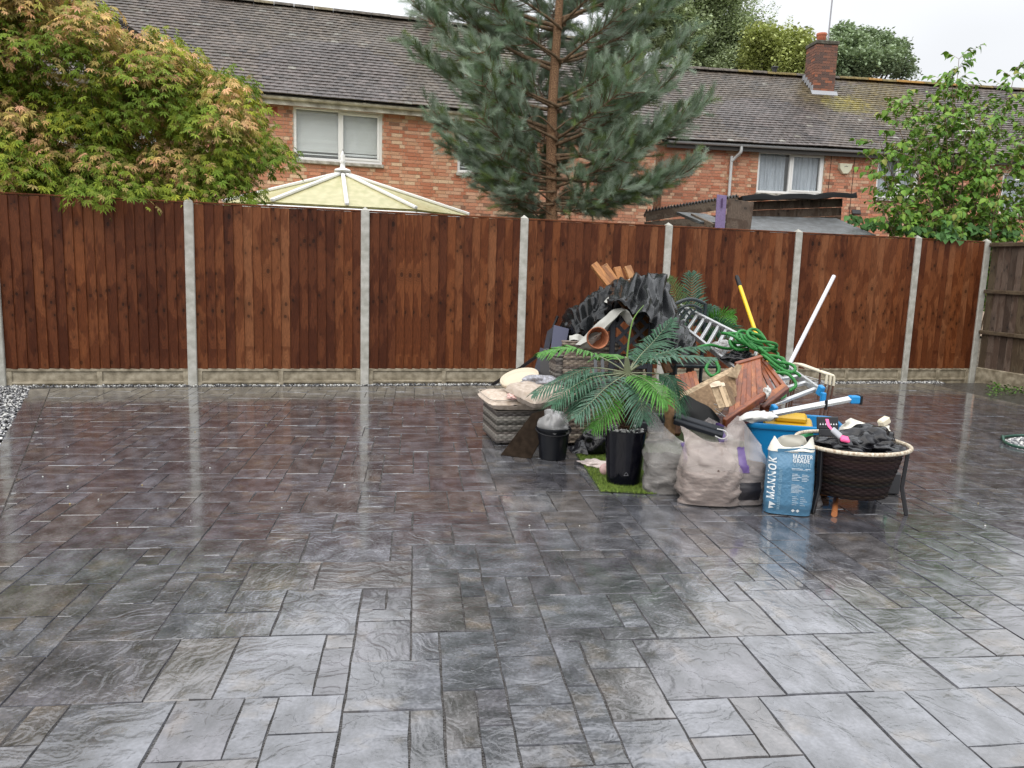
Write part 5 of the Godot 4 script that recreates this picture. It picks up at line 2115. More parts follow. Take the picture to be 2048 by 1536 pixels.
func text_on(t: Node3D, called: String, words: String, height: float, at: Vector3, turn: float, col: Material, surface: Callable, bold := true):
	# lettering laid on a curved face: z follows surface(x, y)
	var f := SystemFont.new()
	f.font_names = PackedStringArray(["Droid Sans"])
	f.font_weight = 700 if bold else 400
	var tm := TextMesh.new()
	tm.font = f
	tm.text = words
	tm.font_size = 64
	tm.pixel_size = height / 46.0
	tm.depth = 0.0
	tm.horizontal_alignment = HORIZONTAL_ALIGNMENT_LEFT
	tm.vertical_alignment = VERTICAL_ALIGNMENT_BOTTOM
	var ar := tm.get_mesh_arrays()
	var vs: PackedVector3Array = ar[Mesh.ARRAY_VERTEX]
	var rot := Basis(Vector3(0, 0, 1), turn)
	for i in vs.size():
		var q: Vector3 = rot * vs[i] + at
		q.z = surface.call(q.x, q.y)
		vs[i] = q
	var out := []
	out.resize(Mesh.ARRAY_MAX)
	out[Mesh.ARRAY_VERTEX] = vs
	out[Mesh.ARRAY_NORMAL] = ar[Mesh.ARRAY_NORMAL]
	out[Mesh.ARRAY_INDEX] = ar[Mesh.ARRAY_INDEX]
	var am := ArrayMesh.new()
	am.add_surface_from_arrays(Mesh.PRIMITIVE_TRIANGLES, out)
	part(t, called, am, col)

func build_pile():
	pile_left()
	pile_tarp()
	pile_palms()
	pile_ladders()
	pile_wood()
	pile_crate()
	pile_sacks()
	pile_basket()

func pile_left():
	var tones := [Color(0.20, 0.185, 0.165), Color(0.11, 0.10, 0.09), Color(0.07, 0.062, 0.056), Color(0.30, 0.28, 0.25), Color(0.15, 0.13, 0.115)]
	var wick := M("grey_wicker", Color(1, 1, 1), 0.38, {"vc": true})
	var fab := M("cream_fabric", Color(0.58, 0.50, 0.43), 0.85, {"tex": ntex(401, 0.012, 4, Color(0.84, 0.81, 0.77), Color(1, 1, 1)), "tri": 3.0, "sheen": 0.3})
	var fab2 := M("beige_fabric", Color(0.46, 0.395, 0.34), 0.85, {"tex": ntex(402, 0.012, 4, Color(0.82, 0.79, 0.75), Color(1, 1, 1)), "tri": 3.0, "sheen": 0.3})
	var pipe := M("cushion_piping", Color(0.38, 0.33, 0.28), 0.8)
	# footstool
	var f := thing("wicker_footstool", "low grey woven wicker footstool under the cream cushions", "footstool", Vector3(-0.11, 0, -5.97), YAW)
	wicker_box(f, "woven_body", 0.0, 0.74, -0.50, 0.0, 0.022, 0.275, wick, tones)
	for q in [[0.04, -0.04], [0.70, -0.04], [0.04, -0.46], [0.70, -0.46]]:
		var l := MB.new()
		l.tube([Vector3(q[0], 0, q[1]), Vector3(q[0], 0.04, q[1])], 0.016, 8)
		part(f, "foot", l, M("dark_plastic", Color(0.012, 0.012, 0.014), 0.4, {"spec": 0.35}))
	var c := thing("seat_cushion", "flat cream seat cushion on the wicker footstool", "cushion", f.transform * Vector3(0.35, 0.335, -0.24), YAW)
	part(c, "cover", cushion_mesh(0.83, 0.105, 0.58, 61), fab)
	var pp := MB.new()
	var ring := []
	for k in 41:
		var a := TAU * k / 40
		var cx := signf(cos(a)) * pow(absf(cos(a)), 0.22)
		var cz := signf(sin(a)) * pow(absf(sin(a)), 0.22)
		ring.append(Vector3(cx * 0.408, 0.038, cz * 0.283))
	pp.tube(ring, 0.004, 5, false)
	part(c, "piping", pp, pipe)
	var c2 := thing("scatter_cushion", "plump beige cushion lying slantwise on the flat cream cushion", "cushion", zz([1078, 785, 6.02]), YAW + 0.42)
	c2.rotation.z = 0.10
	c2.rotation.x = 0.16
	part(c2, "cover", cushion_mesh(0.42, 0.11, 0.40, 62), fab2)
	var pp2 := MB.new()
	var ring2 := []
	for k in 41:
		var a := TAU * k / 40
		ring2.append(Vector3(signf(cos(a)) * pow(absf(cos(a)), 0.22) * 0.205, 0.0, signf(sin(a)) * pow(absf(sin(a)), 0.22) * 0.195))
	pp2.tube(ring2, 0.005, 5, false)
	part(c2, "piping", pp2, pipe)
	# round shallow lid
	var lid := MB.new()
	lid.lathe([Vector2(0.0, 0.012), Vector2(0.135, 0.010), Vector2(0.15, 0.03), Vector2(0.163, 0.034), Vector2(0.168, 0.022), Vector2(0.16, 0.0), Vector2(0.14, -0.008), Vector2(0.0, -0.006)], 36)
	var lo := single("round_lid", lid, M("cream_plastic", Color(0.52, 0.45, 0.34), 0.45), "round shallow cream lid propped on the cushions", "lid")
	lo.transform = Transform3D(Basis.from_euler(Vector3(0.24, 0.2, 0.30)), zz([1040, 760, 6.35]))
	# cloths
	var cl := single("crumpled_cloth", lump(Vector3(0.15, 0.055, 0.12), 63, 0.45, 2.6, 34), M("grey_blue_cloth", Color(0.42, 0.43, 0.49), 0.9, {"tex": T.blotch, "tri": 9.0}), "crumpled pale grey-blue cloth by the round lid", "cloth")
	cl.transform = XF(zz([1086, 764, 6.18]), 0.3)
	var pk := single("crumpled_cloth", lump(Vector3(0.055, 0.022, 0.045), 64, 0.6, 3.0, 22), M("pink_cloth", Color(0.60, 0.40, 0.36), 0.9), "small crumpled pink cloth on the flat cream cushion", "cloth")
	pk.transform = XF(zz([1028, 793, 5.98]), 0.8)
	# leaning sheet of hardboard
	single("leaning_board", sheet_quad(G(1001, 911) + Vector3(0, 0.004, 0), G(1062, 918) + Vector3(0, 0.004, 0), zz([1116, 812, 5.66]), zz([1064, 827, 5.72]), 0.008), M("hardboard", Color(0.032, 0.022, 0.015), 0.8, {"spec": 0.2, "tex": T.blotch, "tri": 3.0}), "dark brown sheet of hardboard leaning on the wicker footstool", "board")
	# wicker armchair and sofa standing behind, partly on each other
	var tan_t := [Color(0.26, 0.21, 0.165), Color(0.16, 0.125, 0.10), Color(0.09, 0.072, 0.06), Color(0.34, 0.29, 0.235), Color(0.20, 0.16, 0.13)]
	var s := thing("wicker_sofa", "brown woven wicker sofa section behind the palm and the black bucket", "sofa", Vector3(0.42, 0, -6.02), YAW)
	wicker_box(s, "seat_base", 0.0, 0.95, -0.62, 0.0, 0.03, 0.36, wick, tan_t)
	wicker_box(s, "backrest", 0.0, 0.95, -0.74, -0.64, 0.03, 0.66, wick, tan_t)
	var a := thing("wicker_armchair", "brown woven wicker armchair stacked behind the palm fronds", "armchair", Vector3(0.36, 0.37, -6.2), YAW - 0.08)
	wicker_box(a, "backrest", 0.05, 0.52, -0.06, 0.0, 0.0, 0.455, wick, tan_t)
	wicker_box(a, "seat_base", 0.05, 0.52, -0.48, -0.065, 0.0, 0.22, wick, tan_t)
	wicker_box(a, "armrest", -0.012, 0.045, -0.48, 0.01, 0.0, 0.34, wick, tones)
	wicker_box(a, "armrest", 0.525, 0.58, -0.48, 0.01, 0.0, 0.34, wick, tan_t)
	# grey steel side table legs showing between fronds
	var leg := thing("folding_table_frame", "dark grey steel folding frame in front of the wicker sofa", "frame", Vector3.ZERO)
	for q in [[[1190, 708, 5.85], [1193, 775, 5.8]], [[1204, 708, 5.85], [1207, 775, 5.8]]]:
		var b := MB.new()
		b.bar(zz(q[0]), zz(q[1]), 0.025, 0.02, Vector3(0, 0, 1), 0.003)
		part(leg, "upright", b, M("grey_steel", Color(0.10, 0.105, 0.115), 0.4, {"metal": 0.3}))
	var cr := MB.new()
	cr.bar(zz([1190, 748, 5.83]), zz([1207, 748, 5.83]), 0.02, 0.02, Vector3(0, 0, 1))
	part(leg, "brace", cr, mats.grey_steel)
	# terracotta pot lying in the sofa, mouth towards us
	var pot := MB.new()
	pot.lathe([Vector2(0.0, -0.17), Vector2(0.058, -0.17), Vector2(0.078, -0.03), Vector2(0.086, -0.03), Vector2(0.088, 0.0), Vector2(0.078, 0.0), Vector2(0.07, -0.03), Vector2(0.05, -0.155), Vector2(0.0, -0.155)], 28)
	var po := single("terracotta_pot", pot, M("terracotta", Color(0.42, 0.15, 0.07), 0.7, {"tex": T.blotch, "tri": 4.0}), "terracotta flowerpot lying on its side under the tarpaulin", "flowerpot")
	po.transform = Transform3D(Basis.from_euler(Vector3(PI / 2 - 0.15, 0.1, 0)), zz([1196, 676, 5.98]))
	# navy folded lounger panels
	var nv := M("navy_fabric", Color(0.018, 0.020, 0.042), 0.6, {"tex": T.blotch, "tri": 3.0})
	var n1 := thing("folded_lounger", "folded navy fabric lounger on end at the edge of the heap", "lounger", Vector3.ZERO)
	part(n1, "panel", sheet_quad(zz([1110, 654, 6.75]), zz([1140, 662, 6.7]), zz([1132, 700, 6.6]), zz([1103, 706, 6.65]), 0.05), M("slate_blue_fabric", Color(0.038, 0.042, 0.078), 0.7))
	part(n1, "panel", sheet_quad(zz([1096, 664, 6.85]), zz([1112, 652, 6.85]), zz([1096, 712, 6.8]), zz([1086, 712, 6.8]), 0.04), nv)
	part(n1, "panel", sheet_quad(zz([1087, 700, 6.7]), zz([1110, 706, 6.6]), zz([1096, 748, 6.5]), zz([1074, 748, 6.6]), 0.05), nv)
	var rod := MB.new()
	rod.tube(path_of([[1116, 632, 6.9], [1108, 650, 6.9], [1098, 680, 6.85], [1085, 720, 6.75], [1074, 752, 6.65]]), 0.012, 8)
	part(n1, "tube_frame", rod, mats.dark_plastic)
	var dk := MB.new()
	part(n1, "mesh_panel", sheet_quad(zz([1082, 722, 6.5]), zz([1109, 716, 6.42]), zz([1112, 756, 6.35]), zz([1082, 757, 6.42]), 0.012), M("dark_mesh", Color(0.045, 0.043, 0.045), 0.6, {"tex": T.fine, "tri": 20.0}))
	# black pole from the ground by the fence up into the heap
	var bp := MB.new()
	bp.tube(path_of([[986, 768, 8.6], [1040, 737, 7.9], [1090, 700, 7.1]]), 0.018, 10)
	single("black_pole", bp, mats.dark_plastic, "black pole slanting from the paving up into the heap", "pole")
	# bucket with a clear liner
	var bk := thing("black_bucket", "black plastic bucket with a clear liner bulging from it", "bucket", G(1106, 922) + Vector3(0, 0, -0.10))
	var bm := MB.new()
	bm.lathe([Vector2(0.0, 0.0), Vector2(0.097, 0.0), Vector2(0.101, 0.006), Vector2(0.121, 0.215), Vector2(0.131, 0.217), Vector2(0.133, 0.238), Vector2(0.127, 0.24), Vector2(0.118, 0.225), Vector2(0.1, 0.02), Vector2(0.0, 0.02)], 36)
	part(bk, "body", bm, M("bucket_black", Color(0.006, 0.007, 0.010), 0.3, {"spec": 0.38}))
	var hd := MB.new()
	var hp := []
	for k in 15:
		var an := PI * k / 14.0
		hp.append(Vector3(cos(an) * 0.134, 0.222 - sin(an) * 0.03, sin(an) * 0.138))
	hd.tube(hp, 0.004, 6)
	part(bk, "handle", hd, mats.dark_plastic)
	var bag := []
	var nb := Crease.new(71, 9.0, 7)
	for i in 21:
		var r := []
		var v := i / 20.0
		for j in 61:
			var an := -TAU * (j % 60) / 60
			var rad := lerpf(0.119, 0.122, v) * cos(v * PI * 0.5 * 0.98) * (1.0 + 0.16 * sin(v * PI))
			var p := Vector3(cos(an) * rad, 0.20 + 0.175 * sin(v * PI * 0.5), sin(an) * rad)
			p += Vector3(cos(an), 0.6, sin(an)) * 0.038 * nb.at(p)
			r.append(p)
		bag.append(r)
	var lm := MB.new()
	lm.grid(bag, true)
	part(bk, "liner", lm, M("clear_film", Color(0.42, 0.42, 0.42), 0.22, {"alpha": 0.5}))
	# bin bag and washed-out cloths on the turf
	var bb := single("bin_bag", lump(Vector3(0.13, 0.11, 0.12), 72, 0.35, 2.6, 40), M("black_film", Color(0.008, 0.008, 0.010), 0.2, {"spec": 0.42}), "crumpled black bin bag between the bucket and the tall planter", "bin bag")
	bb.position = G(1188, 915) + Vector3(0, 0.095, -0.12)
	var tail := MB.new()
	tail.grid(crumple(net([path_of([[1140, 893, 5.5], [1152, 886, 5.5], [1165, 880, 5.5]]), path_of([[1138, 900, 5.45], [1155, 897, 5.42], [1172, 895, 5.4]]), path_of([[1142, 905, 5.38], [1158, 906, 5.38], [1176, 908, 5.35]])], 10, 10), 0.012, 14.0, 73))
	part(bb, "tail", tail, mats.black_film, bb.transform.affine_inverse())
	var wc := single("crumpled_cloth", lump(Vector3(0.12, 0.03, 0.07), 74, 0.6, 2.4, 30), M("off_white_cloth", Color(0.66, 0.56, 0.52), 0.85), "off-white crumpled cloth on the turf beside the tall planter", "cloth")
	wc.transform = XF(G(1192, 935) + Vector3(0, 0.022, -0.02), -0.5)
	var bl := single("ball", lump(Vector3(0.042, 0.042, 0.042), 75, 0.05, 2.0, 16), M("pink_ball", Color(0.62, 0.40, 0.38), 0.5), "small dusty pink ball against the tall planter", "ball")
	bl.position = G(1211, 952) + Vector3(0, 0.042, -0.02)
	# turf
	var tf := thing("turf_mat", "mat of bright green artificial turf under the heap", "turf")
	var ring3 := [G(1148, 903), G(1202, 985), G(1300, 990), G(1420, 985), G(1560, 905), G(1400, 860), G(1200, 862)]
	var tm := MB.new()
	var up := []
	for q in ring3:
		up.append(q + Vector3(0, 0.006, 0))
	tm.poly(up, Vector3.UP)
	part(tf, "backing", tm, M("turf_backing", Color(0.06, 0.10, 0.02), 0.9, {"tex": T.blotch, "tri": 6.0}))
	var pg := PackedVector2Array()
	for q in ring3:
		pg.append(xz(q))
	var bx := []
	var bc := []
	for k in 42000:
		var q := Vector2(rnd(0.45, 1.35), rnd(-5.9, -4.65))
		if q.x > 1.25 or (q.x > 0.95 and q.y < -5.2):
			continue
		if not Geometry2D.is_point_in_polygon(q, pg):
			continue
		bx.append(Transform3D(Basis.from_euler(Vector3(rnd(-0.7, 0.7), rnd(0, TAU), rnd(-0.7, 0.7))) * rnd(0.7, 1.3), Vector3(q.x, 0.004, q.y)))
		bc.append(Color(0.12, 0.22, 0.02).lerp(Color(0.26, 0.34, 0.06), rng.randf()))
	var bm2 := MB.new()
	bm2.poly([Vector3(-0.0012, 0, 0), Vector3(0.0012, 0, 0), Vector3(0.0006, 0.018, 0.003)], Vector3(0, 0, 1))
	many(tf, "grass_blades", bm2.mesh(), M("turf_blade", Color(1, 1, 1), 0.5, {"vc": true}), bx, bc)

func pile_tarp():
	# trellis
	var charcoal := M("charcoal_paint", Color(0.028, 0.030, 0.037), 0.5, {"spec": 0.3})
	var t := thing("lattice_panel", "charcoal painted diamond lattice panel leaning under the tarpaulin", "trellis", zz([1223, 718, 6.12]), 0.05)
	t.rotation.x = -0.10
	t.rotation.z = -0.01
	var w := 0.31
	var h := 0.40
	for q in [[Vector3(0, -0.25, 0), Vector3(0, h, 0)], [Vector3(w, -0.25, 0), Vector3(w, h, 0)], [Vector3(0.021, h - 0.02, 0), Vector3(w - 0.021, h - 0.02, 0)], [Vector3(0.021, -0.05, 0), Vector3(w - 0.021, -0.05, 0)]]:
		var b := MB.new()
		b.bar(q[0], q[1], 0.042, 0.03, Vector3(0, 0, 1), 0.004)
		part(t, "frame_bar", b, charcoal)
	for k in range(-6, 8):
		for s in [1.0, -1.0]:
			# diagonal strips clipped to the frame
			var c: float = k * 0.12
			var x0 := 0.02
			var x1 := w - 0.02
			var ya := c + (x0 if s > 0 else w - x0)
			var yb := c + (x1 if s > 0 else w - x1)
			var a := Vector2(x0, ya)
			var b := Vector2(x1, yb)
			var lo := -0.03
			var hi := h - 0.04
			if minf(a.y, b.y) > hi or maxf(a.y, b.y) < lo:
				continue
			for e in 2:
				var p := a if e == 0 else b
				var o := b if e == 0 else a
				if p.y < lo:
					p = p.lerp(o, (lo - p.y) / (o.y - p.y))
				elif p.y > hi:
					p = p.lerp(o, (p.y - hi) / (p.y - o.y))
				if e == 0:
					a = p
				else:
					b = p
			if a.distance_to(b) < 0.04:
				continue
			var sl := MB.new()
			var zo: float = 0.005 * s
			sl.bar(Vector3(a.x, a.y, zo), Vector3(b.x, b.y, zo), 0.028, 0.007, Vector3(0, 0, 1))
			part(t, "slat", sl, charcoal)
	# tarpaulin
	var tp := thing("tarpaulin", "creased black tarpaulin with a pale grey underside draped over the heap", "tarpaulin")
	var top := [[1108, 700], [1116, 664], [1134, 630], [1172, 600], [1212, 580], [1250, 560], [1285, 552], [1322, 556], [1336, 582], [1352, 630], [1374, 672]]
	var mid := [[1113, 712], [1134, 676], [1152, 652], [1178, 630], [1208, 610], [1240, 592], [1282, 590], [1318, 606], [1344, 636], [1366, 664], [1386, 690]]
	var edg := [[1118, 722], [1142, 694], [1150, 682], [1168, 664], [1202, 638], [1238, 614], [1274, 622], [1304, 668], [1336, 700], [1362, 702], [1394, 706]]
	var rb := []
	var r0 := []
	var r1 := []
	var r2 := []
	for k in 11:
		var p := zz([top[k][0], top[k][1], 6.92])
		r0.append(p)
		rb.append(p + Vector3(0.02, -0.45, -0.55))
		r1.append(zz([mid[k][0], mid[k][1], (6.58 if k < 5 else 6.35) + 0.05 * sin(k * 2.2)]))
		r2.append(zz([edg[k][0], edg[k][1], (6.36 if k < 5 else 5.98) + 0.04 * sin(k * 1.7)]))
	var flat := net([rb, r0, r1, r2], 14, 18)
	var f1 := Crease.new(83, 1.0, 3)
	var f2c := Crease.new(84, 1.0, 4)
	var sh := []
	var nr := flat.size()
	var nc: int = flat[0].size()
	for i in nr:
		var row := []
		for j in nc:
			var du: Vector3 = flat[i][mini(j + 1, nc - 1)] - flat[i][maxi(j - 1, 0)]
			var dv: Vector3 = flat[mini(i + 1, nr - 1)][j] - flat[maxi(i - 1, 0)][j]
			var u := float(j) / (nc - 1)
			var v := float(i) / (nr - 1)
			var k := 0.075 * f1.at(Vector3(u * 13.0, v * 2.2, u * 4.0)) * (0.5 + 0.6 * v) + 0.026 * f2c.at(Vector3(u * 30.0, v * 7.0, 0))
			row.append(flat[i][j] + du.cross(dv).normalized() * k)
		sh.append(row)
	var mb := MB.new()
	mb.grid(sh)
	part(tp, "sheet", mb, M("tarp_black", Color(0.008, 0.009, 0.010), 0.26, {"spec": 0.32, "h": T.soft_h, "hs": 0.2}))
	var fold := MB.new()
	var fr := net([path_of([[1148, 690, 6.2], [1178, 660, 6.16], [1210, 632, 6.12], [1244, 610, 6.08], [1262, 628, 6.05]]), path_of([[1160, 690, 6.10], [1194, 670, 6.06], [1224, 642, 6.04], [1252, 620, 6.02], [1267, 644, 6.0]]), path_of([[1164, 704, 6.16], [1190, 686, 6.14], [1214, 664, 6.12], [1238, 632, 6.12], [1265, 654, 6.1]])], 10, 8)
	fold.grid(crumple(fr, 0.03, 7.0, 85))
	part(tp, "turned_edge", fold, M("tarp_pale", Color(0.36, 0.36, 0.33), 0.45))
	var f2 := MB.new()
	f2.grid(crumple(net([path_of([[1196, 590, 7.0], [1232, 570, 7.0], [1262, 557, 7.0]]), path_of([[1200, 598, 6.76], [1240, 580, 6.74], [1272, 566, 6.74]]), path_of([[1214, 606, 6.64], [1246, 594, 6.62], [1270, 580, 6.66]])], 10, 8), 0.015, 5.0, 86))
	part(tp, "turned_edge", f2, mats.tarp_pale)
	var f3 := MB.new()
	f3.grid(crumple(net([path_of([[1140, 672, 6.3], [1155, 668, 6.3], [1170, 672, 6.3]]), path_of([[1138, 680, 6.25], [1155, 680, 6.22], [1172, 684, 6.25]])], 10, 8), 0.03, 9.0, 87))
	part(tp, "turned_edge", f3, mats.tarp_pale)
	# timber lengths sticking out behind
	var pine := M("fresh_pine", Color(0.58, 0.30, 0.095), 0.6, {"tex": T.wood, "uvs": Vector3(1.0, 0.5, 1), "h": T.wood_h, "hs": 0.1})
	var pine2 := M("pale_pine", Color(0.60, 0.36, 0.15), 0.6, {"tex": T.wood, "uvs": Vector3(1.0, 0.5, 1)})
	var lab := ["yellow timber length sticking up behind the tarpaulin, farthest from the white pole", "yellow timber length, second of four behind the tarpaulin", "short yellow timber length, third of four behind the tarpaulin", "pale timber length beside the tarpaulin peak, fourth of four"]
	for k in 4:
		var q: Array = [[1187, 528, 7.05], [1207, 531, 7.06], [1233, 535, 7.12], [1254, 533, 7.1]][k]
		var a := zz(q)
		var b := zz([[1262, 625, 6.9], [1270, 620, 6.92], [1262, 625, 6.98], [1290, 625, 6.96]][k])
		var p := MB.new()
		p.uo = Vector2(k * 0.23, 0)
		p.bar(a, a + (b - a).normalized() * 1.05, 0.068, 0.04, Vector3(0.4, 0, 1), 0.003)
		single("timber_length", p, pine if k < 3 else pine2, lab[k], "timber", "timber lengths behind the tarpaulin")
	# plastic chair back
	var ch := thing("plastic_chair", "dark green-grey plastic garden chair with an arched back", "chair", Vector3.ZERO)
	var A := zz([1347, 652, 7.2])
	var B := zz([1408, 652, 7.25])
	var hh := 0.25
	var arch := []
	for k in 13:
		var u := k / 12.0
		arch.append(A.lerp(B, u) + Vector3(0, hh * (0.82 + 0.18 * sin(u * PI)), 0))
	var fb := MB.new()
	fb.tube([A + Vector3(0, -0.75, 0), A] + arch + [B, B + Vector3(0, -0.75, 0)], 0.018, 8)
	part(ch, "back_frame", fb, M("chair_plastic", Color(0.018, 0.028, 0.032), 0.35))
	var inn := []
	for k in 13:
		var u := k / 12.0
		inn.append(A.lerp(B, 0.12 + 0.76 * u) + Vector3(0, hh * (0.62 + 0.16 * sin(u * PI)), 0))
	var ib := MB.new()
	ib.tube([A.lerp(B, 0.12)] + inn + [A.lerp(B, 0.88)], 0.012, 7)
	part(ch, "inner_rail", ib, mats.chair_plastic)
	for k in range(-3, 5):
		for s in [-1.0, 1.0]:
			var u0 := clampf(k * 0.22, 0.14, 0.86)
			var u1 := clampf(k * 0.22 + 0.5, 0.14, 0.86)
			if u1 - u0 < 0.08:
				continue
			var v0 := (u0 - k * 0.22) / 0.5
			var v1 := (u1 - k * 0.22) / 0.5
			var p0 := A.lerp(B, u0 if s > 0 else 1.0 - u0) + Vector3(0, hh * 0.66 * v0, 0)
			var p1 := A.lerp(B, u1 if s > 0 else 1.0 - u1) + Vector3(0, hh * 0.66 * v1, 0)
			var lb := MB.new()
			lb.bar(p0, p1, 0.016, 0.006, Vector3(0, 0, 1))
			part(ch, "lattice_bar", lb, mats.chair_plastic)
	var st := MB.new()
	st.box(XF((A + B) / 2 + Vector3(0, -0.33, 0.22), 0.05), Vector3(0.42, 0.03, 0.42), 0.01)
	part(ch, "seat", st, mats.chair_plastic)
	for q in [[-0.19, 0.42], [0.19, 0.42]]:
		var lg := MB.new()
		var c := (A + B) / 2
		lg.tube([Vector3(c.x + q[0], 0.0, c.z + q[1]), Vector3(c.x + q[0], c.y - 0.33, c.z + q[1])], 0.018, 6)
		part(ch, "leg", lg, mats.chair_plastic)

func pile_palms():
	var stem := M("palm_stem", Color(0.17, 0.19, 0.11), 0.55)
	var dark := M("palm_leaf_dark", Color(0.045, 0.135, 0.075), 0.36, {"spec": 0.35, "tex": T.blotch, "tri": 8.0, "back": Color(0.3, 0.4, 0.3)})
	var blue := M("palm_leaf_blue", Color(0.085, 0.185, 0.125), 0.36, {"spec": 0.35, "tex": T.blotch, "tri": 8.0, "back": Color(0.3, 0.4, 0.3)})
	var lime := M("palm_leaf_bright", Color(0.095, 0.30, 0.045), 0.36, {"spec": 0.35, "tex": T.blotch, "tri": 8.0, "back": Color(0.4, 0.5, 0.3)})
	# tall planter
	var base := G(1250, 974) + Vector3(0, 0, -0.10)
	var pl := thing("tall_planter", "tall glossy black tapered planter topped with pebbles", "planter", base)
	var pm := MB.new()
	pm.lathe([Vector2(0.0, 0.0), Vector2(0.104, 0.0), Vector2(0.110, 0.006), Vector2(0.137, 0.36), Vector2(0.140, 0.367), Vector2(0.136, 0.371), Vector2(0.130, 0.366), Vector2(0.127, 0.335), Vector2(0.0, 0.335)], 48)
	part(pl, "body", pm, M("glossy_black", Color(0.004, 0.004, 0.008), 0.12, {"spec": 0.4}))
	var em := MB.new()
	em.tube([Vector3(-0.012, 0.088, 0.1185), Vector3(0.0, 0.104, 0.1197), Vector3(0.012, 0.088, 0.1185)], 0.0014, 4)
	em.tube([Vector3(-0.016, 0.082, 0.118), Vector3(0.016, 0.082, 0.118)], 0.0014, 4)
	part(pl, "emblem", em, M("emblem_pale", Color(0.25, 0.25, 0.27), 0.5))
	var xf := []
	var cs := []
	for k in 230:
		var a := rnd(0, TAU)
		var r := 0.122 * sqrt(rng.randf())
		xf.append(Transform3D(Basis.from_euler(Vector3(rnd(-0.6, 0.6), rnd(0, TAU), rnd(-0.6, 0.6))).scaled(Vector3.ONE * rnd(0.008, 0.015)), Vector3(cos(a) * r, 0.352 + rnd(0, 0.022), sin(a) * r)))
		cs.append(Color(0.55, 0.54, 0.52) * rnd(0.7, 1.1) if rng.randf() < 0.45 else Color(0.05, 0.05, 0.055) * rnd(0.6, 1.8))
	many(pl, "pebbles", pebble_meshes[0], mats.gravel_stone, xf, cs)
	# palm
	var p := thing("artificial_palm", "artificial palm with long green fronds in the tall black planter", "palm")
	var c0 := base + Vector3(0.004, 0.34, 0)
	var crown := zz([1256, 752, 5.03])
	var tr := MB.new()
	var tp := []
	var trr := []
	for k in 12:
		var u := k / 11.0
		tp.append(c0.lerp(crown + Vector3(0, -0.03, 0), u))
		trr.append(lerpf(0.047, 0.024, smoothstep(0.35, 0.8, u)) * (1.0 + 0.06 * sin(k * 4.0)))
	tr.tube(tp, trr, 16)
	part(p, "trunk", tr, M("palm_fibre", Color(0.095, 0.045, 0.02), 0.95, {"tex": ntex(411, 0.05, 3, Color(0.35, 0.3, 0.28), Color(1, 1, 1)), "tri": 9.0, "h": T.grain_h, "hs": 0.8}))
	var hair := MB.new()
	for k in 420:
		var u := rng.randf() * 0.55
		var a := rnd(0, TAU)
		var o := Vector3(cos(a), 0, sin(a))
		var q := c0.lerp(crown, u) + o * 0.043
		hair.tube([q, q + o * 0.008 + Vector3(rnd(-0.02, 0.02), rnd(-0.012, 0.028), rnd(-0.02, 0.02)) + o.rotated(Vector3.UP, 1.57) * rnd(-0.03, 0.03)], 0.0011, 3, false)
	var ho := part(p, "fibre", hair, M("palm_hair", Color(0.15, 0.075, 0.035), 0.9))
	ho.set_meta("kind", "stuff")
	var sh := MB.new()
	var c1 := zz([1253, 714, 5.0])
	sh.tube([crown + Vector3(0, -0.06, 0), crown, crown.lerp(c1, 0.5), c1], [0.028, 0.026, 0.021, 0.012], 10)
	part(p, "crown_shaft", sh, stem)
	var o := crown + Vector3(0, 0.02, 0)
	# each frond: three places beyond the crown [px, py, z], leaf length, colour, bare stem
	var list := [
		[[[1201, 714, 5.0], [1142, 696, 4.95], [1083, 706, 4.9]], 0.135, lime, 0.36],
		[[[1185, 736, 4.95], [1128, 757, 4.85], [1068, 787, 4.75]], 0.125, blue, 0.34],
		[[[1185, 755, 4.85], [1138, 779, 4.72], [1105, 808, 4.62]], 0.13, dark, 0.22],
		[[[1216, 772, 4.80], [1184, 803, 4.62], [1152, 834, 4.52]], 0.13, blue, 0.14],
		[[[1232, 790, 4.82], [1212, 826, 4.70], [1186, 856, 4.64]], 0.115, lime, 0.18],
		[[[1271, 770, 4.86], [1281, 797, 4.72], [1287, 836, 4.66]], 0.135, blue, 0.14],
		[[[1288, 758, 4.86], [1312, 778, 4.72], [1334, 806, 4.64]], 0.14, lime, 0.16],
		[[[1292, 718, 5.1], [1352, 699, 5.15], [1412, 694, 5.1]], 0.125, dark, 0.26],
		[[[1292, 724, 4.92], [1352, 713, 4.82], [1424, 716, 4.75]], 0.135, blue, 0.25],
		[[[1280, 712, 5.15], [1308, 682, 5.28], [1342, 640, 5.35]], 0.15, dark, 0.24],
		[[[1318, 748, 4.95], [1346, 766, 4.85], [1362, 822, 4.8]], 0.115, dark, 0.36],
		[[[1235, 716, 5.2], [1215, 709, 5.4], [1192, 716, 5.5]], 0.09, lime, 0.3],
		[[[1272, 716, 5.2], [1284, 712, 5.4], [1300, 722, 5.5]], 0.08, lime, 0.3],
		[[[1185, 768, 4.95], [1165, 795, 4.86], [1148, 822, 4.8]], 0.11, dark, 0.25],
		[[[1222, 745, 5.2], [1180, 750, 5.4], [1140, 772, 5.5]], 0.12, dark, 0.3]]
	for q in list:
		var pts := [o]
		pts.append_array(path_of(q[0]))
		frond(p, pts, q[1], q[2], stem, q[3])
	var sp := MB.new()
	sp.tube(spline(path_of([[1254, 716, 5.0], [1258, 678, 4.98], [1267, 638, 4.97], [1288, 610, 4.97]]), 6), [0.006, 0.006, 0.006, 0.006, 0.0055, 0.0055, 0.005, 0.005, 0.005, 0.0045, 0.0045, 0.004, 0.004, 0.0035, 0.003, 0.003, 0.0025, 0.002, 0.0015], 6)
	part(p, "spear_leaf", sp, M("spear_green", Color(0.17, 0.30, 0.07), 0.5))
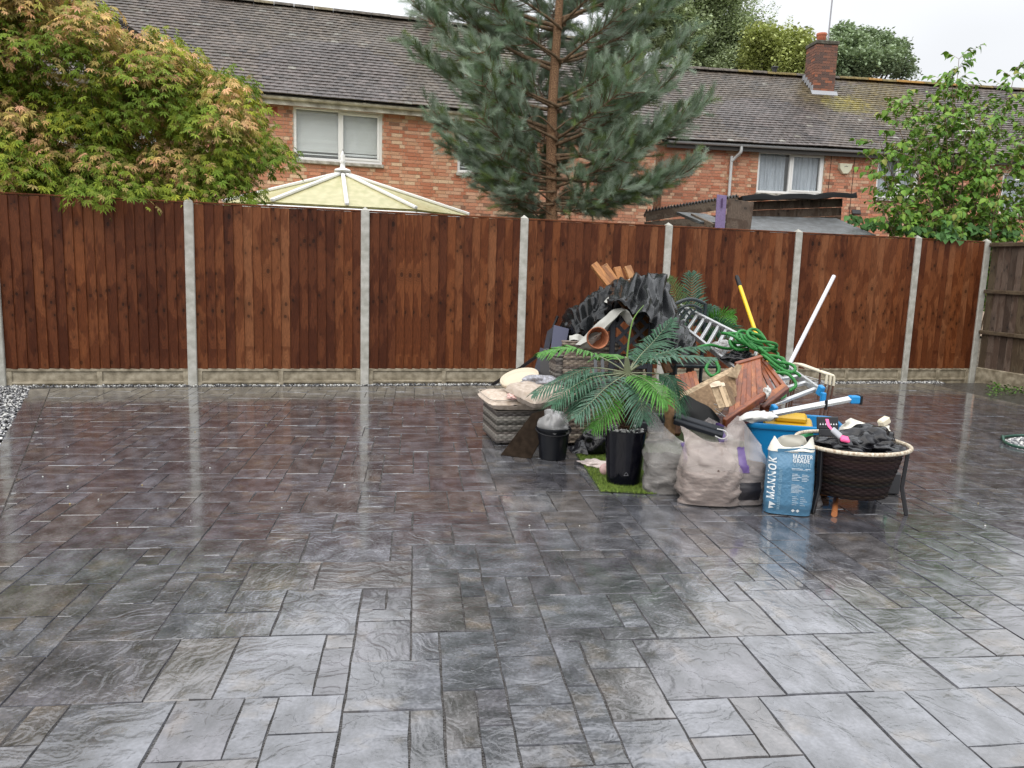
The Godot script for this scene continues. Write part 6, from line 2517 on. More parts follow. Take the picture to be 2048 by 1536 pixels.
	# the second palm behind the heap
	var p2 := thing("artificial_palm", "second artificial palm half hidden behind the plastic chair", "palm")
	var o2 := zz([1385, 668, 7.5])
	var pale := M("palm_leaf_pale", Color(0.16, 0.25, 0.09), 0.45, {"tex": T.blotch, "tri": 8.0, "back": Color(0.4, 0.5, 0.3)})
	for q in [[[[1388, 640, 7.5], [1384, 600, 7.5], [1383, 547, 7.5]], 0.15, blue, 0.34], [[[1370, 640, 7.5], [1352, 600, 7.45], [1337, 558, 7.4]], 0.15, pale, 0.3], [[[1410, 655, 7.4], [1438, 636, 7.3], [1466, 630, 7.25]], 0.13, lime, 0.2], [[[1408, 650, 7.45], [1418, 632, 7.45], [1424, 614, 7.45]], 0.11, blue, 0.2], [[[1420, 655, 7.35], [1450, 652, 7.2], [1480, 668, 7.1]], 0.12, dark, 0.2], [[[1365, 655, 7.6], [1340, 645, 7.8], [1310, 655, 8.0]], 0.13, dark, 0.2]]:
		var pts := [o2]
		pts.append_array(path_of(q[0]))
		frond(p2, pts, q[1], q[2], stem, q[3], 0.3, Vector3(0.05, 0.25, 1.0), 22)
	var t2 := MB.new()
	t2.tube([Vector3(o2.x, 0.3, o2.z), o2], 0.04, 10)
	part(p2, "trunk", t2, mats.palm_fibre)
	var pt := MB.new()
	pt.lathe([Vector2(0.0, 0.0), Vector2(0.11, 0.0), Vector2(0.15, 0.36), Vector2(0.14, 0.36), Vector2(0.13, 0.32), Vector2(0.0, 0.32)], 24)
	part(p2, "pot", pt, mats.glossy_black, XF(Vector3(o2.x, 0, o2.z)))

func ladder(called: String, label: String, la: Vector3, lb: Vector3, ra: Vector3, rb: Vector3, rungs: int, m: Material, rail := Vector2(0.022, 0.06), skip := 0) -> Node3D:
	var t := thing(called, label, "ladder")
	var up := (lb - la).cross(ra - la).normalized()
	for q in [[la, lb], [ra, rb]]:
		var b := MB.new()
		b.bar(q[0], q[1], rail.x, rail.y, up, 0.003)
		part(t, "rail", b, m)
	for k in rungs:
		var u := (k + 0.5) / rungs
		var b := MB.new()
		b.bar(la.lerp(lb, u), ra.lerp(rb, u), 0.03, 0.026, up, 0.004)
		part(t, "rung", b, m)
	return t

func pile_ladders():
	var alu := M("aluminium", Color(0.70, 0.71, 0.72), 0.38, {"metal": 0.75, "tex": T.fine, "tri": 4.0})
	var blue := M("blue_cap", Color(0.01, 0.22, 0.52), 0.4)
	ladder("aluminium_ladder", "long aluminium ladder lying over the heap below the plastic chair", zz([1344, 636, 7.35]), zz([1500, 762, 5.9]), zz([1362, 613, 7.5]), zz([1527, 697, 6.35]), 11, alu)
	var t := ladder("aluminium_ladder", "aluminium ladder end with blue caps resting on the blue crate", zz([1470, 700, 6.9]), zz([1548, 826, 5.32]), zz([1545, 716, 6.7]), zz([1642, 784, 5.55]), 6, alu, Vector2(0.028, 0.055))
	for q in [[1641, 781, 5.54], [1547, 820, 5.33]]:
		var b := MB.new()
		b.box(XF(zz(q), 0.3, 0.35), Vector3(0.036, 0.075, 0.05), 0.006)
		part(t, "end_cap", b, blue)
	var sb := MB.new()
	sb.bar(zz([1540, 829, 5.24]), zz([1706, 797, 5.30]), 0.05, 0.026, Vector3(0, 1, 0.3), 0.004)
	part(t, "stabiliser_bar", sb, alu)
	for q in [[1541, 830, 5.24], [1650, 808, 5.28]]:
		var b := MB.new()
		b.tube([zz(q) + Vector3(0, -0.035, 0.02), zz(q) + Vector3(0, 0.03, 0.02)], 0.011, 8)
		part(t, "bolt", b, mats.dark_plastic)
	var ec := MB.new()
	ec.box(XF(zz([1708, 799, 5.30]), 0.15), Vector3(0.07, 0.055, 0.06), 0.008)
	part(t, "end_cap", ec, blue)
	var ef := MB.new()
	ef.box(XF(zz([1718, 799, 5.31]), 0.15), Vector3(0.022, 0.066, 0.068), 0.006)
	part(t, "rubber_foot", ef, mats.dark_plastic)
	var e2 := MB.new()
	e2.box(XF(zz([1646, 796, 5.36]), 0.15), Vector3(0.03, 0.08, 0.04), 0.006)
	part(t, "end_cap", e2, blue)
	# rope
	var r := RandomNumberGenerator.new()
	r.seed = 8
	var rm := M("green_rope", Color(0.025, 0.27, 0.045), 0.6, {"tex": T.blotch, "tri": 20.0})
	var rope := thing("green_rope", "tangled coils of bright green rope over the ladders", "rope")
	var c0 := path_of([[1478, 702, 6.25], [1500, 698, 6.2], [1525, 712, 6.1], [1548, 735, 6.0], [1560, 752, 5.9]])
	for k in 13:
		var c: Vector3 = c0[k % 5] + Vector3(r.randf_range(-0.05, 0.05), 0.03 + 0.008 * k, r.randf_range(-0.05, 0.05))
		var rx := r.randf_range(0.06, 0.15)
		var rz := r.randf_range(0.05, 0.11)
		var tw := r.randf_range(-0.5, 0.9)
		var pts := []
		for j in 15:
			var a := TAU * j / 13.0
			pts.append(c + Vector3(cos(a) * rx, sin(a * 2.0 + k) * 0.02 - cos(a) * rx * 0.36 - sin(a) * rz * 0.2, sin(a) * rz).rotated(Vector3.UP, tw))
		var b := MB.new()
		b.tube(spline(pts, 4), 0.0125, 8)
		part(rope, "coil", b, rm)
	for q in [[[1385, 698, 6.1], [1420, 690, 6.2], [1455, 697, 6.3], [1500, 690, 6.3]], [[1545, 745, 5.8], [1575, 748, 5.75], [1592, 770, 5.7], [1572, 785, 5.68]], [[1432, 722, 5.7], [1438, 742, 5.65], [1424, 752, 5.65], [1412, 738, 5.7], [1420, 722, 5.75]], [[1560, 740, 5.95], [1590, 745, 5.9], [1600, 752, 5.85]], [[1566, 770, 5.7], [1570, 790, 5.66], [1560, 800, 5.6]]]:
		var b := MB.new()
		b.tube(spline(path_of(q), 6), 0.0125, 8)
		part(rope, "strand", b, rm)
	# black sacking among the ladders
	var bs := single("bin_bag", lump(Vector3(0.13, 0.06, 0.13), 91, 0.4, 2.5, 34), mats.black_film, "flattened black bag lying under the green rope", "bin bag")
	bs.position = zz([1478, 716, 6.25])
	var cf := single("plastic_sheet", lump(Vector3(0.09, 0.05, 0.08), 92, 0.5, 3.0, 26), mats.clear_film, "scrap of clear plastic film on the long ladder", "plastic film")
	cf.position = zz([1448, 692, 6.45])
	# yellow-handled shovel
	var sv := thing("shovel", "shovel with a yellow shaft and black grip standing in the heap", "shovel")
	var a := zz([1473, 552, 6.9])
	var b0 := zz([1524, 702, 6.35])
	var d := (b0 - a).normalized()
	var gp := MB.new()
	gp.tube([a, a + d * 0.015, a + d * 0.115, a + d * 0.12], [0.014, 0.019, 0.020, 0.017], 12)
	part(sv, "grip", gp, mats.dark_plastic)
	var shf := MB.new()
	shf.tube([a + d * 0.11, b0 + d * 0.12], 0.0165, 12)
	part(sv, "shaft", shf, M("yellow_plastic", Color(0.70, 0.47, 0.01), 0.35))
	var bld := MB.new()
	bld.box(Transform3D(Basis.looking_at(d, Vector3(0, 0, 1)), b0 + d * 0.26), Vector3(0.2, 0.012, 0.28), 0.004)
	part(sv, "blade", bld, M("steel_blade", Color(0.25, 0.25, 0.26), 0.4, {"metal": 0.8}))
	var wp := MB.new()
	wp.tube([zz([1668, 552, 6.55]), zz([1569, 748, 6.15])], 0.0165, 12)
	single("white_pole", wp, M("white_pole_paint", Color(0.66, 0.65, 0.68), 0.3), "long white pole slanting up out of the heap", "pole")
	# bent metal frame with cream sleeves
	var fm := thing("bent_metal_frame", "rusty bent metal bars with cream sleeves beside the blue crate", "metal frame")
	var cream := M("cream_sleeve", Color(0.68, 0.62, 0.48), 0.5)
	var rust := M("rusty_bar", Color(0.10, 0.045, 0.028), 0.7)
	for k in 3:
		var near := zz([1652 + k * 7.5, 746 + k * 2.0, 6.30 + 0.03 * k])
		var far := zz([1586 + k * 5.0, 727 + k * 0.5, 6.75 + 0.03 * k])
		var u := MB.new()
		u.tube(spline([far + Vector3(-0.005, -0.11, 0), far + Vector3(-0.005, -0.02, 0), far + Vector3(0.02, 0, 0.02), far.lerp(near, 0.5), near + Vector3(-0.02, 0.0, -0.02), near + Vector3(0.005, -0.018, 0), near + Vector3(0.006, -0.09, 0)], 5), 0.0115, 8)
		part(fm, "sleeve", u, cream)
		for e in [near + Vector3(0.006, -0.085, 0), far + Vector3(-0.005, -0.105, 0)]:
			var g := MB.new()
			g.tube([e, Vector3(e.x - 0.05, 0.02, e.z + 0.02)], 0.0085, 7)
			part(fm, "bar", g, rust)
	var g2 := MB.new()
	g2.tube([zz([1641, 736, 6.45]), zz([1636, 800, 6.4])], 0.0085, 7)
	part(fm, "bar", g2, rust)
	for k in 4:
		var g := MB.new()
		g.tube([zz([1610 + k * 3, 752 + k * 5, 6.5]), zz([1660, 766 + k * 3, 6.4])], 0.004, 5)
		part(fm, "wire", g, M("wire_white", Color(0.5, 0.5, 0.5), 0.5))

func slat_panel(t: Node3D, tl: Vector3, tr: Vector3, br: Vector3, bl: Vector3, n: int, gap: float, m: Array, rails := true):
	# boards running from the top edge to the bottom edge between two rails
	var nrm := (tr - tl).cross(bl - tl).normalized()
	var w := ((tr - tl).length() + (br - bl).length()) / 2 / n * (1.0 - gap)
	for k in n:
		var u := (k + 0.5) / n
		var b := MB.new()
		b.uo = Vector2(rng.randf(), rng.randf())
		b.bar(tl.lerp(tr, u), bl.lerp(br, u), w, 0.014, nrm, 0.002)
		part(t, "slat", b, m[k % m.size()])
	if rails:
		for q in [[tl, tr, 0.03], [bl, br, 0.05]]:
			var b := MB.new()
			var dd: Vector3 = (q[1] - q[0]).normalized()
			b.bar(q[0] - dd * 0.025, q[1] + dd * 0.025, q[2], 0.034, nrm, 0.003)
			part(t, "rail", b, m[0])

func pile_wood():
	var o1 := M("orange_hardwood", Color(0.36, 0.115, 0.034), 0.4, {"tex": T.wood, "uvs": Vector3(2.0, 1.0, 1), "h": T.wood_h, "hs": 0.05})
	var o2 := M("light_hardwood", Color(0.47, 0.18, 0.05), 0.4, {"tex": T.wood, "uvs": Vector3(2.0, 1.0, 1)})
	var o3 := M("dark_hardwood", Color(0.20, 0.062, 0.022), 0.42, {"tex": T.wood, "uvs": Vector3(2.0, 1.0, 1)})
	var a := thing("folding_chair", "slatted orange hardwood folding chair tipped over in front of the green rope", "chair")
	slat_panel(a, zz([1476, 728, 5.75]), zz([1518, 716, 5.85]), zz([1526, 790, 5.36]), zz([1456, 838, 5.12]), 6, 0.14, [o1, o2, o1])
	var rl := MB.new()
	rl.bar(zz([1448, 846, 5.08]), zz([1532, 790, 5.34]), 0.032, 0.06, Vector3(0, 1, 0.3), 0.004)
	part(a, "front_rail", rl, o1)
	var lg := MB.new()
	lg.bar(zz([1470, 850, 5.18]), zz([1545, 820, 5.42]), 0.03, 0.04, Vector3(0, 1, 0.3), 0.004)
	part(a, "leg", lg, o3)
	var b := thing("folding_chair", "second orange hardwood folding chair lying beside the blue crate", "chair")
	slat_panel(b, zz([1508, 724, 5.95]), zz([1524, 717, 6.0]), zz([1566, 776, 5.55]), zz([1530, 800, 5.45]), 3, 0.3, [o2, o1, o1])
	for q in [[[1520, 716, 6.02], [1570, 778, 5.55], o1], [[1523, 818, 5.36], [1575, 778, 5.52], o3]]:
		var r := MB.new()
		r.bar(zz(q[0]), zz(q[1]), 0.034, 0.045, Vector3(0, 1, 0.4), 0.004)
		part(b, "frame_rail", r, q[2])
	var c := thing("slatted_table_top", "slatted orange wooden table top half hidden behind palm fronds", "table top")
	slat_panel(c, zz([1350, 752, 5.85]), zz([1392, 742, 5.9]), zz([1402, 786, 5.6]), zz([1364, 800, 5.5]), 5, 0.12, [o2, o1], false)
	var st := MB.new()
	st.bar(zz([1345, 800, 5.35]), zz([1352, 870, 5.2]), 0.06, 0.05, Vector3(0, 0, 1), 0.004)
	part(c, "leg", st, M("brown_timber", Color(0.30, 0.16, 0.075), 0.6, {"tex": T.wood, "uvs": Vector3(2.0, 1.0, 1)}))
	# cardboard
	var card := M("wet_cardboard", Color(0.27, 0.175, 0.095), 0.75, {"tex": ntex(421, 0.015, 4, Color(0.66, 0.62, 0.56), Color(1, 1, 1)), "tri": 4.0})
	var card2 := M("pale_cardboard", Color(0.56, 0.42, 0.27), 0.75, {"tex": T.blotch, "tri": 6.0})
	var bx := thing("cardboard_box", "torn wet cardboard box with open flaps in front of the slatted chair", "cardboard box")
	part(bx, "side", sheet_quad(zz([1358, 800, 5.35]), zz([1470, 742, 5.5]), zz([1474, 792, 5.3]), zz([1420, 846, 5.1]), 0.006), card)
	part(bx, "side", sheet_quad(zz([1362, 788, 5.42]), zz([1464, 735, 5.6]), zz([1470, 744, 5.5]), zz([1360, 799, 5.36]), 0.006), card2)
	part(bx, "flap", sheet_quad(zz([1452, 752, 5.42]), zz([1474, 728, 5.5]), zz([1484, 732, 5.52]), zz([1474, 758, 5.40]), 0.005), card2)
	part(bx, "flap", sheet_quad(zz([1420, 770, 5.02]), zz([1446, 764, 5.04]), zz([1464, 812, 4.95]), zz([1437, 817, 4.93]), 0.006), card2)
	part(bx, "flap", sheet_quad(zz([1446, 764, 5.04]), zz([1462, 776, 5.2]), zz([1470, 806, 5.1]), zz([1464, 812, 4.95]), 0.006), card)
	var torn := MB.new()
	torn.grid(crumple(net([path_of([[1419, 768, 5.01], [1434, 761, 5.01], [1448, 765, 5.03]]), path_of([[1422, 776, 4.99], [1436, 772, 4.99], [1450, 772, 5.01]])], 8, 6), 0.012, 18.0, 95))
	part(bx, "torn_edge", torn, M("torn_paper", Color(0.62, 0.52, 0.40), 0.9))
	var tp := MB.new()
	tp.grid(net([path_of([[1436, 770, 5.005], [1443, 769, 5.005]]), path_of([[1452, 814, 4.925], [1459, 813, 4.925]])], 4, 6))
	part(bx, "tape", tp, M("parcel_tape", Color(0.46, 0.33, 0.19), 0.2))
	# curved black sheet
	var cs := single("curved_black_panel", crumple_mesh(net([path_of([[1360, 800, 5.2], [1372, 790, 5.2], [1395, 802, 5.15], [1420, 815, 5.1], [1440, 838, 5.05]]), path_of([[1362, 818, 5.14], [1378, 822, 5.12], [1400, 834, 5.08], [1420, 846, 5.04], [1440, 856, 5.0]]), path_of([[1366, 836, 5.1], [1384, 846, 5.08], [1404, 856, 5.04], [1424, 862, 5.0], [1442, 868, 4.98]])], 8, 8), 0.003, 4.0, 96), M("black_gloss_panel", Color(0.008, 0.009, 0.010), 0.3, {"spec": 0.3}), "curved glossy black plastic panel below the torn cardboard", "panel")
	# grooved dark grey rails
	var gr := thing("grey_rail", "long grooved charcoal plastic rail lying in front of the black panel", "rail")
	for k in 2:
		var q := MB.new()
		var dy := -0.045 * k
		q.bar(zz([1348, 832 + k * 9, 5.0 - 0.03 * k]), zz([1446, 862 + k * 9, 4.9 - 0.03 * k]), 0.05, 0.035, Vector3(0, 1, 0.4), 0.006)
		part(gr, "profile", q, M("charcoal_plastic", Color(0.022, 0.025, 0.031), 0.45, {"spec": 0.3}))
	var wl := MB.new()
	wl.tube(spline(path_of([[1434, 858, 4.86], [1450, 862, 4.84], [1455, 872, 4.82], [1445, 878, 4.82], [1430, 872, 4.84]]), 5), 0.004, 5)
	part(gr, "wire_loop", wl, mats.wire_white)
	var wz := MB.new()
	wz.tube(path_of([[1428, 808, 5.05], [1456, 818, 5.05], [1430, 818, 5.03], [1452, 834, 5.02], [1432, 826, 5.0]]), 0.003, 5)
	part(gr, "bent_wire", wz, mats.wire_white)
	# dark posts behind the sacks and brown kraft roll
	var dp := thing("charcoal_post", "charcoal painted post lying behind the film sacks", "post")
	var d1 := MB.new()
	d1.bar(zz([1270, 836, 5.2]), zz([1345, 838, 5.2]), 0.05, 0.07, Vector3.UP, 0.004)
	d1.bar(zz([1268, 850, 5.12]), zz([1345, 856, 5.1]), 0.05, 0.05, Vector3.UP, 0.004)
	part(dp, "timber", d1, M("charcoal_paint_2", Color(0.045, 0.047, 0.055), 0.55))
	var kr := MB.new()
	kr.tube(path_of([[1336, 800, 5.12], [1342, 840, 5.05], [1336, 880, 5.0]]), [0.035, 0.04, 0.04], 14)
	single("kraft_roll", kr, M("kraft_paper", Color(0.33, 0.19, 0.09), 0.8, {"tex": T.blotch, "tri": 6.0}), "brown kraft roll standing behind the film sacks", "roll")
	# white film scraps by the chair
	var wf := single("plastic_sheet", crumple_mesh(net([path_of([[1478, 832, 4.98], [1505, 822, 5.0], [1535, 822, 5.05], [1556, 828, 5.1]]), path_of([[1480, 842, 4.95], [1508, 836, 4.95], [1536, 836, 4.98], [1556, 834, 5.05]]), path_of([[1490, 846, 4.98], [1512, 846, 4.98], [1534, 844, 5.0], [1550, 838, 5.06]])], 10, 10), 0.02, 10.0, 97), M("white_film", Color(0.52, 0.52, 0.50), 0.35), "crumpled white plastic film hanging between chair and crate", "plastic film")
	var w2 := single("plastic_sheet", lump(Vector3(0.025, 0.04, 0.025), 98, 0.5, 2.6, 22), mats.white_film, "small white plastic scrap caught between the two slatted chairs", "plastic film")
	w2.position = zz([1534, 784, 5.33])

func crumple_mesh(rows: Array, amt: float, freq: float, sd: int) -> MB:
	var mb := MB.new()
	mb.grid(crumple(rows, amt, freq, sd))
	return mb

func pile_crate():
	var blue := M("blue_plastic", Color(0.008, 0.215, 0.50), 0.3)
	var t := thing("blue_crate", "large open blue plastic crate under the aluminium ladder end", "crate", zz([1590, 905, 5.22]) * Vector3(1, 0, 1), -0.20)
	var w := 0.66
	var d := 0.50
	var h := 0.385
	var rows := []
	# tapered box with rounded corners, as rings: outside up, lip, inside down
	var prof := [[0.86, 0.0], [0.875, 0.01], [0.95, h - 0.05], [0.955, h - 0.045], [1.0, h - 0.04], [1.015, h - 0.03], [1.015, h - 0.004], [1.0, h], [0.95, h], [0.935, h - 0.01], [0.86, 0.02], [0.0, 0.016]]
	for q in prof:
		var r := []
		for j in 49:
			var a := TAU * j / 48
			var cx := signf(cos(a)) * pow(absf(cos(a)), 0.22)
			var cz := signf(sin(a)) * pow(absf(sin(a)), 0.22)
			r.append(Vector3(cx * w / 2 * q[0], q[1], cz * d / 2 * q[0] - d / 2))
		rows.append(r)
	var mb := MB.new()
	mb.grid(rows, true)
	part(t, "tub", mb, blue)
	var yl := MB.new()
	yl.box(XF(Vector3(0.02, h - 0.06, -d * 0.96)), Vector3(0.02, 0.05, 0.012), 0.004)
	part(t, "clip", yl, mats.yellow_plastic)
	# yellow tray inside
	var yt := thing("yellow_tray", "yellow plastic tray lying in the blue crate under the rungs", "tray", t.transform * Vector3(-0.02, h - 0.05, -0.30), -0.3)
	yt.rotation.x = 0.14
	var y2 := MB.new()
	y2.box(XF(Vector3(0, 0.0, 0)), Vector3(0.34, 0.05, 0.26), 0.02)
	y2.box(XF(Vector3(0.02, 0.05, -0.02)), Vector3(0.22, 0.05, 0.12), 0.02)
	part(yt, "body", y2, M("amber_plastic", Color(0.62, 0.38, 0.02), 0.35))
	# green lid leaning in front
	var gl := single("green_tray", sheet_quad(zz([1556, 882, 4.92]), zz([1624, 862, 5.0]), zz([1630, 905, 4.85]), zz([1560, 925, 4.8]), 0.012), M("green_plastic", Color(0.02, 0.24, 0.075), 0.35), "bright green plastic tray leaning between the crate and the wicker tub", "tray")
	# black tray and white sacks behind
	var ws := single("woven_sack", sack(0.30, 0.27, 0.2, {"seed": 21, "fill": 0.8, "film": Color(0.66, 0.64, 0.58), "inside": Color(0.55, 0.53, 0.48), "wrinkle": 0.01, "drop": 0.25, "peak": -0.6}), M("white_woven", Color(1, 1, 1), 0.5, {"vc": true}), "pale woven plastic sack behind the wicker tub", "sack")
	ws.transform = XF(Z(1712, 925, 5.15) * Vector3(1, 0, 1) + Vector3(0, 0.2, 0), 0.2)
	var bt := thing("white_bottle", "white plastic bottle with a cream cap behind the wicker tub", "bottle", Z(1764, 925, 5.0) * Vector3(1, 0, 1))
	var bm := MB.new()
	bm.lathe([Vector2(0.0, 0.15), Vector2(0.05, 0.15), Vector2(0.056, 0.17), Vector2(0.054, 0.36), Vector2(0.045, 0.40), Vector2(0.022, 0.43), Vector2(0.022, 0.45), Vector2(0.0, 0.45)], 18)
	part(bt, "body", bm, M("bottle_white", Color(0.68, 0.66, 0.58), 0.4))
	var cap := MB.new()
	cap.box(XF(Vector3(-0.015, 0.475, 0), 0.3, 0, 0.5), Vector3(0.075, 0.05, 0.05), 0.01)
	part(bt, "cap", cap, M("cap_cream", Color(0.66, 0.60, 0.46), 0.5))
	var st := MB.new()
	st.box(XF(Vector3(0.0, 0.075, 0.0)), Vector3(0.2, 0.148, 0.16), 0.01)
	single("storage_box", st, M("dark_box", Color(0.03, 0.03, 0.033), 0.5), "low dark box carrying the white bottle behind the wicker tub", "box").position = bt.position

func pile_sacks():
	var purple := M("purple_print", Color(0.10, 0.06, 0.19), 0.35)
	var ink := M("black_print", Color(0.02, 0.018, 0.022), 0.35)
	var g := "film sacks of bark in front of the heap"
	var a := film_sack(0.27, 0.55, 0.22, {"seed": 31, "fill": 0.42, "peak": -0.85, "drop": 0.42, "ears": 0.05, "film": Color(0.48, 0.46, 0.44), "inside": Color(0.06, 0.048, 0.042), "wrinkle": 0.027}, "grey translucent film sack with a pulled-up corner beside the tall planter", g)
	a.transform = XF(G(1333, 992) + Vector3(0, 0, -0.10), 0.05, -0.06, 0.0)
	patch(a, purple, 0.088, 0.125, 0.14, 0.40, 0.07)
	var b := film_sack(0.37, 0.475, 0.27, {"seed": 45, "fill": 0.45, "peak": -0.9, "drop": 0.13, "film": Color(0.56, 0.48, 0.44), "inside": Color(0.07, 0.042, 0.036), "wrinkle": 0.030, "topw": 0.92, "ears": 0.14}, "large pinkish film sack of bark standing in front of the others", g)
	b.transform = XF(G(1426, 1018) + Vector3(0, 0, -0.12), -0.05, -0.10, 0.0)
	var c := film_sack(0.25, 0.55, 0.22, {"seed": 52, "fill": 0.45, "peak": -0.5, "drop": 0.35, "film": Color(0.52, 0.47, 0.45), "inside": Color(0.06, 0.038, 0.034), "wrinkle": 0.015}, "film sack with purple and black print beside the cement bag", g)
	c.transform = XF(G(1503, 1022) + Vector3(0, 0, -0.17), 0.12, -0.08, 0.02)
	patch(c, purple, -0.075, -0.015, 0.20, 0.36, 0.09)
	patch(c, ink, -0.07, 0.07, 0.03, 0.15, 0.105)
	var d := film_sack(0.34, 0.46, 0.22, {"seed": 63, "fill": 0.6, "peak": 0.1, "drop": 0.2, "film": Color(0.48, 0.44, 0.43), "inside": Color(0.08, 0.055, 0.05), "wrinkle": 0.027}, "pale film sack squeezed in behind the large pinkish sack", g)
	d.transform = XF(G(1420, 985) + Vector3(0, 0.0, -0.14), 0.1, -0.04, 0.0)
	patch(d, purple, 0.04, 0.11, 0.30, 0.44, 0.08)
	# cement bag
	var W := 0.275
	var H := 0.405
	var D := 0.17
	var o := {"seed": 7, "fill": 0.92, "peak": 0.5, "drop": 0.05, "film": Color(0.066, 0.17, 0.275), "wrinkle": 0.0035, "topw": 0.95, "topd": 0.55, "ax": 5.0, "foot": 0.02}
	var cb := thing("cement_bag", "blue paper cement bag with white lettering and a torn white top", "cement bag", G(1582, 1034) + Vector3(0, 0.004, -0.075), -0.20)
	cb.rotation.x = -0.05
	part(cb, "bag", sack(W, H, D, o), M("blue_paper", Color(1, 1, 1), 0.32, {"vc": true, "h": T.soft_h, "hs": 0.25, "tri": 5.0, "world": false}))
	var topm := MB.new()
	var rows := []
	for i in 9:
		var r := []
		var v := i / 8.0
		for j in 49:
			var an := TAU * (j % 48) / 48
			var ux := signf(cos(an)) * pow(absf(cos(an)), 0.4)
			var k := lerpf(0.955, 0.80, v)
			r.append(Vector3(W / 2 * ux * k, H * (0.945 - 0.02 * absf(ux - 0.5)) + 0.055 * v * (1.0 + 0.6 * sin(an * 3.0)), D / 2 * lerpf(0.66, 0.3, v) * sin(an)))
		rows.append(r)
	topm.grid(crumple(rows, 0.016, 14.0, 8), true)
	part(cb, "torn_top", topm, M("white_paper", Color(0.66, 0.64, 0.57), 0.7))
	var ctop := MB.new()
	ctop.lathe([Vector2(0.0, 0.0), Vector2(0.09, -0.004), Vector2(0.11, -0.02)], 20, XF(Vector3(0, H * 0.965, 0)), 0.5)
	part(cb, "cement_powder", ctop, M("cement_grey", Color(0.36, 0.34, 0.30), 0.9))
	var surf := func(x: float, y: float) -> float:
		var v := clampf(y / H, 0, 1)
		var dd := D / 2 * lerpf(0.72, 1.0, smoothstep(0.0, 0.2, v)) * lerpf(1.0, 0.55, smoothstep(0.92 * 0.75, 1.0, v))
		var ww := W / 2 * lerpf(0.93, 1.0, smoothstep(0.0, 0.2, v)) * lerpf(1.0, 0.95, smoothstep(0.35, 1.0, v))
		var ux := clampf(absf(x) / ww, 0, 0.999)
		return dd * pow(1.0 - pow(ux, 5.0), 0.425) + 0.0062
	var white := M("white_ink", Color(0.72, 0.76, 0.78), 0.4)
	var pale := M("pale_blue_ink", Color(0.22, 0.36, 0.46), 0.4)
	text_on(cb, "lettering", "MANNOK", 0.040, Vector3(-0.076, 0.088, 0), PI / 2, white, surf)
	text_on(cb, "lettering", "MASTER GRADE CEMENT", 0.0165, Vector3(-0.050, 0.03, 0), PI / 2, pale, surf, false)
	text_on(cb, "lettering", "MASTER", 0.0215, Vector3(-0.002, 0.335, 0), 0.0, white, surf)
	text_on(cb, "lettering", "GRADE", 0.0215, Vector3(-0.002, 0.312, 0), 0.0, white, surf)
	text_on(cb, "lettering", "CEMENT", 0.0205, Vector3(-0.002, 0.290, 0), 0.0, pale, surf, false)
	var mk := MB.new()
	# mountain mark at the foot of the upright name
	for q in [[[-0.118, 0.030], [-0.090, 0.042], [-0.118, 0.052]], [[-0.118, 0.050], [-0.082, 0.062], [-0.118, 0.078]]]:
		var pts := []
		for v in q:
			pts.append(Vector3(v[0] + 0.004, v[1], surf.call(v[0] + 0.004, v[1])))
		mk.poly(pts, Vector3(0, 0, 1))
	# rules, small print lines and hazard diamonds
	var line := func(x0: float, x1: float, y: float, th: float):
		var pts := []
		for e in [[x0, y], [x1, y], [x1, y + th], [x0, y + th]]:
			pts.append(Vector3(e[0], e[1], surf.call(e[0], e[1])))
		mk.poly(pts, Vector3(0, 0, 1))
	line.call(-0.005, 0.10, 0.283, 0.0022)
	line.call(-0.005, 0.085, 0.277, 0.0012)
	for k in 5:
		line.call(0.0, 0.03 + 0.012 * (k % 3), 0.252 - k * 0.009, 0.002)
		line.call(0.055, 0.085 + 0.01 * (k % 2), 0.250 - k * 0.009, 0.0018)
	for k in 7:
		line.call(0.0, 0.045 + 0.014 * (k % 3), 0.188 - k * 0.0075, 0.0016)
	for k in 5:
		line.call(0.01, 0.035 + 0.01 * (k % 2), 0.118 - k * 0.012, 0.0015)
		line.call(0.055, 0.075 + 0.01 * (k % 3), 0.116 - k * 0.012, 0.0014)
	for x in [0.022, 0.048]:
		var pts := []
		for e in [[x - 0.011, 0.032], [x, 0.043], [x + 0.011, 0.032], [x, 0.021]]:
			pts.append(Vector3(e[0], e[1], surf.call(e[0], e[1])))
		mk.poly(pts, Vector3(0, 0, 1))
	part(cb, "print", mk, white)

func patch(sk: MeshInstance3D, m: Material, x0: float, x1: float, y0: float, y1: float, lift: float):
	# printed area: the same film surface picked out of the sack's own faces and set a hair proud
	var src: ArrayMesh = sk.mesh
	var ar := src.surface_get_arrays(0)
	var vs: PackedVector3Array = ar[Mesh.ARRAY_VERTEX]
	var ns: PackedVector3Array = ar[Mesh.ARRAY_NORMAL]
	var ix: PackedInt32Array = ar[Mesh.ARRAY_INDEX]
	var mb := MB.new()
	for i in range(0, ix.size(), 3):
		var ok := true
		for k in 3:
			var p := vs[ix[i + k]]
			if p.x < x0 or p.x > x1 or p.y < y0 or p.y > y1 or p.z < 0.005:
				ok = false
		if not ok:
			continue
		for k in 3:
			var id := ix[i + k]
			mb.v(vs[id] + ns[id] * 0.003, ns[id], Vector2.ZERO)
		var q := mb.p.size()
		mb.tri(q - 3, q - 2, q - 1)
	if mb.p.size():
		part(sk, "print", mb, m)

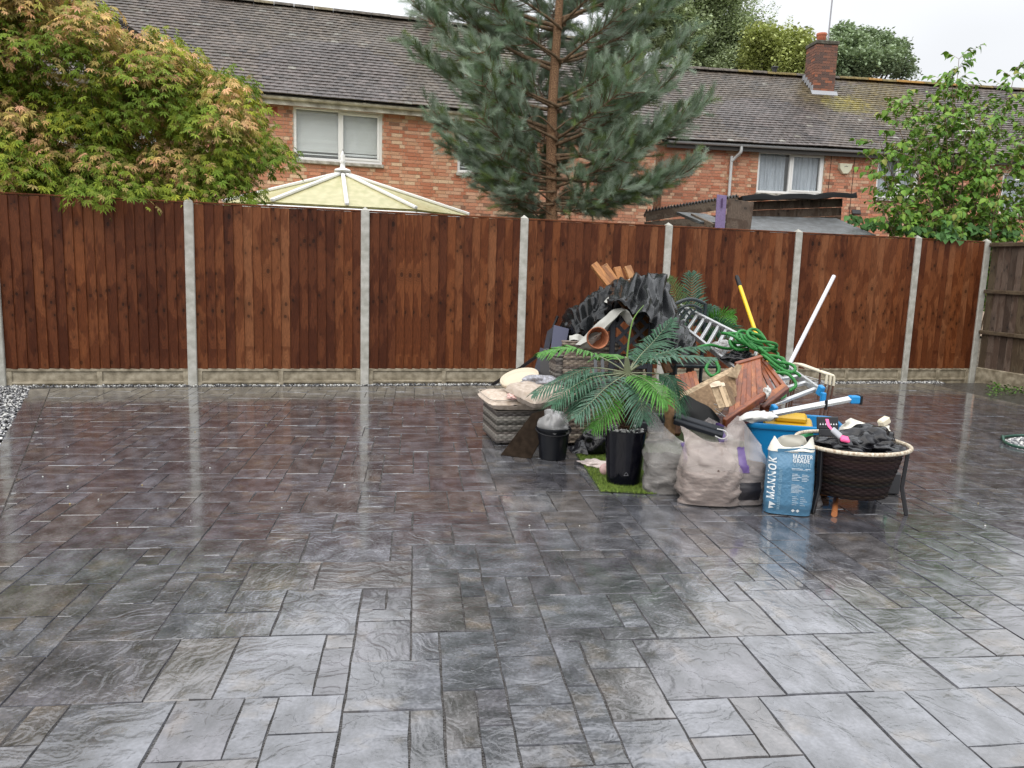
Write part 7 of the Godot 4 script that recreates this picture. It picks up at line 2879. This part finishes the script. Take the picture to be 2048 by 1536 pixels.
func pile_basket():
	var c := Z(1694, 985, 4.66)
	c.y = 0
	var t := thing("wicker_tub", "dark brown woven tub on splayed legs with a cream rim, full of black bags", "tub", c)
	var tone := [Color(0.020, 0.013, 0.012), Color(0.013, 0.009, 0.009), Color(0.028, 0.018, 0.015)]
	var mb := MB.new()
	var y0 := 0.095
	var y1 := 0.385
	var rad := func(y: float) -> float:
		return lerpf(0.225, 0.285, smoothstep(y0 - 0.02, y1, y))
	weave(mb, func(y: float):
		var r: float = rad.call(y)
		var out := []
		for k in 97:
			var a := TAU * (k % 96) / 96
			out.append([Vector2(cos(a), sin(a)) * r, Vector2(cos(a), sin(a))])
		return out, 22, y0, 0.0132, 0.004, tone)
	part(t, "woven_side", mb, M("brown_wicker", Color(1, 1, 1), 0.6, {"vc": true, "spec": 0.3}))
	var inn := MB.new()
	inn.lathe([Vector2(0.0, y0 + 0.005), Vector2(0.215, y0 + 0.005), Vector2(0.278, y1 + 0.005), Vector2(0.27, y1 + 0.005), Vector2(0.205, y0 + 0.02), Vector2(0.0, y0 + 0.02)], 40)
	part(t, "inner_shell", inn, mats.dark_plastic)
	var rim := MB.new()
	var ring := []
	for k in 49:
		var a := TAU * k / 48
		ring.append(Vector3(cos(a) * 0.328, y1 + 0.014 + 0.004 * sin(a * 2.0), sin(a) * 0.328))
	rim.tube(ring, 0.0125, 10, false)
	part(t, "rim", rim, M("cream_rim", Color(0.66, 0.61, 0.50), 0.45, {"tex": ntex(431, 0.02, 3, Color(0.55, 0.45, 0.35), Color(1, 1, 1), 0.35), "tri": 4.0}))
	for a in [0.55, 2.55, 3.7, 5.7]:
		var d := Vector3(cos(a), 0, sin(a))
		var l := MB.new()
		l.bar(d * 0.312 + Vector3(0, y1, 0), d * 0.30 + Vector3(0, 0.16, 0), 0.028, 0.022, d, 0.004)
		l.bar(d * 0.30 + Vector3(0, 0.165, 0), d * 0.34 + Vector3(0, 0.0, 0), 0.028, 0.022, d, 0.004)
		part(t, "leg", l, M("leg_black", Color(0.012, 0.012, 0.014), 0.35))
	# black bags inside
	var k := 0
	for q in [[Vector3(-0.08, 0.395, 0.05), Vector3(0.17, 0.06, 0.15)], [Vector3(0.10, 0.41, -0.02), Vector3(0.16, 0.09, 0.16)], [Vector3(0.15, 0.39, 0.12), Vector3(0.10, 0.05, 0.09)]]:
		var b := single("bin_bag", lump(q[1], 101 + k, 0.45, 2.4, 44), mats.black_film, ["glossy black bag slumped inside the cream-rimmed tub under the strap", "tall black bag inside the cream-rimmed tub", "small black bag at the edge inside the cream-rimmed tub"][k], "bin bag", "black bags in the tub")
		b.position = c + q[0]
		k += 1
	# black rack with white teeth
	var rk := thing("tool_rack", "small black rack with a row of white teeth standing in the tub", "rack", zz([1655, 846, 4.6]), 0.12)
	rk.rotation.x = -0.25
	var rm := MB.new()
	rm.box(XF(Vector3(0, 0.0, 0)), Vector3(0.135, 0.075, 0.018), 0.004)
	rm.box(XF(Vector3(0, -0.06, 0.01)), Vector3(0.125, 0.045, 0.016), 0.004)
	part(rk, "body", rm, mats.leg_black)
	for i in 7:
		var tt := MB.new()
		var x := -0.052 + i * 0.0172
		tt.poly([Vector3(x - 0.005, -0.012, 0.0105), Vector3(x + 0.005, -0.012, 0.0105), Vector3(x, 0.0, 0.0105)], Vector3(0, 0, 1))
		tt.poly([Vector3(x - 0.005, -0.014, 0.0105), Vector3(x + 0.005, -0.014, 0.0105), Vector3(x, -0.012, 0.016)], Vector3(0, 1, 1))
		part(rk, "tooth", tt, M("tooth_white", Color(0.7, 0.72, 0.74), 0.4))
	# pink strapped tool
	var pk := M("hot_pink", Color(0.78, 0.09, 0.26), 0.35)
	var tl := thing("pink_tool", "grey tool with hot pink handle and strap lying on the black bag", "tool")
	var s1 := MB.new()
	s1.grid(ribbon(spline(path_of([[1654, 838, 4.55], [1657, 850, 4.5], [1663, 858, 4.47], [1668, 862, 4.46]]), 5), 0.018, Vector3(1, 0, 0.2)))
	part(tl, "strap", s1, pk)
	var s2 := MB.new()
	s2.bar(zz([1664, 858, 4.46]), zz([1682, 874, 4.44]), 0.045, 0.018, Vector3(0, 1, 0.5), 0.006)
	part(tl, "body", s2, M("tool_grey", Color(0.36, 0.37, 0.40), 0.35))
	var s3 := MB.new()
	s3.bar(zz([1680, 876, 4.43]), zz([1698, 880, 4.43]), 0.05, 0.02, Vector3(0, 1, 0.5), 0.008)
	part(tl, "handle", s3, pk)
	var s4 := MB.new()
	s4.bar(zz([1676, 883, 4.44]), zz([1704, 886, 4.44]), 0.06, 0.014, Vector3(0, 1, 0.5), 0.006)
	part(tl, "base_plate", s4, mats.leg_black)
	# timber and scraps under the tub
	var wb := MB.new()
	wb.box(XF(G(1652, 1004) + Vector3(0, 0.035, -0.15), 0.2), Vector3(0.13, 0.06, 0.09), 0.004)
	single("timber_offcut", wb, mats.fresh_pine, "yellow timber offcut under the wicker tub", "timber")
	var wl := MB.new()
	wl.tube([G(1668, 1034) + Vector3(0, 0.016, 0), G(1672, 1000) + Vector3(0, 0.03, 0)], [0.018, 0.015], 10)
	single("wooden_handle", wl, M("orange_handle", Color(0.36, 0.13, 0.045), 0.45), "short orange wooden handle poking out below the wicker tub", "handle")
	var sc := single("plastic_sheet", lump(Vector3(0.045, 0.07, 0.04), 111, 0.4, 2.5, 22), mats.white_film, "white and green plastic wrapper by the tub's far leg", "plastic film")
	sc.position = G(1776, 985) + Vector3(0, 0.06, -0.1)
	var gs := MB.new()
	gs.tube(path_of([[1775, 940, 4.82], [1778, 955, 4.8], [1777, 972, 4.78]]), 0.012, 7)
	part(sc, "green_strip", gs, mats.green_plastic, sc.transform.affine_inverse())
	var ds := single("plastic_sheet", lump(Vector3(0.05, 0.045, 0.05), 112, 0.5, 2.8, 22), M("grey_film", Color(0.22, 0.21, 0.21), 0.3), "grey plastic scrap on the paving beside the cement bag", "plastic film")
	ds.position = G(1634, 1015) + Vector3(0, 0.03, -0.06)

func ribbon(path: Array, w: float, side: Vector3) -> Array:
	var a := []
	var b := []
	for q in path:
		a.append(q - side.normalized() * w / 2)
		b.append(q + side.normalized() * w / 2)
	return [a, b]

func build_small():
	# pebble heap edged by a garden hose at the right
	var ctr := G(2112, 893)
	var xf := []
	var cs := []
	for k in 5200:
		var a := rnd(0, TAU)
		var r := 0.40 * sqrt(rng.randf())
		var hgt := 0.055 * (1.0 - r * r / 0.16)
		xf.append(Transform3D(Basis.from_euler(Vector3(rnd(-0.7, 0.7), rnd(0, TAU), rnd(-0.7, 0.7))).scaled(Vector3.ONE * rnd(0.008, 0.016)), ctr + Vector3(cos(a) * r, 0.004 + hgt * rng.randf(), sin(a) * r * 0.8)))
		cs.append(pebble_color())
	var o := many(self, "gravel_heap", pebble_meshes[1], mats.gravel_stone, xf, cs, "small heap of grey and white gravel ringed by the hose")
	var hp := []
	for k in 29:
		var a := 0.9 + TAU * 0.93 * k / 28.0
		hp.append(ctr + Vector3(cos(a) * (0.44 + 0.02 * sin(a * 5.0)), 0.016 + (0.03 if k % 9 == 4 else 0.0), sin(a) * (0.36 + 0.02 * sin(a * 3.0))))
	hp.append(ctr + Vector3(0.9, 0.016, 0.5))
	var h := MB.new()
	h.tube(spline(hp, 4), 0.013, 8)
	single("garden_hose", h, M("hose_green", Color(0.012, 0.055, 0.035), 0.35), "dark green garden hose looped round the gravel heap", "hose")
	# small stones and leaf scraps lying loose on the wet paving
	var sx := []
	var sc := []
	for k in 46:
		var px := rnd(20, 2030)
		var py := rnd(775, 1060) if k < 70 else rnd(1060, 1500)
		if px > 960 and px < 1810 and py < 1050:
			continue
		var p := G(px, py)
		sx.append(Transform3D(Basis.from_euler(Vector3(0, rnd(0, TAU), 0)).scaled(Vector3.ONE * rnd(0.003, 0.007)), p + Vector3(0, 0.004, 0)))
		sc.append(Color(0.5, 0.49, 0.45) if rng.randf() < 0.7 else Color(0.35, 0.25, 0.08))
	many(self, "loose_gravel", pebble_meshes[2], mats.gravel_stone, sx, sc, "stray gravel scattered on the wet paving")
	# weeds in the far corner by the weathered fence
	var w := thing("corner_weeds", "low green weeds at the foot of the weathered fence", "weeds")
	var wx := []
	var wc := []
	for k in 220:
		var p := G(rnd(1975, 2060), rnd(768, 792))
		wx.append(Transform3D(leaf_basis(Vector3(rnd(-1, 1), rnd(0.1, 1.0), rnd(-1, 1)), Vector3(rnd(-0.3, 0.3), 1, rnd(-0.3, 0.3)), rnd(0.02, 0.055)), p + Vector3(0, rnd(0, 0.05), 0)))
		wc.append(Color(0.08, 0.17, 0.03) * rnd(0.6, 1.4))
	many(w, "foliage", oval_leaf(0.3), mats.shrub_leaf, wx, wc)
